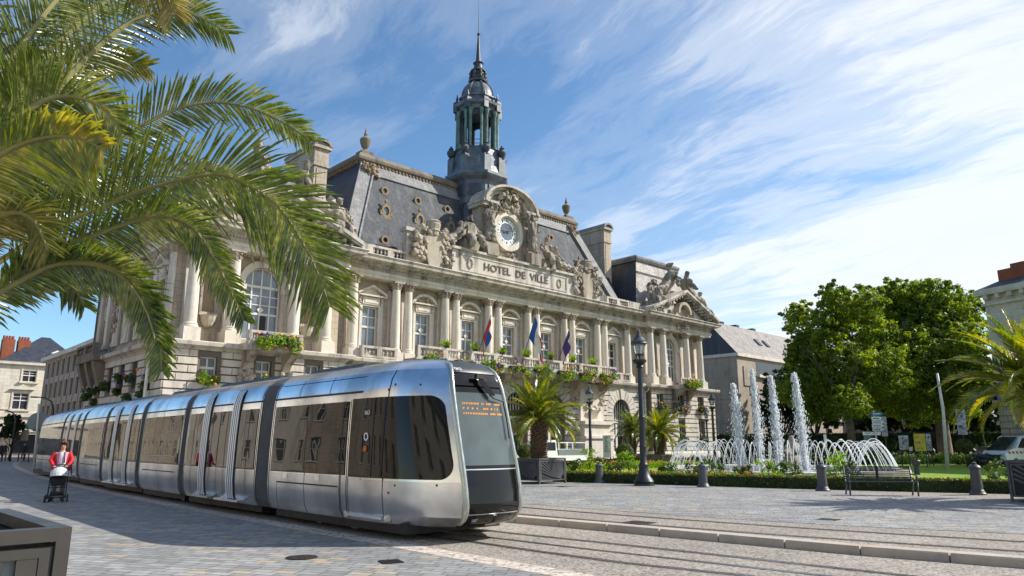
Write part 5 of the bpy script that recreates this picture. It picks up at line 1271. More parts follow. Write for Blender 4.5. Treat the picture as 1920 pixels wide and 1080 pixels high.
def planter_box(cx,cy,w,h,rz,label,near=False,mat='grey_metal',name='planter'):
    t=empty(name,(cx,cy,0),label,'planter',rz=0)
    c,s=math.cos(rz),math.sin(rz); T=lambda u,v,z:(cx+u*c-v*s,cy+u*s+v*c,z); hw=w/2
    b=MB(T); rim=.10
    for a in ((-hw,hw,-hw,-hw+rim),(-hw,hw,hw-rim,hw),(-hw,-hw+rim,-hw+rim,hw-rim),(hw-rim,hw,-hw+rim,hw-rim)): b.box(a[0],a[1],a[2],a[3],h-.07,h)
    b.build('rim',[mat],t,fix=True)
    for u in (-1,1):
        for v in (-1,1): b=MB(T); b.box(hw-.07 if u>0 else -hw,hw if u>0 else -hw+.07,hw-.07 if v>0 else -hw,hw if v>0 else -hw+.07,0,h-.07); b.build('corner_post',[mat],t,fix=True)
    b=MB(T); b.box(-hw+.05,hw-.05,-hw+.05,hw-.05,.16,h-.10); b.build('liner',['black' if not near else 'grey_sign'],t,fix=True)
    b=MB(T); b.box(-hw+.08,hw-.08,-hw+.08,hw-.08,h-.16,h-.085); b.build('soil',['soil'],t,fix=True)
    for k in range(4):
        b=MB(); an=k*math.pi/2; c2,s2=math.cos(an),math.sin(an)
        TT=lambda u,w_,z,c2=c2,s2=s2:T(u*c2+(hw-.05+w_)*s2, u*s2-(hw-.05+w_)*c2, z)
        b.T=TT; a=hw-.09; fr=.05
        b.box(-a,a,.012,.045,.14,.14+fr); b.box(-a,a,.012,.045,h-.10-fr,h-.10); b.box(-a,-a+fr,.012,.045,.14+fr,h-.1-fr); b.box(a-fr,a,.012,.045,.14+fr,h-.1-fr)
        # cut palm leaf pattern: curved ribs fanning from a lower corner
        if near:
            u=-a+.07
            while u<a-.08:
                b.ext([(u,.012,.14+fr),(u+.105,.012,.14+fr),(u+.095,.012,h-.1-fr),(u+.0,.012,h-.1-fr)],(0,.03,0)); u+=.155
        else:
            n=15
            for i in range(n):
                q=math.radians(4+84*i/(n-1)); u,z=a-fr-.02,.14+fr+.02; pts=[(u,z)]
                for j in range(60):
                    q+= .012*(1-2*i/(n-1)); u-=.05*math.cos(q); z+=.05*math.sin(q)
                    if u<-a+fr or z>h-.1-fr or z<.14+fr: break
                    pts.append((u,z))
                for m_,(p,q2) in enumerate(zip(pts[3:],pts[4:])):
                    d=Vector((q2[0]-p[0],q2[1]-p[1])).normalized(); w_=.011+.0006*m_; nx,nz=-d.y*w_,d.x*w_
                    b.ext([(p[0]-nx,.014,p[1]-nz),(q2[0]-nx,.014,q2[1]-nz),(q2[0]+nx,.014,q2[1]+nz),(p[0]+nx,.014,p[1]+nz)],(0,.02,0))
        b.build('side_panel',[mat],t,fix=True)
    return t
# centre palm
pc=G(1018,909); d0=Vector((pc.x,pc.y,0)); rzc=0
C0=d0+Vector((.75,.95,0)); planter_box(C0.x,C0.y,1.65,1.06,.0,'slatted dark metal planter holding the palm beside the tram nose')
palm('bushy green palm with thick trunk in the planter beside the tram nose',(C0.x,C0.y,.98),1.65,.34,2.35,54,('g','y','g'),seed=5,zmax=1.45,zmin=-.15)
# right palm
pr=G(1884,942); C1=Vector((pr.x+1.28,pr.y-1.03,0)); planter_box(C1.x,C1.y,1.9,1.18,0,'dark metal planter with cut leaf panels at the right edge of the plaza')
palm('yellow green palm arching over the planter at the right edge',(C1.x,C1.y,1.05),2.0,.36,3.0,54,('y','g','y'),seed=9,zmax=1.4,zmin=-.05)
# two palms near the facade
for (x,d,L_,lab,sd,th) in ((1236,56,2.6,'bushy palm by the city hall right wing, right of the big lamp post',3,2.3),(1187,60,2.1,'smaller palm by the arched door, half hidden behind the big lamp post',4,2.6)):
    p=gnd_at(x,d); b=MB(); b.box(p[0]-.7,p[0]+.7,p[1]-.7,p[1]+.7,0,.75); b.box(p[0]-.76,p[0]+.76,p[1]-.76,p[1]+.76,.75,.84); b.box(p[0]-.62,p[0]+.62,p[1]-.62,p[1]+.62,.84,.88)
    tag(b.build('planter',['dark_stone'],fix=True),'low dark square planter under the '+('larger' if sd==3 else 'smaller')+' palm by the city hall','planter')
    palm(lab,(p[0],p[1],.86),th-.8,.38 if sd==3 else .24,L_,40,('y','g') if sd==3 else 'g',seed=sd)
# ---- foreground palm
fp=empty('palm_tree',(0.3,5.5,0),'big foreground palm whose arching fronds fill the upper left','palm tree')
planter_box(1.09-.82,4.67+.82,1.64,1.2,0.02,'big near grey metal planter in the bottom left corner',True,'planter_near')
cr=AT(-165,600,5.5); b=MB()
pr_=[]; k=16; th=cr.z-1.1
for i in range(k+1):
    f=i/k; pr_+=[(.24*(1+.15*math.sin(3*f)),f*th),(.3*(1+.15*math.sin(3*f)),f*th+.05)]
b.lathe(pr_,(cr.x,cr.y,1.05),14); b.build('trunk',['palm_trunk'],fp)
def bigfrond(px,d0,d1,ll_,nl_,mat='palm_leaf',seed=0,roll=.5,droop=.18,start=.12,dens=1,name='frond',base=None,rr=.017,upk=1.0,dnk=1.0,wd=.021):
    r=random.Random(seed); n=len(px); P=[]; ll=ll_*(.66 if seed!=3 else .78); nl=int(nl_*1.12); wd=wd*.86
    for i,(x,y) in enumerate(px): P.append(AT(x,y,d0+(d1-d0)*(i/(n-1))))
    # catmull resample
    Q=[]; S=8
    for i in range(n-1):
        p0=P[max(0,i-1)];p1=P[i];p2=P[i+1];p3=P[min(n-1,i+2)]
        for j in range(S):
            t=j/S; Q.append(.5*((2*p1)+(p2-p0)*t+(2*p0-5*p1+4*p2-p3)*t*t+(-p0+3*p1-3*p2+p3)*t**3))
    Q.append(P[-1]); m=len(Q)
    b=MB(); b.tube([tuple(q) for q in Q],[rr*(1-.88*i/(m-1))+.002 for i in range(m)],6,0,sq=1.6)
    for i in range(nl):
        f=start+(1-start)*(i+.5)/nl; k=f*(m-1); j=min(m-2,int(k)); p=Q[j].lerp(Q[j+1],k-j); t=(Q[j+1]-Q[j]).normalized()
        view=(p-CP).normalized(); s=t.cross(view).normalized()
        if s.z<0: s=-s
        ln0=ll*(.35+.75*math.sin(math.pi*min(1,.18+f*.80))**.8)
        for sg in (1,-1):
            kk=upk if sg>0 else dnk
            for _ in range(dens):
                ln=ln0*kk*r.uniform(.75,1.12)
                ph=roll+r.uniform(-.45,.45)
                d=(t*(.50+.55*f+r.uniform(-.1,.1))+(s*math.cos(ph)*sg+view*math.sin(ph)*(-sg))*.9+Vector((0,0,.12 if sg>0 else -.12))).normalized()
                w0=t.cross(d).cross(d).normalized() if r.random()<.5 else (t-d*t.dot(d)).normalized()
                w=w0*wd*r.uniform(.7,1.15)*.5
                dr=droop*r.uniform(.5,1.5)
                a=p; q1=p+d*ln*.4+Vector((0,0,-dr*ln*.06)); q2=p+d*ln*.75+Vector((0,0,-dr*ln*.3)); e=p+d*ln*.98+Vector((r.uniform(-.03,.03)*ln,0,-dr*ln*.75))
                fold=t.cross(d).normalized()*wd*.22
                b.add([a-w*.5,a+w*.5,q1+w,q1-w,q2+w*.8,q2-w*.8,e, q1-fold,q2-fold],[(0,1,7),(1,2,7),(0,7,3),(7,2,4,8),(3,7,8,5),(8,4,6),(5,8,6)],1)
    return b.build(name,['rachis',mat],fp)
bigfrond([(-140,520),(-40,340),(60,220),(150,120),(230,50),(300,22),(370,30),(428,64)],5.4,5.6,.50,90,seed=1)
bigfrond([(-140,560),(0,430),(110,330),(190,287),(265,237),(330,205),(400,192),(470,203),(535,232),(582,265)],5.4,5.3,.50,110,seed=2,dnk=.8,roll=.35)
bigfrond([(-140,590),(0,490),(100,428),(200,385),(290,350),(400,327),(460,345),(520,385),(565,450),(600,520),(618,575)],5.3,4.9,.66,128,seed=3,roll=.3,wd=.023)
bigfrond([(-140,600),(0,530),(90,472),(180,440),(250,415),(310,405),(365,430),(405,490),(435,550),(457,600)],5.2,4.7,.34,110,seed=4,roll=.4,rr=.018)
bigfrond([(-140,610),(0,547),(90,500),(150,492),(205,500),(250,530),(280,580),(300,640),(303,695)],5.1,4.5,.32,110,'palm_leaf',seed=5,roll=.5,rr=.018)
bigfrond([(-140,610),(0,547),(80,503),(145,494),(200,503),(245,534),(275,584),(292,640)],5.15,4.55,.30,80,seed=55,roll=.5)
bigfrond([(-120,620),(0,560),(60,520),(105,510),(138,540),(158,575)],5.3,5.6,.34,60,seed=6)
bigfrond([(-150,420),(-60,330),(30,275),(100,256),(150,260),(190,278)],4.6,4.0,.46,74,'palm_olive',seed=7,roll=.2,droop=.3,wd=.026,upk=.8,dnk=1.0)
bigfrond([(-150,500),(-80,300),(0,150),(80,30),(150,-40),(250,-90)],5.4,5.6,.55,100,seed=8)
bigfrond([(-150,480),(-100,250),(-60,80),(0,-80),(60,-160)],5.4,5.7,.55,80,seed=9)
bigfrond([(-140,540),(-20,430),(60,375),(150,345),(260,330),(350,335),(440,365),(530,410),(600,455)],5.7,6.1,.46,110,seed=10)
bigfrond([(-140,560),(-60,450),(20,395),(110,370),(200,360),(280,362)],5.6,5.8,.40,70,seed=12)
bigfrond([(-150,470),(-60,260),(40,140),(130,60),(200,0),(290,-60),(380,-90)],5.6,5.9,.55,110,seed=13)
bigfrond([(-150,500),(-60,400),(0,330),(50,290),(100,300),(130,350)],5.2,4.9,.48,70,seed=14)
bigfrond([(-140,500),(-40,300),(50,190),(140,130),(210,115),(275,125)],5.5,5.7,.42,90,'palm_olive',seed=15,roll=.6)
bigfrond([(-160,500),(-80,380),(-20,260),(30,180),(70,120)],5.3,5.0,.52,80,seed=17)
bigfrond([(-160,560),(-60,440),(10,400),(60,410),(90,470)],5.0,4.8,.40,60,'palm_old',seed=18)
bigfrond([(-150,520),(-70,350),(20,230),(110,180),(190,200),(230,250)],5.1,4.8,.50,90,seed=19)
bigfrond([(200,-60),(260,-40),(310,-10),(325,30)],5.3,5.2,.42,46,'palm_old',seed=20,roll=.3)
bigfrond([(-160,450),(-60,200),(60,60),(190,-20),(330,-60),(420,-50)],5.9,6.3,.55,100,seed=21)
# ---- garden
struct(sheet('garden_soil',[(24.6,21.8),(26.3,17.5),(27.6,12.2),(30.4,6.2),(33,-14),(110,-14),(110,22),(66,38),(24.2,39.5)],.016,'soil'))
def lawnpoly(name,pts,z=.03):
    o=sheet(name,pts,z,'grass'); return o
g0=lambda x,y:(G(x,y).x,G(x,y).y)
lawnpoly('lawn',[(26.9,22.5),(27.6,18.0),(29.6,10.5),(31.5,4.5),(34,-12),(75,-12),(75,12),(62,30),(30,36),(26.9,34)])
lawnpoly('far_lawn',[(72,14),(78,-10),(84,-10),(86,30),(80,38)],.03)
sheet('garden_path',[(60,31),(74,12),(77,-12),(79,-12),(77,14),(63,34),(30,39),(30,37)],.036,'pebble')
def hedge(pts,w,h,label,n,s=.05,leaf='hedge_leaf',name='box_hedge'):
    t=empty(name,(*pts[0],0),label,'hedge'); b=MB(); P=[Vector((x,y,0)) for x,y in pts]
    for p,q in zip(P,P[1:]):
        d=(q-p).normalized(); nn=Vector((-d.y,d.x,0))*(w/2-.03)
        b.hexa([tuple(p-nn),tuple(q-nn),tuple(q+nn),tuple(p+nn)]+[tuple(v+Vector((0,0,h-.03))) for v in (p-nn,q-nn,q+nn,p+nn)])
    b.build('core',['dark_leaf'],t,fix=True); b=MB(); tot=sum((q-p).length for p,q in zip(P,P[1:]))
    for p,q in zip(P,P[1:]):
        L_=(q-p).length; d=(q-p)/L_; nn=Vector((-d.y,d.x,0))
        for _ in range(int(n*L_/tot)):
            f=rnd.random(); face=rnd.random()
            if face<.5: u=-w/2; zz=rnd.uniform(0,h)
            elif face<.9: u=rnd.uniform(-w/2,w/2); zz=h+rnd.uniform(-.02,.03)
            else: u=w/2; zz=rnd.uniform(0,h)
            # side facing the camera is the one with smaller distance
            c=p+d*(f*L_)+nn*(u*SG)+Vector((0,0,zz)); a=Vector((rnd.gauss(0,1),rnd.gauss(0,1),rnd.gauss(0,1))).normalized(); e=a.cross(Vector((rnd.gauss(0,1),rnd.gauss(0,1),1))).normalized(); k=s*rnd.uniform(.6,1.3)
            b.add([c-a*k,c+e*k*.6,c+a*k,c-e*k*.6],[(0,1,2,3)])
    b.build('foliage',[leaf],t); return t
SG=-1
H0=[(24.25,22.6),(24.6,21.4),(25.7,18.0),(27.0,13.2),(28.3,9.6),(29.6,6.6),(31.5,1.5)]
hedge(H0,.55,.42,'low clipped hedge edging the plaza behind the bench and bollards',15000,.05)
H1=[(40.0,36.0),(48,33),(56,30)]; hedge(H1,.7,.5,'low clipped hedge behind the flower beds near the arched door',3000,.09)
H2=[(62,27.5),(68,19.5),(72.5,10),(74,0)]; hedge(H2,.8,.6,'far clipped hedge at the back of the right hand lawn',4000,.11)
hedge([(82,-10),(87,12),(86,34),(80,50)],1.6,2.7,'tall dark hedge under the far trees behind the posters',9000,.22,'dark_leaf')
def shrub(name,label,p,r,n,s,leaf,flowers=None,group=None,h=1.0,cat='shrub',loose=.5,nf=0,fs=.04):
    t=empty(name,(p[0],p[1],0),label,cat,group); b=MB(); 
    b.tube([(p[0],p[1],0),(p[0],p[1],r*h*.8)],[.03,.015],5); 
    for k in range(5): a=rnd.uniform(0,6.28); b.tube([(p[0],p[1],.05),(p[0]+r*.4*math.cos(a),p[1]+r*.4*math.sin(a),r*h)],[.015,.006],4)
    b.build('stem',['bark_dark'],t); b=MB()
    if loose: 
        for k in range(9): d=Vector((rnd.gauss(0,.5),rnd.gauss(0,.5),rnd.uniform(-.6,.9))); leaves(b,(p[0]+d.x*r,p[1]+d.y*r,r*h+d.z*r*h*.8),r*.42,n//9,s,0,.3)
    else: leaves(b,(p[0],p[1],r*h),r,n,s,0,.9,h)
    b.build('foliage',[leaf],t)
    if flowers:
        b=MB()
        for k in range(nf):
            d=Vector((rnd.gauss(0,.5),rnd.gauss(0,.5),rnd.uniform(-.3,1.0))); b.blob((p[0]+d.x*r,p[1]+d.y*r,r*h+d.z*r*h*.8),fs*rnd.uniform(.6,1.2),0,.3,5,3)
        b.build('blossom',[flowers],t)
    return t
def ball(x,y,rpx,dist,label):
    c=AT(x,y,dist); k=(c-CP).dot(_fw); r=rpx*k/1342; t=empty('clipped_bush',(c.x,c.y,0),label,'bush'); b=MB(); b.blob(tuple(c),r*.9,0,.05,12,8,(1,1,.9)); b.build('core',['dark_leaf'],t)
    b=MB(); leaves(b,tuple(c),r,2600,r*.075,0,.93,.9); b.build('foliage',['hedge_leaf'],t)
ball(1171,847,17,52,'round clipped bush in front of the arched door'); ball(984,846,16,40,'round clipped bush between the tram nose and the planted palm'); ball(1808,836,15,62,'round clipped bush beside the parked motorbikes')
RB_=[((1300,902),'orange flowering rose bush between the hedge and the leftmost water jet',.42,'fl_orange'),((1338,903),'leafy rose bush left of the second bollard from the lamp post',.5,'fl_pink'),((1450,905),'tall rose bush behind the hedge below the third jet',.62,'fl_white'),((1478,907),'rose bush just left of the third bollard below the jets',.5,'fl_orange'),((1570,909),'large loose rose bush left of the bench',.7,'fl_white'),((1595,908),'bushy rose behind the left end of the bench',.5,'fl_yellow'),((1395,904),'low orange flowered plant at the foot of the jets',.4,'fl_orange'),((1880,915),'rose bush between the last bollard and the right planter',.5,'fl_yellow'),((1135,900),'rose bush beside the first bollard',.5,'fl_pink'),((1160,899),'yellow flowered bush left of the big lamp post',.45,'fl_yellow'),((1075,896),'spreading green bush right of the planted palm',.45,'fl_orange'),((1250,899),'leafy bush right of the big lamp post',.45,'fl_yellow'),((1175,888),'pink rose bush in front of the round bush',.6,'fl_pink'),((1100,888),'tall green bush in front of the plinth of the city hall',.7,'fl_yellow')]
for (x,y),lab,r,fl in RB_:
    q=G(x,y); shrub('rose_bush',lab,(q.x+.6,q.y+.3),r,420,.06,'bright_leaf' if r>.5 else 'shrub_leaf',fl,'rose bushes behind the plaza hedge',1.05,'shrub',.5,7,.04)
# flower beds: uncountable low planting
def bed(pts,n,h,name,cols=('fl_yellow','fl_orange'),s=.09,nf=200,leaf='bright_leaf'):
    b=MB(); P=[Vector((x,y,0)) for x,y in pts]
    for _ in range(n):
        i=rnd.randrange(len(P)-1); p=P[i].lerp(P[i+1],rnd.random())+Vector((rnd.uniform(-.9,.9),rnd.uniform(-.9,.9),0)); hh=h*rnd.uniform(.3,1.1)*(.6+.6*noise.noise(p*.9)+.3)
        a=rnd.uniform(0,6.28); l=Vector((math.cos(a)*.25,math.sin(a)*.25,1)).normalized()*s*2; w=Vector((-math.sin(a),math.cos(a),0))*s*.35; c=p+Vector((0,0,max(0,hh-s)))
        b.add([c-w,c+w,c+w*.6+l*.7,c+l,c-w*.6+l*.7],[(0,1,2,3,4)],0)
    for _ in range(nf):
        i=rnd.randrange(len(P)-1); p=P[i].lerp(P[i+1],rnd.random())+Vector((rnd.uniform(-.8,.8),rnd.uniform(-.8,.8),h*rnd.uniform(.6,1.3))); b.blob(tuple(p),rnd.uniform(.03,.07),1+rnd.randrange(len(cols)),.3,5,3)
    o=b.build(name,[leaf]+list(cols)); tag(o,kind='stuff',label='',cat=''); 
    return o
def bedl(*a,label='',**k):
    o=bed(*a,**k); o['label']=label; o['category']='flowers'
bedl([(28,35),(36,36.5),(46,34),(54,31)],9000,.55,'flower_bed',nf=500,leaf='shrub_leaf',label='long bed of low green and yellow flowers before the city hall',s=.1)
bedl([(27.5,24),(27.8,20),(29.2,15)],3500,.35,'flower_bed',nf=160,label='flower strip just behind the plaza hedge',s=.07)
bedl([(29.2,15),(30.6,10),(32.5,5)],3000,.30,'flower_bed',nf=120,label='flower strip behind the bench',s=.07)
bedl([(58,27.5),(64,21),(68,14),(71,4)],9000,.75,'flower_bed',nf=500,leaf='shrub_leaf',cols=('fl_yellow','fl_white'),label='back bed of flowers beyond the right hand lawn',s=.13)
bedl([(34,30),(40,31),(46,29)],4000,.4,'flower_bed',nf=300,label='orange and yellow bed on the lawn left of the fountain',s=.09)
b=MB()
for _ in range(5200):
    x=rnd.uniform(74,100); y=rnd.uniform(-12,40); hh=rnd.uniform(.2,1.8)
    if rnd.random()<.5: x=rnd.uniform(84,100)
    leaves(b,(x,y,hh*.6),hh*.5,1,.34,0,.3)
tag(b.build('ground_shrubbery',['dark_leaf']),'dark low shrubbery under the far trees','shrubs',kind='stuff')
b=MB()
# ---- balcony and window flower boxes
def flowerbox(T,u,w,z,L_,label,n=500,r=.45,cols=('fl_purple','fl_orange','fl_yellow'),hang=.5,group='flower boxes on the city hall',box=True,leaf='bright_leaf',nf=26):
    o=T(u,w,z); t=empty('flower_box',o,label,'flower box',group); b=MB(T)
    if box: b.box(u-L_/2,u+L_/2,w-.16,w+.16,z-.02,z+.24); b.build('trough',['dark_metal'],t,fix=True)
    b=MB()
    k=max(2,int(L_/.35))
    for i in range(k):
        uu=u-L_/2+(i+.5)*L_/k; c=T(uu,w+rnd.uniform(0,.2),z+.4-rnd.random()*hang); leaves(b,c,r*rnd.uniform(.7,1.15),n//k,.085,0,.4)
    b.build('foliage',[leaf],t); b=MB()
    for _ in range(nf): c=T(u+rnd.uniform(-L_/2,L_/2)*1.1,w+rnd.uniform(0,.5),z+.35+rnd.uniform(-hang*1.2,.35)); b.blob(c,rnd.uniform(.05,.1),rnd.randrange(len(cols)),.3,5,3)
    b.build('blossom',list(cols),t); return t
def spiky(T,u,w,z,label):
    o=T(u,w,z); t=empty('potted_plant',o,label,'potted plant','spiky plants along the central balcony'); b=MB(T); b.lathe([(.16,0),(.2,.3),(.22,.34)],(u,w,z),10); b.build('pot',['dark_metal'],t,fix=True); b=MB()
    for i in range(34):
        a=rnd.uniform(0,6.28); e=rnd.uniform(.2,1.3); l=rnd.uniform(.45,.8); d=(math.cos(a)*math.cos(e),math.sin(a)*math.cos(e),math.sin(e)); p0=Vector(T(u,w,z+.3)); D=Vector(d); s=D.cross(Vector((.2,.3,1))).normalized()*.06
        b.add([p0-s*.3,p0+s*.3,p0+D*l*.6+s,p0+D*l,p0+D*l*.6-s],[(0,1,2,3,4)])
    b.build('foliage',['bright_leaf'],t)
nb=['leftmost','second','third','fourth','fifth','sixth','seventh','rightmost']
k=0
for i in range(8):
    u=31.0+i*2.75
    flowerbox(FT,u,2.95,7.35,1.9,f'{nb[i]} of the flower boxes hanging along the long central balcony',520,.42,hang=.75)
for i in range(7): spiky(FT,32.3+i*2.75,2.55,8.25,f'{nb[i] if i<6 else "rightmost"} of the upright bright green plants on the central balcony rail')
flowerbox(FT,AL,3.15,7.35,2.6,'overflowing flower box on the balcony under the tall arched window of the left wing',1500,.5,hang=.5,nf=50)
flowerbox(FT,AR,3.15,7.35,2.4,'overflowing flower box on the balcony under the arched window of the right wing',1300,.5,hang=.5,nf=40)
for p,side in ((PL,'left'),(PR,'right')):
    for i,x in enumerate(p):
        q=('left','middle','right')[i]
        flowerbox(FT,x,1.8,5.0,1.1,f'{q} window box of the upper row on the {side} wing',420,.38,hang=.35,leaf='bright_leaf' if side=='left' else 'shrub_leaf',nf=14,group='window boxes on the city hall wings')
        if side=='right': flowerbox(FT,x,1.75,2.0,1.0,f'{q} lower window greenery on the right wing',520,.42,hang=.6,leaf='shrub_leaf',nf=2,group='window boxes on the city hall wings')
side_l=['nearest','second','third','fourth','fifth','farthest']
for i,y in enumerate(sw_y):
    flowerbox(ST,y,.5,5.3,.45,f'{side_l[i]} hanging plant from the corner on the city hall left side wall',420,.34,hang=1.5,leaf='shrub_leaf',nf=2,group='plants hanging on the side wall')
# ================================================================ STREET THINGS
def lamp(p,h,label,group='black lantern street lamps',s=1.0):
    x,y=p[0],p[1]; t=empty('street_lamp',(x,y,0),label,'street lamp',group); H=h-1.25*s
    b=MB(); b.lathe([(.42*s,0),(.42*s,.10*s)],(x,y,0),8,0,.5); b.lathe([(.36*s,.1*s),(.40*s,.18*s),(.33*s,.30*s),(.27*s,.36*s),(.2*s,.62*s),(.17*s,.8*s),(.19*s,.84*s),(.14*s,.9*s),(.13*s,1.5*s),(.15*s,1.54*s),(.13*s,1.6*s),(.115*s,H*.55),(.135*s,H*.55+.05),(.11*s,H*.55+.1),(.10*s,H*.97),(.16*s,H*.98),(.11*s,H)],(x,y,0),14)
    b.build('post',['dark_metal'],t,True,True,40)
    z=H; b=MB(); b.lathe([(.11*s,0),(.27*s,.10*s),(.29*s,.2*s),(.2*s,.22*s)],(x,y,z),12)
    for k in range(4):
        a=k*math.pi/2+.4; b.tube([(x+.2*s*math.cos(a),y+.2*s*math.sin(a),z+.22*s),(x+.10*s*math.cos(a),y+.10*s*math.sin(a),z+.34*s),(x+.2*s*math.cos(a),y+.2*s*math.sin(a),z+.44*s)],.018*s,5)
    b.tube([(x,y,z+.2*s),(x,y,z+.42*s)],.03*s,6); b.build('lamp_bracket',['dark_metal'],t,fix=True)
    b=MB(); b.lathe([(.17*s,.42*s),(.26*s,.86*s)],(x,y,z),8,0,0,(1,1),False); b.build('lamp_glass',['lampglass'],t)
    b=MB(); b.lathe([(.18*s,.40*s),(.2*s,.44*s),(.17*s,.45*s)],(x,y,z),8)
    for k in range(8): a=2*math.pi*k/8; b.tube([(x+.175*s*math.cos(a),y+.175*s*math.sin(a),z+.42*s),(x+.265*s*math.cos(a),y+.265*s*math.sin(a),z+.86*s)],.011*s,4)
    b.lathe([(.30*s,.84*s),(.36*s,.88*s),(.33*s,.93*s),(.34*s,.97*s),(.26*s,1.02*s),(.2*s,1.12*s),(.13*s,1.18*s),(.15*s,1.2*s),(.09*s,1.25*s),(.08*s,1.33*s),(.1*s,1.35*s),(.05*s,1.4*s),(.06*s,1.44*s),(.01*s,1.52*s)],(x,y,z),12); b.build('lamp_hood',['tower_dark'],t,True,True,40)
    return t
m,nt_,b_=newmat('lampglass'); b_.inputs['Base Color'].default_value=(.75,.78,.8,1); b_.inputs['Roughness'].default_value=.25; b_.inputs['Transmission Weight'].default_value=.75; b_.inputs['IOR'].default_value=1.1; M['lampglass']=m
q=G(1208,911); hh=AT(1197,628,math.hypot(q.x,q.y)).z
lamp((q.x,q.y),hh,'tallest lantern street lamp standing on the plaza beside the hedge')
def lamp_px(x,ytop,dist,label,s): p=gnd_at(x,dist); h=AT(x,ytop,dist).z; lamp(p,h,label,s=s)
lamp_px(1107,729,56,'lantern street lamp in front of the pale plinth, right of the planted palm',.95)
lamp_px(1173,766,62,'small lantern lamp in front of the arched door',.75)
lamp_px(1339,742,62,'lantern lamp between the city hall and the concrete building',.9)
lamp_px(1327,771,68,'small lantern lamp at the right corner of the city hall',.75)
def bollard(px,py,label,s=1.0):
    q=G(px,py); x,y=q.x,q.y; t=empty('bollard',(x,y,0),label,'bollard','cast iron bollards along the plaza edge'); h=AT(px,866,math.hypot(x,y)).z; k=h/1.05
    b=MB(); b.lathe([(.25,0),(.25,.05),(.21,.10),(.2,.14),(.175,.17),(.155,.8),(.17,.82),(.16,.85)],(x,y,0),20); b.v=[(v[0],v[1],v[2]*k) for v in b.v]; b.build('shaft',['grey_metal'],t,True,True,35)
    b=MB(); b.lathe([(.18,.85),(.185,.88),(.15,.93),(.08,.965),(.055,.97),(.07,1.0),(.06,1.03),(.02,1.05)],(x,y,0),20); b.v=[(v[0],v[1],v[2]*k) for v in b.v]; b.build('cap',['grey_metal'],t,True,True,35)
bollard(1124,906,'bollard left of the tallest street lamp'); bollard(1319,914,'bollard below the leftmost water jet'); bollard(1543,921,'bollard just left of the bench'); bollard(1834,928,'bollard between the bench and the right planter')
# bench
a=G(1591,930); c=G(1729,931.5); 
t=empty('park_bench',(a.x,a.y,0),'dark slatted metal bench facing the tram tracks','bench')
d=(c-a); d.z=0; Lb=d.length; d.normalize(); bk=Vector((-d.y,d.x,0)); bk=bk if bk.dot(a)>0 else -bk
BT=lambda u,v,z:(a.x+d.x*u+bk.x*v,a.y+d.y*u+bk.y*v,z)
Ls=Lb
for u in (0.08,Ls-.08):
    b=MB(); f=lambda P,r:b.tube([BT(*p) for p in P],r,6)
    f([(u-.02,.0,0),(u,.05,.25),(u+.01,.06,.42)],.028); f([(u,.56,0),(u,.47,.25),(u,.44,.42)],.028); b.build('leg',['grey_metal'],t,True)
    b=MB(); f=lambda P,r:b.tube([BT(*p) for p in P],r,6); f([(u,.06,.42),(u,.03,.55),(u,.02,.66),(u,.2,.67),(u,.5,.68)],.026); f([(u,.02,.44),(u,.5,.43),(u,.6,.92)],.028); b.build('armrest',['grey_metal'],t,True)
b=MB(BT)
for k in range(7): v=.04+k*.066; b.box(.05,Ls-.05,v,v+.048,.43,.455)
b.build('seat',['dark_metal'],t,fix=True)
b=MB(BT)
for k in range(7):
    z=.50+k*.062; v=.49+.10*(k/6)
    for u0,u1 in ((.06,Ls/2-.02),(Ls/2+.02,Ls-.06)): b.box(u0,u1,v,v+.02,z,z+.045)
b.box(Ls/2-.02,Ls/2+.02,.48,.64,.44,.93); b.build('backrest',['dark_metal'],t,fix=True)
# fountain -----------------------------------------------------------------
m=bpy.data.materials.new('white_water'); m.use_nodes=True; nt_=m.node_tree; b_=nt_.nodes['Principled BSDF']; b_.inputs['Base Color'].default_value=(.93,.95,.97,1); b_.inputs['Roughness'].default_value=.3
tr_=N(nt_,'ShaderNodeBsdfTransparent'); tl_=N(nt_,'ShaderNodeBsdfTranslucent'); tl_.inputs[0].default_value=(.95,.97,1,1); m1=N(nt_,'ShaderNodeMixShader'); m1.inputs[0].default_value=.5; L(nt_,b_.outputs[0],m1.inputs[1]); L(nt_,tl_.outputs[0],m1.inputs[2])
m2=N(nt_,'ShaderNodeMixShader'); m2.inputs[0].default_value=.10; L(nt_,m1.outputs[0],m2.inputs[1]); L(nt_,tr_.outputs[0],m2.inputs[2]); L(nt_,m2.outputs[0],nt_.nodes['Material Output'].inputs[0]); M['water']=m
M['arc_water']=m.copy(); M['arc_water'].node_tree.nodes['Mix Shader.001'].inputs[0].default_value=.35
M['pool']=glassy('pool_water',(.05,.075,.07),.08,.7,.5,0,3)
FD=44.0; FC=AT(1456,832,FD); fx,fy=FC.x,FC.y; FRd=6.0
ft=empty('fountain',(fx,fy,0),'round garden fountain with four tall white jets and a ring of low water arcs','fountain')
b=MB(); b.lathe([(FRd+.55,0),(FRd+.55,.30),(FRd+.45,.34),(FRd+.15,.34),(FRd+.1,.30),(FRd+.1,.05)],(fx,fy,0),64); b.build('basin',['stone_trim'],ft,False,True)
b=MB(); b.lathe([(0.05,.22),(FRd+.12,.22)],(fx,fy,0),64,0,0,(1,1),False); b.build('pool',['pool'],ft)
rw=random.Random(5); b=MB(); NA=78
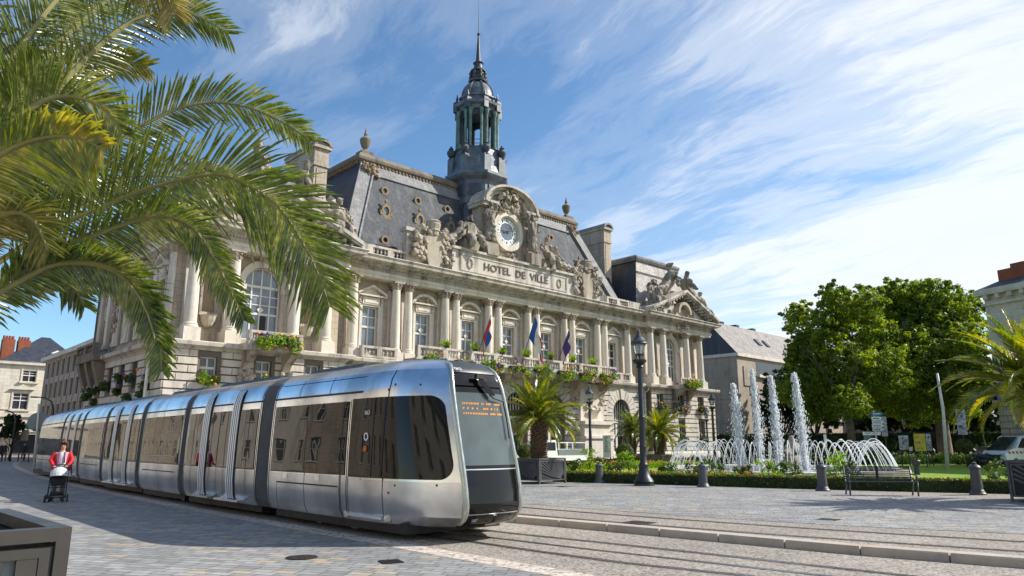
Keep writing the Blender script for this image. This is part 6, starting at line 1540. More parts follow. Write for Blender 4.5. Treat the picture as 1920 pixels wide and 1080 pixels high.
for i in range(NA):
    a=2*math.pi*(i+rw.uniform(-.22,.22))/NA; r0=FRd-1.95; h=rw.uniform(1.42,1.70); P=[]
    da=.10
    for j in range(12):
        f=j/11; rr=r0+f*2.0; aa=a+da*0*f; P.append((fx+rr*math.cos(aa),fy+rr*math.sin(aa),.22+4*h*f*(1-f)*(1-.0)+ .0))
    k_=rw.uniform(.6,1.2); b.tube(P,[.013*k_]*3+[.017*k_]*5+[.022*k_]*4,4)
    for _ in range(9):
        f=rw.uniform(.5,1); rr=r0+f*2.0+rw.uniform(-.06,.06); b.blob((fx+rr*math.cos(a)+rw.uniform(-.05,.05),fy+rr*math.sin(a)+rw.uniform(-.05,.05),.22+4*h*f*(1-f)-rw.uniform(0,.12)),rw.uniform(.012,.028),0,.2,4,3)
tag(b.build('water_arcs',['arc_water'],ft),kind='stuff')
def jet(px,ytop,dist,seed):
    r=random.Random(seed); p=AT(px,832,dist); H=AT(px,ytop,dist).z; x,y=p.x,p.y; lean=Vector((-.03,.04,0))
    b=MB(); n=18; pts=[];rad=[]
    for s_ in range(5):
        ox_,oy_=r.uniform(-.05,.05),r.uniform(-.05,.05); hh=H*r.uniform(.85,1.02)
        pts=[(x+ox_+r.uniform(-.02,.02)+lean.x*(j/n)**2*3,y+oy_+r.uniform(-.02,.02)+lean.y*(j/n)**2*3,.2+hh*j/n*.985) for j in range(n+1)]
        b.tube(pts,[(.075-.05*(j/n)**2)*r.uniform(.6,1.2) for j in range(n+1)],6)
    for _ in range(4200):      # drops falling back down round the column
        f=r.random()**.8; sp=(.05+.32*(1-abs(f-.45))*(1-f*f*.5))*abs(r.gauss(0,.6)); a=r.uniform(0,6.28); z=.2+H*f
        cx=x+lean.x*f*f*3+sp*math.cos(a)-.10*(1-f)*0; cy=y+lean.y*f*f*3+sp*math.sin(a)
        q=r.uniform(.006,.022)*(1.2-.5*min(1,sp*2)); b.blob((cx,cy,z),q,0,.3,4,3,(1,1,r.uniform(1.5,5)))
    for _ in range(350): a=r.uniform(0,6.28); s=abs(r.gauss(0,.35)); b.blob((x+s*math.cos(a),y+s*math.sin(a),.25+r.random()**2*.5),r.uniform(.01,.035),0,.3,4,3)
    b.build('water_jet',['water'],ft,True)
jet(1387,727,41.5,1); jet(1424,699,45.5,2); jet(1459,712,42.5,3); jet(1506,707,40.8,4)
b=MB()
for px,yt in ((1497,840),): 
    p=AT(1484,832,50); x,y=p.x,p.y; b.box(x-1.2,x+1.2,y-.5,y+.5,0,.9); v=[(0,0,.3,.35),(0,0,.8,.3),(0,0,1.1,.18),(.1,0,1.4,.2),(-.6,0,.3,.3),(-1.2,0,.2,.2),(.5,0,.5,.25),(.9,0,.9,.15)]; vs,fs=skin(v,[(0,1),(1,2),(2,3),(0,4),(4,5),(1,6),(6,7)],1); b.add([(x+a_*1.0,y+c_,.8+z_) for a_,c_,z_ in vs],fs)
tag(b.build('garden_statue',['statue'],None,True),'pale stone statue on a block behind the fourth jet','statue')
# flags ------------------------------------------------------------------------
def flag(u,cols,label,h=2.6,wd=.75,vert=False):
    o=FT(u,2.7,8.0); t=empty('flag',o,label,'flag'); b=MB(); p0=Vector(FT(u,2.5,7.9)); p1=Vector(FT(u+.15,4.0,7.9+h+.6)); b.tube([tuple(p0),tuple(p1)],.03,6); b.build('pole',['dark_metal'],t,True)
    D=(p0-p1)
    NZ,NX=14,10; grid=[]
    for i in range(NZ+1):
        f=i/NZ
        row=[]
        for j in range(NX+1):
            g_=j/NX
            # hoist along the pole, fly hanging down under gravity
            hp_=p1+D*(.06+.42*f); 
            drop=Vector((wd*(.25+.5*f)*g_*(.6 if g_<.5 else .55), -.05*math.sin(g_*9+f*4), -g_*h*.62+0*f)); fold=Vector((.09*math.sin(g_*7+f*5),.12*math.cos(g_*11+f*3),0))
            row.append(tuple(hp_+drop+fold*g_))
        grid.append(row)
    me=MB(); vs=[p for r_ in grid for p in r_]; k=NX+1
    for i in range(NZ):
        for j in range(NX):
            ci=min(len(cols)-1,int((j+.5)/NX*len(cols))); me.add([vs[i*k+j],vs[i*k+j+1],vs[(i+1)*k+j+1],vs[(i+1)*k+j]],[(0,1,2,3)],cols[ci])
    me.build('cloth',['flag_blue','flag_white','flag_red','flag_navy'],t,True); return t
flag(35.2,[2,2,0,0,2],'furled red and blue flag, leftmost of the three on the balcony',2.6,.22)
flag(40.0,[0,1,2],'hanging blue white and red flag, middle one on the balcony',3.3,4.2)
flag(44.0,[3],'furled plain violet blue flag, rightmost of the three on the balcony',2.6,.3)
# round sign on pole (seen from behind), left -------------------------------------
q=G(63,886); dd=math.hypot(q.x,q.y); top=AT(75,756,dd); t=empty('road_sign',(q.x,q.y,0),'tilted grey back of a round road sign on a pale pole, left of the woman','road sign')
b=MB(); tp=AT(73,757,dd); b.tube([(q.x,q.y,0),tuple(tp)],.055,8); b.build('pole',['plaque'],t,True)
c=AT(72,791,dd+.08); n_=Vector((c.x,c.y,0)).normalized(); s_=Vector((n_.y,-n_.x,0)); b=MB(); b.ext([tuple(c+s_*(.56*math.cos(2*math.pi*i/28))+Vector((0,0,.56*math.sin(2*math.pi*i/28)))) for i in range(28)],tuple(n_*.03)); b.build('sign_disc',['grey_sign'],t,fix=True)
c=AT(70,806,dd+.08); b=MB(); b.ext([tuple(c+s_*(u)+Vector((0,0,v))) for u,v in ((-.2,-.1),(.42,-.1),(.42,.12),(-.2,.12))],tuple(n_*.03)); b.build('sub_plate',['grey_sign'],t,fix=True)
# direction signs right -----------------------------------------------------------
D1=58; p=AT(1644,832,D1); n_=Vector((p.x,p.y,0)).normalized(); s_=Vector((n_.y,-n_.x,0)); k=(p-CP).dot(_fw)/1342
t=empty('direction_signpost',(p.x,p.y,0),'signpost with one blue and four white direction arrows in front of the trees','signpost')
b=MB(); b.tube([(p.x,p.y,0),(p.x,p.y,AT(1644,770,D1).z)],.06,8); b.build('pole',['plaque'],t,True)
for i,(y,mt,x0,x1) in enumerate([(776,'blue_sign',1634,1654),(784.5,'white_paint',1634,1652),(791.5,'white_paint',1635,1655),(798.5,'white_paint',1635,1655),(805.5,'plaque',1636,1655)]):
    A=AT(x0,y,D1-.1); W_=(x1-x0)*k; hh=3.0*k; b=MB(); pts=[(0,-hh),(W_*.82,-hh),(W_,0),(W_*.82,hh),(0,hh)]; b.ext([tuple(A+s_*u+Vector((0,0,v))) for u,v in pts],tuple(n_*.04)); o=b.build('arrow_plate',[mt],t,fix=True)
    b=MB(); r_=random.Random(i)
    u=.12*W_
    while u<W_*.72: w=r_.uniform(.03,.07)*W_; b.ext([tuple(A+s_*(u+x_)+Vector((0,0,z_))-n_*.004) for x_,z_ in ((0,-hh*.35),(w,-hh*.35),(w,hh*.35),(0,hh*.35))],tuple(-n_*.004)); u+=w+.02*W_
    b.build('lettering_marks',['stripe_dark' if mt!='blue_sign' else 'white_paint'],o)
def panel_px(name,label,cat,x0,x1,y0,y1,dist,mat,th=.12,legs=False,post=None,marks=0):
    A=AT(x0,y1,dist); n_=Vector((A.x,A.y,0)).normalized(); s_=Vector((n_.y,-n_.x,0)); k=(A-CP).dot(_fw)/1342; W_=(x1-x0)*k; H_=(y1-y0)*k
    t=empty(name,(A.x,A.y,0),label,cat); b=MB(); b.ext([tuple(A+s_*u+Vector((0,0,v))) for u,v in ((0,0),(W_,0),(W_,H_),(0,H_))],tuple(n_*th)); o=b.build('panel',[mat],t,fix=True)
    if A.z>.15:
        b=MB()
        for u in ((W_*.1,W_*.9) if not post else (W_*.5,)): c=A+s_*u+n_*th*.5; b.tube([(c.x,c.y,0),(c.x,c.y,A.z)],.04,6)
        b.build('post',['dark_metal'],t)
    if marks:
        r_=random.Random(marks); b=MB()
        for _ in range(9): u=r_.uniform(.1,.7)*W_; v=r_.uniform(.1,.85)*H_; w=r_.uniform(.08,.25)*W_; h_=r_.uniform(.03,.12)*H_; b.ext([tuple(A+s_*(u+x_)+Vector((0,0,v+z_))-n_*.004) for x_,z_ in ((0,0),(w,0),(w,h_),(0,h_))],tuple(-n_*.003))
        b.build('printed_picture',['grey_metal' if mat!='yellow' else 'orange_stone'],o)
    return t
panel_px('poster_stand','yellow poster on a stand under the trees','poster',1716,1735,814,846,60,'yellow',marks=1)
panel_px('poster_stand','grey poster left of the yellow poster','poster',1687,1703,817,843,61,'poster',marks=2)
panel_px('poster_stand','narrow grey poster just right of the yellow poster','poster',1739,1747,814,845,63,'poster',marks=3)
panel_px('hanging_banner','grey banner hanging right of the direction signs','banner',1654,1664,782,818,64,'poster',.03,post=1,marks=4)
panel_px('hanging_banner','tall grey banner hanging right of the leaning pole','banner',1797,1812,768,815,62,'poster',.03,post=1,marks=5)
panel_px('notice_cabinet','grey cabinet below the white name board, left of the signpost','cabinet',1622,1638,816,846,58.5,'grey_sign',.5)
panel_px('name_board','white horizontal board on top of the grey cabinet','sign',1618,1648,810,816,58.0,'white_paint',.1,post=1,marks=6)
panel_px('white_post','short white post behind the last jet','post',1546,1551,815,838,55,'white_paint',.12)
t=panel_px('information_panel','pale information panel with lines of text beside the arched door','sign',1131,1146,817,858,50,'plaque',.12)
A=AT(1132,856,49.98); n_=Vector((A.x,A.y,0)).normalized(); s_=Vector((n_.y,-n_.x,0)); k=(A-CP).dot(_fw)/1342; b=MB(); r_=random.Random(2)
for i in range(13):
    v=(9+i*2.2)*k; b.ext([tuple(A+s_*u+Vector((0,0,v+z_))-n_*.01) for u,z_ in ((2*k,0),((5+r_.random()*6)*k,0),((5+r_.random()*6)*k,.8*k),(2*k,.8*k))],tuple(-n_*.004))
o=[c_ for c_ in kids(t) if c_.name.startswith('panel')][0]; b.build('text_lines',['dark_metal'],o)
p=gnd_at(1771,56); tpz=AT(1757,700,56); b=MB(); b.tube([p,tuple(AT(1768,765,56)),tuple(tpz)],[.13,.10,.08],8); tag(b.build('light_pole',['plaque'],None,True),'leaning pale grey light pole behind the right palm fronds','pole')
p=AT(1713,832,45); b=MB(); b.lathe([(.12,0),(.16,.05),(.14,.5),(.22,.55),(.25,.75),(.2,.8)],(p.x,p.y,0),12); tag(b.build('litter_bin',['dark_metal'],None,True,True,40),'small dark urn shaped litter bin at the back of the lawn','bin')
# vehicles --------------------------------------------------------------------------
def vehicle(name,label,cat,px,dist,rz,prof,wd,mat,wheels,glass,group=None,extra=None):
    p=AT(px,832,dist); x,y=p.x,p.y; t=empty(name,(x,y,0),label,cat,group); c,s=math.cos(rz),math.sin(rz); T=lambda u,v,z:(x+u*c-v*s,y+u*s+v*c,z)
    b=MB(T); n=len(prof)
    rings=[]
    for v,k in ((-wd/2,.93),(-wd/2+.06,1),(wd/2-.06,1),(wd/2,.93)): rings.append([(u*(.99 if k<1 else 1),v*(1-.10*max(0,(z-1.0))*.6),z) for u,z in prof])
    vs=[q for r_ in rings for q in r_]; fs=[(i*n+j,i*n+(j+1)%n,(i+1)*n+(j+1)%n,(i+1)*n+j) for i in range(3) for j in range(n)]+[tuple(range(n)),tuple(range(4*n-1,3*n-1,-1))]; b.add(vs,fs)
    b.build('body',[mat],t,True,True,30)
    for gl in glass:
        b=MB(T)
        for sg in (-1,1): b.ext([(u,sg*(wd/2+.005)*(1-.06*max(0,z-1.0)),z) for u,z in gl],(0,sg*.01,0))
        b.build('side_window',['pane_dark'],t,fix=True)
    for u in wheels:
        for sg in (-1,1):
            b=MB(T); b.tube([(u,sg*(wd/2-.2),.32),(u,sg*(wd/2+.01),.32)],.32,16); w=b.build('wheel',['black'],t,True,True,40); b=MB(T); b.tube([(u,sg*(wd/2+.0),.32),(u,sg*(wd/2+.02),.32)],.19,12); b.build('rim',['plaque'],w,fix=True)
    if extra: extra(T,t)
    return t
vp=[(-2.6,.35),(2.5,.35),(2.55,.9),(2.3,1.15),(1.5,1.35),(.85,2.15),(.4,2.3),(-2.6,2.3)]
def vx(T,t):
    b=MB(T)
    for i in range(14):
        u=-2.4+i*.34
        for sg in (-1,1): b.ext([(u,sg*1.005,.95),(u+.17,sg*1.005,.95),(u+.27,sg*1.005,1.12),(u+.10,sg*1.005,1.12)],(0,sg*.012,0))
    b.build('red_stripes',['red_sign'],t,fix=True)
    b=MB(T); b.add([(2.31,-.8,1.17),(2.31,.8,1.17),(.93,.72,2.13),(.93,-.72,2.13)],[(0,1,2,3)]); b.v=[(v[0],v[1],v[2]+.02) for v in b.v]; b.build('windscreen',['pane_dark'],t)
    b=MB(T)
    for sg in (-1,1): b.box(2.45,2.57,sg*.7-.15,sg*.7+.15,.78,.95)
    b.build('headlight',['lampglass'],t,fix=True)
vehicle('parked_van','white van with red diagonal stripes parked at the right edge','van',1912,66,math.radians(150),vp,2.0,'white_paint',(-1.6,1.65),[[(.3,1.35),(1.35,1.35),(.8,2.05),(.3,2.05)]],extra=vx)
tp_=[(-2.5,.5),(2.4,.5),(2.45,1.0),(2.1,1.15),(1.65,1.85),(.75,1.9),(.6,.85),(-2.5,.85)]
def tx(T,t):
    b=MB(T); b.box(-2.5,.5,-.95,-.9,.85,1.25); b.box(-2.5,.5,.9,.95,.85,1.25); b.box(-2.5,-2.45,-.9,.9,.85,1.25); b.build('cargo_bed',['grey_sign'],t,fix=True)
    b=MB(T); b.box(-2.3,.4,-.85,.85,1.26,1.28)
    for u in (-2.4,-1.0,.45):
        for sg in (-1,1): b.box(u-.03,u+.03,sg*.9-.03,sg*.9+.03,1.2,1.75)
    b.box(-2.4,.45,-.93,-.87,1.7,1.76); b.box(-2.4,.45,.87,.93,1.7,1.76); b.build('side_rail',['white_paint'],t,fix=True)
vehicle('parked_truck','small white flatbed truck parked behind the planted palm','truck',1038,52,math.radians(180),tp_,1.9,'white_paint',(-1.6,1.6),[[(.8,1.2),(2.0,1.2),(1.6,1.75),(.8,1.75)]],extra=tx)
cp=[(-2.1,.3),(2.1,.3),(2.15,.7),(1.9,.85),(1.1,.95),(.5,1.4),(-.9,1.45),(-1.6,1.0),(-2.1,.9)]
vehicle('parked_car','dark car parked behind the motorbikes under the trees','car',1862,70,math.radians(160),cp,1.75,'black',(-1.3,1.35),[[(-1.3,.98),(.95,.98),(.45,1.33),(-.85,1.36)]])
def moto(px,dist,label,rz):
    p=AT(px,832,dist); x,y=p.x,p.y; c,s=math.cos(rz),math.sin(rz); T=lambda u,v,z:(x+u*c-v*s,y+u*s+v*c,z); t=empty('motorbike',(x,y,0),label,'motorbike','motorbikes parked in a row')
    for u in (-.65,.65):
        b=MB(T)
        for i in range(16):
            a0=2*math.pi*i/16;a1=2*math.pi*(i+1)/16; b.ext([(u+ra*math.cos(q),-.06,.32+ra*math.sin(q)) for ra,q in ((.2,a0),(.2,a1),(.32,a1),(.32,a0))],(0,.12,0))
        b.build('wheel',['black'],t,fix=True)
    b=MB(T); b.tube([(-.7,0,.75),(-.3,0,.72),(.1,0,.85),(.4,0,.8)],[.1,.15,.17,.08],8); b.tube([(-.3,0,.5),(.2,0,.45)],[.2,.2],8); b.tube([(.65,0,.32),(.42,0,.95)],.04,6); b.tube([(.42,-.35,1.05),(.42,.35,1.05)],.025,5); b.tube([(.5,0,.9),(.58,0,.88)],.11,8); b.build('frame',['dark_metal'],t,True); b=MB(T); b.box(-.75,.05,-.13,.13,.8,.9); b.build('seat',['black'],t,fix=True)
moto(1838,60,'motorbike nearest the round clipped bush',1.9); moto(1850,62,'second motorbike, right of the one by the round bush',2.0)
q=AT(1896,832,50); b=MB(); b.lathe([(.22,0),(.22,.04),(.15,.05),(.04,.7)],(q.x,q.y,0),12,1); b.lathe([(.12,.25),(.085,.42)],(q.x,q.y,0),12,0); tag(b.build('traffic_cone',['white_paint','red_sign'],None),'red and white traffic cone in front of the white van','traffic cone')
# ================================================================ OTHER BUILDINGS
def facade(t,T,u0,u1,z0,z1,cols,rows,ww,wh,w=0,mat='stone',frame='frame_white',pane='pane_dark',inset=.2,sill=True,zoff=.9,every=1):
    holes=[]
    for i in range(cols):
        for j in range(rows):
            cx=u0+(i+.5)*(u1-u0)/cols; cz=z0+(j)*(z1-z0)/rows+zoff; holes.append((cx-ww/2,cx+ww/2,cz,cz+wh))
    b=MB(T); us=[h for h in holes]; 
    wall(b,u0,u1,z0,z1,w,holes,inset); b.build('wall',[mat],t)
    b=MB(T); p=MB(T)
    for n_,h in enumerate(holes):
        if n_<100:
            f=MB(T); f.box(h[0],h[0]+.06,w-inset,w-inset+.06,h[2],h[3]); f.box(h[1]-.06,h[1],w-inset,w-inset+.06,h[2],h[3]); f.box((h[0]+h[1])/2-.03,(h[0]+h[1])/2+.03,w-inset,w-inset+.05,h[2],h[3]); f.box(h[0]+.06,h[1]-.06,w-inset,w-inset+.05,h[3]-.06,h[3]); f.box(h[0]+.06,h[1]-.06,w-inset,w-inset+.05,(h[2]+h[3])/2-.03,(h[2]+h[3])/2+.03)
            if sill: f.box(h[0]-.1,h[1]+.1,w-.02,w+.1,h[2]-.12,h[2])
            o=f.build('window',[frame],t,fix=True); g_=MB(T); g_.poly([(h[0],w-inset+.01,h[2]),(h[1],w-inset+.01,h[2]),(h[1],w-inset+.01,h[3]),(h[0],w-inset+.01,h[3])]); g_.build('pane',[pane],o)
        else:
            b.box(h[0],h[1],w-inset-.05,w-inset,h[2],h[3])
    if b.v: tag(b.build('more_windows',[pane],t),kind='stuff')
# modern concrete building
t=empty('concrete_building',(93.5,51.6,0),'modern beige concrete building with tall sloped metal roof right of the city hall','building')
X0,Y0,X1,Y1,E=93.5,51.6,128,75,13.9
b=MB(); b.box(X0,X1,Y0,Y1,0,E); b.build('wall',['concrete'],t,fix=True)
b=MB(); b.box(X0-.25,X1,Y0-.35,Y1,E,E+.45); b.build('eaves',['stone_trim'],t,fix=True)
b=MB(); zt=19.6; ins=4.6
b.add([(X0,Y0-.1,E+.45),(X1,Y0-.1,E+.45),(X1,Y0+ins,zt),(X0,Y0+ins,zt)],[(0,1,2,3)]); b.add([(X0,Y0+ins,zt),(X1,Y0+ins,zt),(X1,Y1,zt),(X0,Y1,zt)],[(0,1,2,3)]); b.build('roof',['roof_metal'],t)
b=MB(); b.add([(X0-.01,Y0-.1,E+.45),(X0-.01,Y0+ins,zt),(X0-.01,Y1,zt),(X0-.01,Y1,E+.45)],[(0,1,2,3)]); b.build('gable_cladding',['slate_dark'],t)
for x in (104.0,106.6):
    f=.42; b=MB(); y=Y0-.1+ins*f; z=E+.45+(zt-E-.45)*f; d_=Vector((0,ins,zt-E-.45)).normalized(); n_=Vector((0,-d_.z,d_.y)); A=Vector((x,y,z)); q=[A,A+Vector((.9,0,0)),A+Vector((.9,0,0))+d_*1.4,A+d_*1.4]; b.ext([tuple(v+n_*.02) for v in q],tuple(n_*.15)); b.build('skylight',['pane_dark'],t,fix=True)
for x in (110,104.6,100): b=MB(); b.box(x-.5,x+.5,Y0+ins+1,Y0+ins+2,zt,zt+.7); b.build('roof_unit',['dark_metal'],t,fix=True)
b=MB()
for x0,x1,z0,z1 in ((X0+5.5,X0+30,11.6,13.5),): b.box(x0,x1,Y0-.03,Y0+.4,z0,z1)
for x0,z0,z1 in ((X0+3.4,2.5,9.6),(X0+10,6.6,9.4),(X0+10,2.4,5.2),(X0+14,6.6,9.4),(X0+14,2.4,5.2),(X0+18,6.6,9.4),(X0+18,2.4,5.2),(X0+22,6.6,9.4)): b.box(x0,x0+2.0,Y0-.03,Y0+.4,z0,z1)
b.box(X0+2.5,X0+30,Y0-.04,Y0+.3,.0,1.7); b.build('dark_glazing',['pane_dark'],t,fix=True)
b=MB()
for x0,x1,z0,z1 in ((X0+1.6,X0+3.9,9.8,12.6),(X0+3.2,X0+4.6,8.6,11.2)): b=MB(); b.box(x0,x1,Y0-.14,Y0-.0,z0,z1); b.build('relief_panel',['concrete'],t,fix=True)
for k,(y0,y1,z0,z1) in enumerate(((Y0+.9,Y0+3.4,7.9,11.2),(Y0+1.9,Y0+4.6,9.4,12.0),(Y0+.8,Y0+3.0,4.5,7.3),(Y0+1.2,Y0+3.6,1.2,3.6))): b=MB(); b.box(X0-.13-.01*k,X0,y0,y1,z0,z1); b.build('relief_panel',['concrete'],t,fix=True)
b=MB(); b.box(X0+5.5,X0+30,Y0-.5,Y0-.1,11.2,11.6); b.build('canopy',['stone_trim'],t,fix=True)
for k in range(6): b=MB(); b.box(X0+8+k*4,X0+8.3+k*4,Y0-.3,Y0-.03,1.7,11.2); b.build('pilaster',['concrete'],t,fix=True)
# office block down the street (left)
t=empty('office_building',(22,83,0),'long stone office building with rows of narrow vertical windows down the street','building')
T=lambda u,w,z:(19.2-w,u,z); 
b=MB(T); hs=[]; n=16
for i in range(n):
    u=64+i*2.4
    for z0 in (1.6,4.2,6.8,9.3): hs.append((u+.45,u+1.75,z0,z0+1.8))
wall(b,63,103,0,11.8,0,hs,.16); b.poly([(103,0,0),(103,-14,0),(103,-14,11.8),(103,0,11.8)]); b.build('wall',['office'],t)
for k,h in enumerate(hs): b=MB(T); b.box(h[0],h[1],-.2,-.15,h[2],h[3]); b.build('window',['pane_dark'],t,fix=True)
b=MB(T)
for i in range(n+1): b.box(63.9+i*2.4-.12,63.9+i*2.4+.12,0,.10,1.3,11.3)
b.build('window_fins',['office'],t,fix=True)
b=MB(T); b.box(63,103.3,-.5,.5,11.4,11.9); b.build('eaves',['stone_trim'],t,fix=True)
b=MB(T); b.add([(63,.3,11.9),(103,.3,11.9),(103,-6,15.6),(63,-6,15.6),(103,-14,11.9),(63,-14,11.9)],[(0,1,2,3),(3,2,4,5),(1,4,2)]); b.build('roof',['slate_dark'],t)
# white house closing the street
t=empty('white_house',(12,130,0),'white house with grey slate roof closing the street on the left','house')
Yh=128.0
HT=lambda u,w,z:(u+7.5,Yh-w,z)
hs=[(16.2,18.0,10.7,12.4),(15.4,17.4,6.6,9.0),(8.5,10.2,10.7,12.4),(8.3,10.3,6.6,9.0),(1,2.8,10.7,12.4),(.8,2.8,6.6,9)]
hs=[(a_-2.6,b_-2.6,c_,d_) for a_,b_,c_,d_ in hs]
b=MB(HT); wall(b,-12,21.2,0,13.5,0,hs,.25); b.box(21.19,21.2,-12,0,0,13.5); b.build('wall',['pale_wall'],t)
for h in hs: window(HT,(h[0]+h[1])/2,-.15,h[2],h[3],h[1]-h[0],t,dark=True,bars=(2,2))
b=MB(HT)
for h in hs: b.box(h[0]-.35,h[1]+.35,0,.35,h[2]-.25,h[2]); b.box(h[0]-.2,h[0],0,.1,h[2],h[3]+.2); b.box(h[1],h[1]+.2,0,.1,h[2],h[3]+.2)
for h in hs[1::2]: m_=(h[0]+h[1])/2; b.ext([(h[0]-.6,0,h[3]+.5),(h[1]+.6,0,h[3]+.5),(m_,0,h[3]+1.3)],(0,.4,0))
b.box(-12,21.3,0,.5,13.2,13.7); b.box(-12,21.3,0,.3,5.5,6.1); b.build('trim',['pale_wall'],t,fix=True)
b=MB(HT); rl=[(10.8,.6,13.7),(21.6,.6,13.7),(17.6,-6,18.3),(16.4,-6,18.3),(21.6,-14,13.7),(10.8,-14,13.7)]; b.add(rl,[(0,1,2,3),(1,4,2),(5,0,3)]); b.add([(-12,.6,13.7),(10.8,.6,13.7),(10.8,-7,15.4),(-12,-7,15.4)],[(0,1,2,3)]); b.build('roof',['slate_dark'],t)
b=MB(HT); b.box(17.0,18.3,-.6,.2,13.8,15.2); b.ext([(16.8,.25,15.2),(18.5,.25,15.2),(17.65,.25,15.7)],(0,-1.5,0)); b.build('dormer',['white_paint'],t,fix=True)
b=MB(HT); b.box(17.2,18.1,.2,.24,14.0,15.1); b.build('dormer_window',['pane_dark'],t,fix=True)
for u in (11.0,13.0):
    b=MB(HT); b.box(u,u+1.6,-4.5,-3,13.5,17.2); b.build('chimney',['brick'],t,fix=True); b=MB(HT)
    for k in range(4): b.lathe([(.2,0),(.16,.6)],(u+.2+k*.38,-3.8,17.2),8)
    b.build('chimney_pots',['brick'],t)
b=MB(); p0=Vector((17,136,19.0)); b.tube([tuple(p0),tuple(p0+Vector((0,0,3.4)))],.05,5); 
for k in range(5): b.tube([tuple(p0+Vector((-1.6+k*.1,-.3,3.0+k*.06))),tuple(p0+Vector((1.6-k*.1,.3,3.0+k*.06)))],.03,4)
b.build('antenna',['dark_metal'],t)
# awning and shop fronts under it
b=MB(HT); b.box(4,21,.3,2.6,3.1,3.3); b.build('awning',['dark_metal'],t,fix=True)
b=MB(HT); b.box(-11,3,.02,.1,.3,3.2); b.box(5,12,.02,.1,.3,3.0); b.box(13.5,20,.02,.1,.3,3.0); b.build('shop_window',['pane_dark'],t,fix=True)
b=MB(); b.tube([(12,110,0),(12,110,.1)],.1,6)
# pharmacy-like green cross sign, kept as plain green disc lamp
q=AT(53,799,105); b=MB(); n_=Vector((q.x,q.y,0)).normalized(); s_=Vector((n_.y,-n_.x,0)); b.ext([tuple(q+s_*(.45*math.cos(2*math.pi*i/20))+Vector((0,0,.4*math.sin(2*math.pi*i/20)))) for i in range(20)],tuple(n_*.15)); b.tube([tuple(q),tuple(Vector((q.x,q.y+4,q.z)))],.04,5); tag(b.build('shop_sign',['green_sign'],None,fix=True),'small green shop sign over the cafe terrace','sign')
# right corner building --------------------------------------------------------------
t=empty('corner_building',(60,10,0),'white stone corner building with brick chimney at the right edge','building')
RC=AT(1884,832,66); az=math.radians(46.35+24.1-180); dR=Vector((math.cos(az),math.sin(az),0)); nR=Vector((dR.y,-dR.x,0)); 
if nR.dot(RC-CP)>0: nR=-nR
RT=lambda u,w,z:(RC.x+dR.x*u+nR.x*w,RC.y+dR.y*u+nR.y*w,z)
ztop=AT(1845,556,66).z
hs=[(3.4,5.2,ztop-3.6,ztop-1.4),(3.4,5.2,ztop-8.2,ztop-5.6),(9.5,11.3,ztop-3.6,ztop-1.4),(9.5,11.3,ztop-8.2,ztop-5.6),(2.6,6,0.2,3.6)]
b=MB(RT); wall(b,0,24,4.6,ztop,0,hs[:4],.3); b.poly([(0,0,4.6),(0,-12,4.6),(0,-12,ztop),(0,0,ztop)]); b.build('wall',['pale_wall'],t)
b=MB(RT); wall(b,0,24,0,4.6,.12,[hs[4]],.5); courses(b,0,2.4,0,4.4,.12,[]); b.poly([(0,.12,0),(0,-12,0),(0,-12,4.6),(0,.12,4.6)]); b.box(-.25,24,-.3,.4,4.4,4.85); b.build('ground_floor',['concrete'],t)
for h in hs[:4]: window(RT,(h[0]+h[1])/2,-.2,h[2],h[3],h[1]-h[0],t,bars=(2,2))
b=MB(RT)
for h in hs[:4]: b.box(h[0]-.25,h[0],0,.12,h[2]-.1,h[3]+.25); b.box(h[1],h[1]+.25,0,.12,h[2]-.1,h[3]+.25); b.box(h[0]-.4,h[1]+.4,0,.3,h[3]+.25,h[3]+.5)
b.box(-.4,24,-.3,.6,ztop,ztop+.45); b.box(-.15,24,0,.25,ztop-.8,ztop-.6); 
for k in range(26): b.box(.2+k*.9,.5+k*.9,0,.5,ztop-.35,ztop)
b.build('trim',['pale_wall'],t,fix=True)
b=MB(RT); b.add([(-.4,.5,ztop+.45),(24,.5,ztop+.45),(24,-6,ztop+3.8),(5,-6,ztop+3.8),(-.4,-12,ztop+.45)],[(0,1,2,3),(0,3,4)]); b.build('roof',['slate'],t)
b=MB(RT); b.box(.8,1.8,-2.2,-.8,ztop+.3,ztop+2.0); b.box(1.8,3.3,-2.4,-.8,ztop+.3,ztop+2.3); b.build('chimney',['brick'],t,fix=True)
b=MB(RT); b.box(.2,1.9,.4,.46,4.95,5.6); b.build('street_plate',['blue_sign'],t,fix=True)
# building behind the far trees; deep shade put into its dark wall colour
t=empty('far_building',(130,30,0),'building behind the far trees, deep shade put into dark wall colour','building'); T=lambda u,w,z:(148-w,u,z)
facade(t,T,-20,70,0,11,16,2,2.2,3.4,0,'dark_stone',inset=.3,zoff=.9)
b=MB(T); b.box(-20,70,-8,.4,11,11.5); b.build('roof',['slate_dark'],t,fix=True)
# buildings across the street (only seen as reflections in the tram)
for nm,x,y0,y1,h,lab,mt in (('town_house',-12,20,52,12.5,'cream town house across the street mirrored in the nearest tram windows','stone'),('town_house',-12.6,52,88,14,'pale town house across the street mirrored in the middle tram windows','stone_trim'),('town_house',-12,88,240,12,'long stone town house across the street mirrored in the last tram windows','stone'),('town_house',-15,-22,14,11,'stone town house across the street mirrored in the cab window','pale_wall')):
    t=empty(nm,(x,(y0+y1)/2,0),lab,'building','houses across the street'); T=lambda u,w,z,x=x:(x+w,u,z)
    facade(t,T,y0,y1,0,h,int((y1-y0)/4),3,1.3,2.3,0,mt,inset=.25,zoff=1.0); b=MB(T); b.box(y0,y1,-8,.5,h,h+.5); b.add([(y0,.2,h+.5),(y1,.2,h+.5),(y1,-7,h+4.5),(y0,-7,h+4.5)],[(0,1,2,3)]); b.build('roof',['slate_dark'],t)
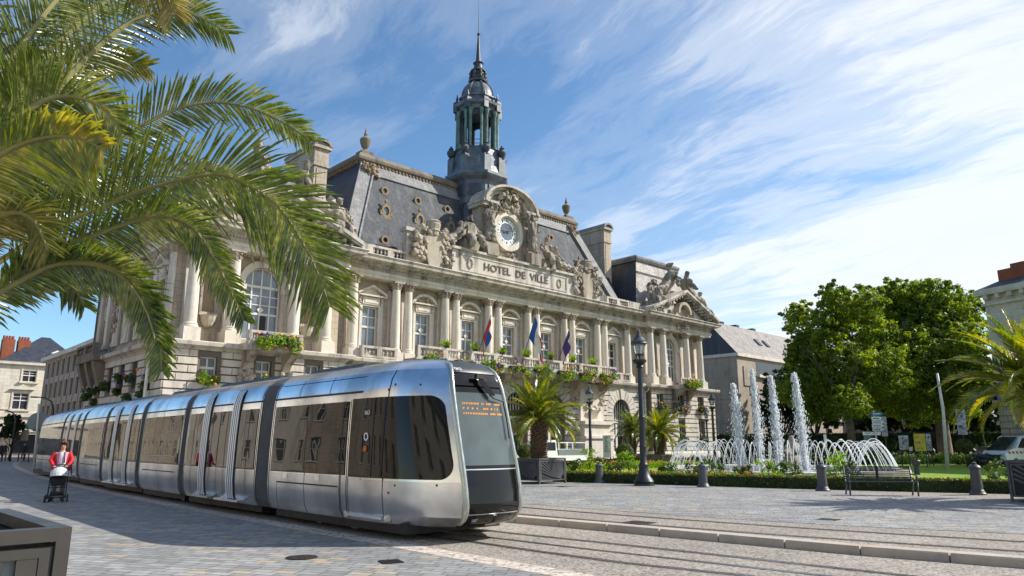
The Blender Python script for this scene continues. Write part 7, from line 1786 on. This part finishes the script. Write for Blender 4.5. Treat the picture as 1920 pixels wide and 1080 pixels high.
# curved street lamps left
for px,y0,d,lab in ((92,744,80,'curved black street light in front of the office building'),(23,768,85,'curved dark street light in front of the white house')):
    p=gnd_at(px,d); zt=AT(px,y0,d).z; t=empty('curved_lamp',p,lab,'street lamp'); b=MB(); s_=Vector((_r.x,_r.y,0)); P0=Vector(p)
    pts=[P0,P0+Vector((0,0,zt*.8)),P0-s_*.3+Vector((0,0,zt*.93)),P0-s_*1.0+Vector((0,0,zt*.99)),P0-s_*1.9+Vector((0,0,zt))]; b.tube([tuple(v) for v in pts],[.09,.08,.07,.06,.06],6); b.build('pole',['dark_metal'],t,True)
    b=MB(); q=P0-s_*1.9+Vector((0,0,zt)); b.box(q.x-.35,q.x+.2,q.y-.12,q.y+.12,q.z-.08,q.z+.05); b.build('lamp_head',['dark_metal'],t,fix=True)
# ================================================================ PEOPLE
M['skin']=simple('skin',(.50,.30,.22),.6,0,.05); M['hair']=simple('hair',(.10,.035,.02),.6,0,.3,20); M['red_coat']=simple('red_coat',(.55,.015,.03),.75,0,.15,8)
M['shirt']=simple('pale_shirt',(.60,.58,.60),.8,0,.08); M['trousers']=simple('trousers',(.16,.14,.11),.85,0,.2,6); M['shoe']=simple('shoe',(.20,.13,.07),.7); M['scarf']=simple('scarf',(.25,.09,.30),.8,0,.1)
M['fabric_pale']=simple('pale_fabric',(.55,.56,.60),.8,0,.08); M['fabric_dark']=simple('dark_fabric',(.025,.025,.028),.8,0,.2)
PF=G(106,938); PD=math.hypot(PF.x,PF.y); PS=AT(120,829,PD).z/1.68
fdir=(Vector((-_f0.x,-_f0.y,0))*.86+Vector((_r.x,_r.y,0))*.5).normalized(); sdir=Vector((-fdir.y,fdir.x,0))   # facing the camera side
def PT(s,f,z): return (PF.x+(sdir.x*s+fdir.x*f)*PS,PF.y+(sdir.y*s+fdir.y*f)*PS,z*PS)
woman=empty('person',(PF.x,PF.y,0),'woman in an open red coat over a pale top pushing a stroller','person')
def sk(name,v,e,mat,par,T=PT,sub=2):
    vs,fs=skin(v,e,sub); b=MB(T); b.add(vs,fs); return b.build(name,[mat],par,True)
# body (skin): one continuous figure
V=[(0,0,.92,.13),(0,0,1.08,.12),(0,.01,1.25,.14),(0,.0,1.38,.10),(0,.01,1.45,.05),(0,.03,1.52,.075),(0,.03,1.60,.085),
   (.18,0,1.36,.05),(.25,.05,1.12,.042),(.19,.28,1.0,.034),(.15,.40,1.0,.03),(-.18,0,1.36,.05),(-.25,.05,1.12,.042),(-.19,.28,1.0,.034),(-.15,.40,1.0,.03),
   (.10,0,.85,.085),(.11,.03,.48,.06),(.12,-.02,.09,.042),(.12,.10,.045,.038),(-.10,0,.85,.085),(-.10,.12,.50,.06),(-.11,.16,.10,.042),(-.11,.28,.045,.038)]
E_=[(0,1),(1,2),(2,3),(3,4),(4,5),(5,6),(2,7),(7,8),(8,9),(9,10),(2,11),(11,12),(12,13),(13,14),(0,15),(15,16),(16,17),(17,18),(0,19),(19,20),(20,21),(21,22)]
sk('body',V,E_,'skin',woman)
b=MB(PT)
for sg in (-1,1):
    for i in range(4): x=sg*.15+(-.03+i*.018); b.tube([(x,.41,1.0),(x,.455,.995),(x,.465,.97),(x,.45,.95)],.0085,5)
    b.tube([(sg*.13,.40,1.0),(sg*.115,.43,.985),(sg*.12,.445,.965)],.009,5)
b.blob((0,.118,1.535),.014,0,.1); 
b.build('fingers',['skin'],woman,True)
b=MB(PT); b.blob((-.035,.108,1.565),.010,0,.1); b.blob((.035,.108,1.565),.010,0,.1); b.box(-.022,.022,.103,.108,1.488,1.494); b.build('eyes_and_mouth',['fabric_dark'],woman,True)
b=MB(PT)
for sg in (-1,1):
    for i in range(10):
        a=2*math.pi*i/10; a1=2*math.pi*(i+1)/10; b.tube([(sg*.035+.026*math.cos(a),.122,1.563+.02*math.sin(a)),(sg*.035+.026*math.cos(a1),.122,1.563+.02*math.sin(a1))],.0035,4)
b.build('glasses',['fabric_dark'],woman)
b=MB(PT); r_=random.Random(4)
for _ in range(70):
    a=r_.uniform(0,6.28); e=r_.uniform(-.5,1.5); x,y,z=.10*math.cos(a)*math.cos(e),.095*math.sin(a)*math.cos(e),.11*math.sin(e)
    if y>.03 and z<.07: continue
    b.blob((x,y+.01,1.595+z-(.04 if z<0 else 0)),r_.uniform(.03,.045),0,.2,6,4)
b.build('hair',['hair'],woman,True)
sk('trousers',[(0,0,.93,.145),(.10,0,.85,.10),(.11,.03,.48,.078),(.12,-.015,.12,.062),(-.10,0,.85,.10),(-.10,.12,.50,.078),(-.11,.155,.12,.062)],[(0,1),(1,2),(2,3),(0,4),(4,5),(5,6)],'trousers',woman)
sk('shirt',[(0,.035,.90,.13),(0,.04,1.1,.13),(0,.04,1.3,.135),(0,.02,1.41,.07)],[(0,1),(1,2),(2,3)],'shirt',woman)
for sg in (-1,1):
    sk('coat_half',[(sg*.10,-.03,1.38,.085),(sg*.12,-.03,1.2,.11),(sg*.15,-.03,.98,.12),(sg*.18,-.03,.80,.12),(sg*.19,.0,1.36,.072),(sg*.27,.05,1.13,.068),(sg*.21,.24,1.02,.055),(sg*.175,.34,1.0,.05),(sg*.04,-.07,1.3,.08),(sg*.05,-.08,1.0,.10),(sg*.06,-.08,.82,.10)],[(0,1),(1,2),(2,3),(0,4),(4,5),(5,6),(6,7),(0,8),(8,9),(9,10)],'red_coat',woman)
b=MB(PT); b.tube([(-.07,.10,1.40),(-.075,.155,1.25),(-.08,.16,1.02),(-.09,.15,.86)],[.03,.028,.028,.03],6,0,sq=.6); b.tube([(.07,.10,1.40),(.075,.155,1.25),(.08,.16,1.08)],[.03,.028,.028],6,0,sq=.6); b.build('scarf',['scarf'],woman,True)
for sg,f in ((1,.03),(-1,.21)):
    b=MB(PT); b.tube([(sg*.12,f-.09,.05),(sg*.12,f,.06),(sg*.12,f+.13,.035)],[.045,.05,.038],8); b.build('shoe',['shoe'],woman,True)
# stroller
SO=PT(-.02,.55,0); st=empty('stroller',SO,'black stroller with pale grey hood pushed by the woman in red','stroller')
b=MB(PT)
for sg in (-1,1):
    x=sg*.22; b.tube([(x,.40,1.02),(x,.50,.80),(x,.72,.40),(x,.92,.10)],.014,6); b.tube([(x,.62,.72),(x,.60,.45),(x,.42,.10)],.014,6); b.tube([(x,.48,.42),(x,.90,.36)],.012,5)
b.tube([(-.22,.40,1.02),(-.1,.395,1.03),(.1,.395,1.03),(.22,.40,1.02)],.018,6); b.tube([(-.22,.72,.40),(.22,.72,.40)],.012,5); b.tube([(-.22,.9,.12),(.22,.9,.12)],.012,5); b.tube([(-.22,.42,.12),(.22,.42,.12)],.012,5); b.build('frame',['dark_metal'],st,True)
b=MB(PT); b.hexa([(-.17,.52,.44),(.17,.52,.44),(.17,.84,.46),(-.17,.84,.46),(-.2,.46,.72),(.2,.46,.72),(.2,.92,.60),(-.2,.92,.60)]); b.hexa([(-.15,.86,.24),(.15,.86,.24),(.15,.98,.24),(-.15,.98,.24),(-.16,.84,.27),(.16,.84,.27),(.16,.97,.27),(-.16,.97,.27)]); b.build('seat',['fabric_dark'],st,False,True)
b=MB(PT); b.hexa([(-.15,.5,.17),(.15,.5,.17),(.15,.78,.17),(-.15,.78,.17),(-.17,.48,.28),(.17,.48,.28),(.17,.8,.28),(-.17,.8,.28)]); b.build('basket',['fabric_dark'],st,False,True)
b=MB(PT); K=8
for i in range(K):
    a=math.pi*.08+math.pi*.85*i/K; a1=math.pi*.08+math.pi*.85*(i+1)/K
    for j in range(6):
        c0=-.22+.44*j/6; c1=-.22+.44*(j+1)/6; h=lambda c,a:(c,.70-.30*math.cos(a)*math.sqrt(max(.05,1-(c/.27)**2)),.68+.30*math.sin(a)*math.sqrt(max(.05,1-(c/.27)**2)))
        b.add([h(c0,a),h(c1,a),h(c1,a1),h(c0,a1)],[(0,1,2,3)])
b.build('hood',['fabric_pale'],st,True)
for sg in (-1,1):
    for f in (.42,.92):
        w=MB(PT)
        for dx in (-.035,.035):
            w.tube([(sg*.22+dx*1.5-.018,f,.1),(sg*.22+dx*1.5+.018,f,.1)],.098,14)
        w.build('wheel',['black'],st,True,True,40)
# far figures at the cafe
def far_person(px,dist,label,top,trou,pose=0,seed=0):
    p=AT(px,832,dist); x,y=p.x,p.y; t=empty('person',(x,y,0),label,'person','people at the far cafe terrace'); T=lambda s,f,z:(x+s,y-f,z)
    v=[(0,0,.95,.15),(0,0,1.2,.17),(0,0,1.42,.12),(0,0,1.5,.06),(0,.02,1.62,.10),(.2,0,1.38,.06),(.26,.05,1.1,.05),(.24,.15,.9,.04),(-.2,0,1.38,.06),(-.26,.05,1.1,.05),(-.24,.1,.88,.04),(.1,0,.8,.1),(.12,.1,.45,.07),(.12,.0,.06,.06),(-.1,0,.8,.1),(-.12,-.05,.45,.07),(-.12,-.15,.06,.06)]
    e=[(0,1),(1,2),(2,3),(3,4),(2,5),(5,6),(6,7),(2,8),(8,9),(9,10),(0,11),(11,12),(12,13),(0,14),(14,15),(15,16)]
    vs,fs=skin(v,e,1); b=MB(T)
    for f in fs:
        z=sum(vs[i][2] for i in f)/len(f); b.add([vs[i] for i in f],[tuple(range(len(f)))],0 if z>1.5 else (1 if z>.92 else 2))
    b.build('body',['skin',top,trou],t,True)
far_person(4,80,'person in dark clothes at the far left edge by the cafe','fabric_dark','fabric_dark'); far_person(11,82,'second person in dark clothes walking near the left edge','fabric_dark','trousers'); far_person(47,92,'person in a dark top standing before the pale cafe board','fabric_dark','fabric_dark')
def cafe_set(px,dist,label):
    p=AT(px,832,dist); x,y=p.x,p.y; t=empty('cafe_table',(x,y,0),label,'cafe table','cafe furniture'); b=MB(); b.lathe([(.5,.72),(.5,.76)],(x,y,0),14); b.build('table_top',['orange_stone'],t,fix=True); b=MB(); b.lathe([(.25,0),(.05,.05),(.05,.72)],(x,y,0),8); b.build('leg',['dark_metal'],t)
for px,d,l in ((38,84,'cafe table left of the pale board'),(48,86,'middle cafe table on the far terrace'),(57,84,'cafe table nearest the round sign pole')): cafe_set(px,d,l)
panel_px('menu_board','pale upright board on the cafe terrace','sign',38,50,806,826,93,'concrete',.1)
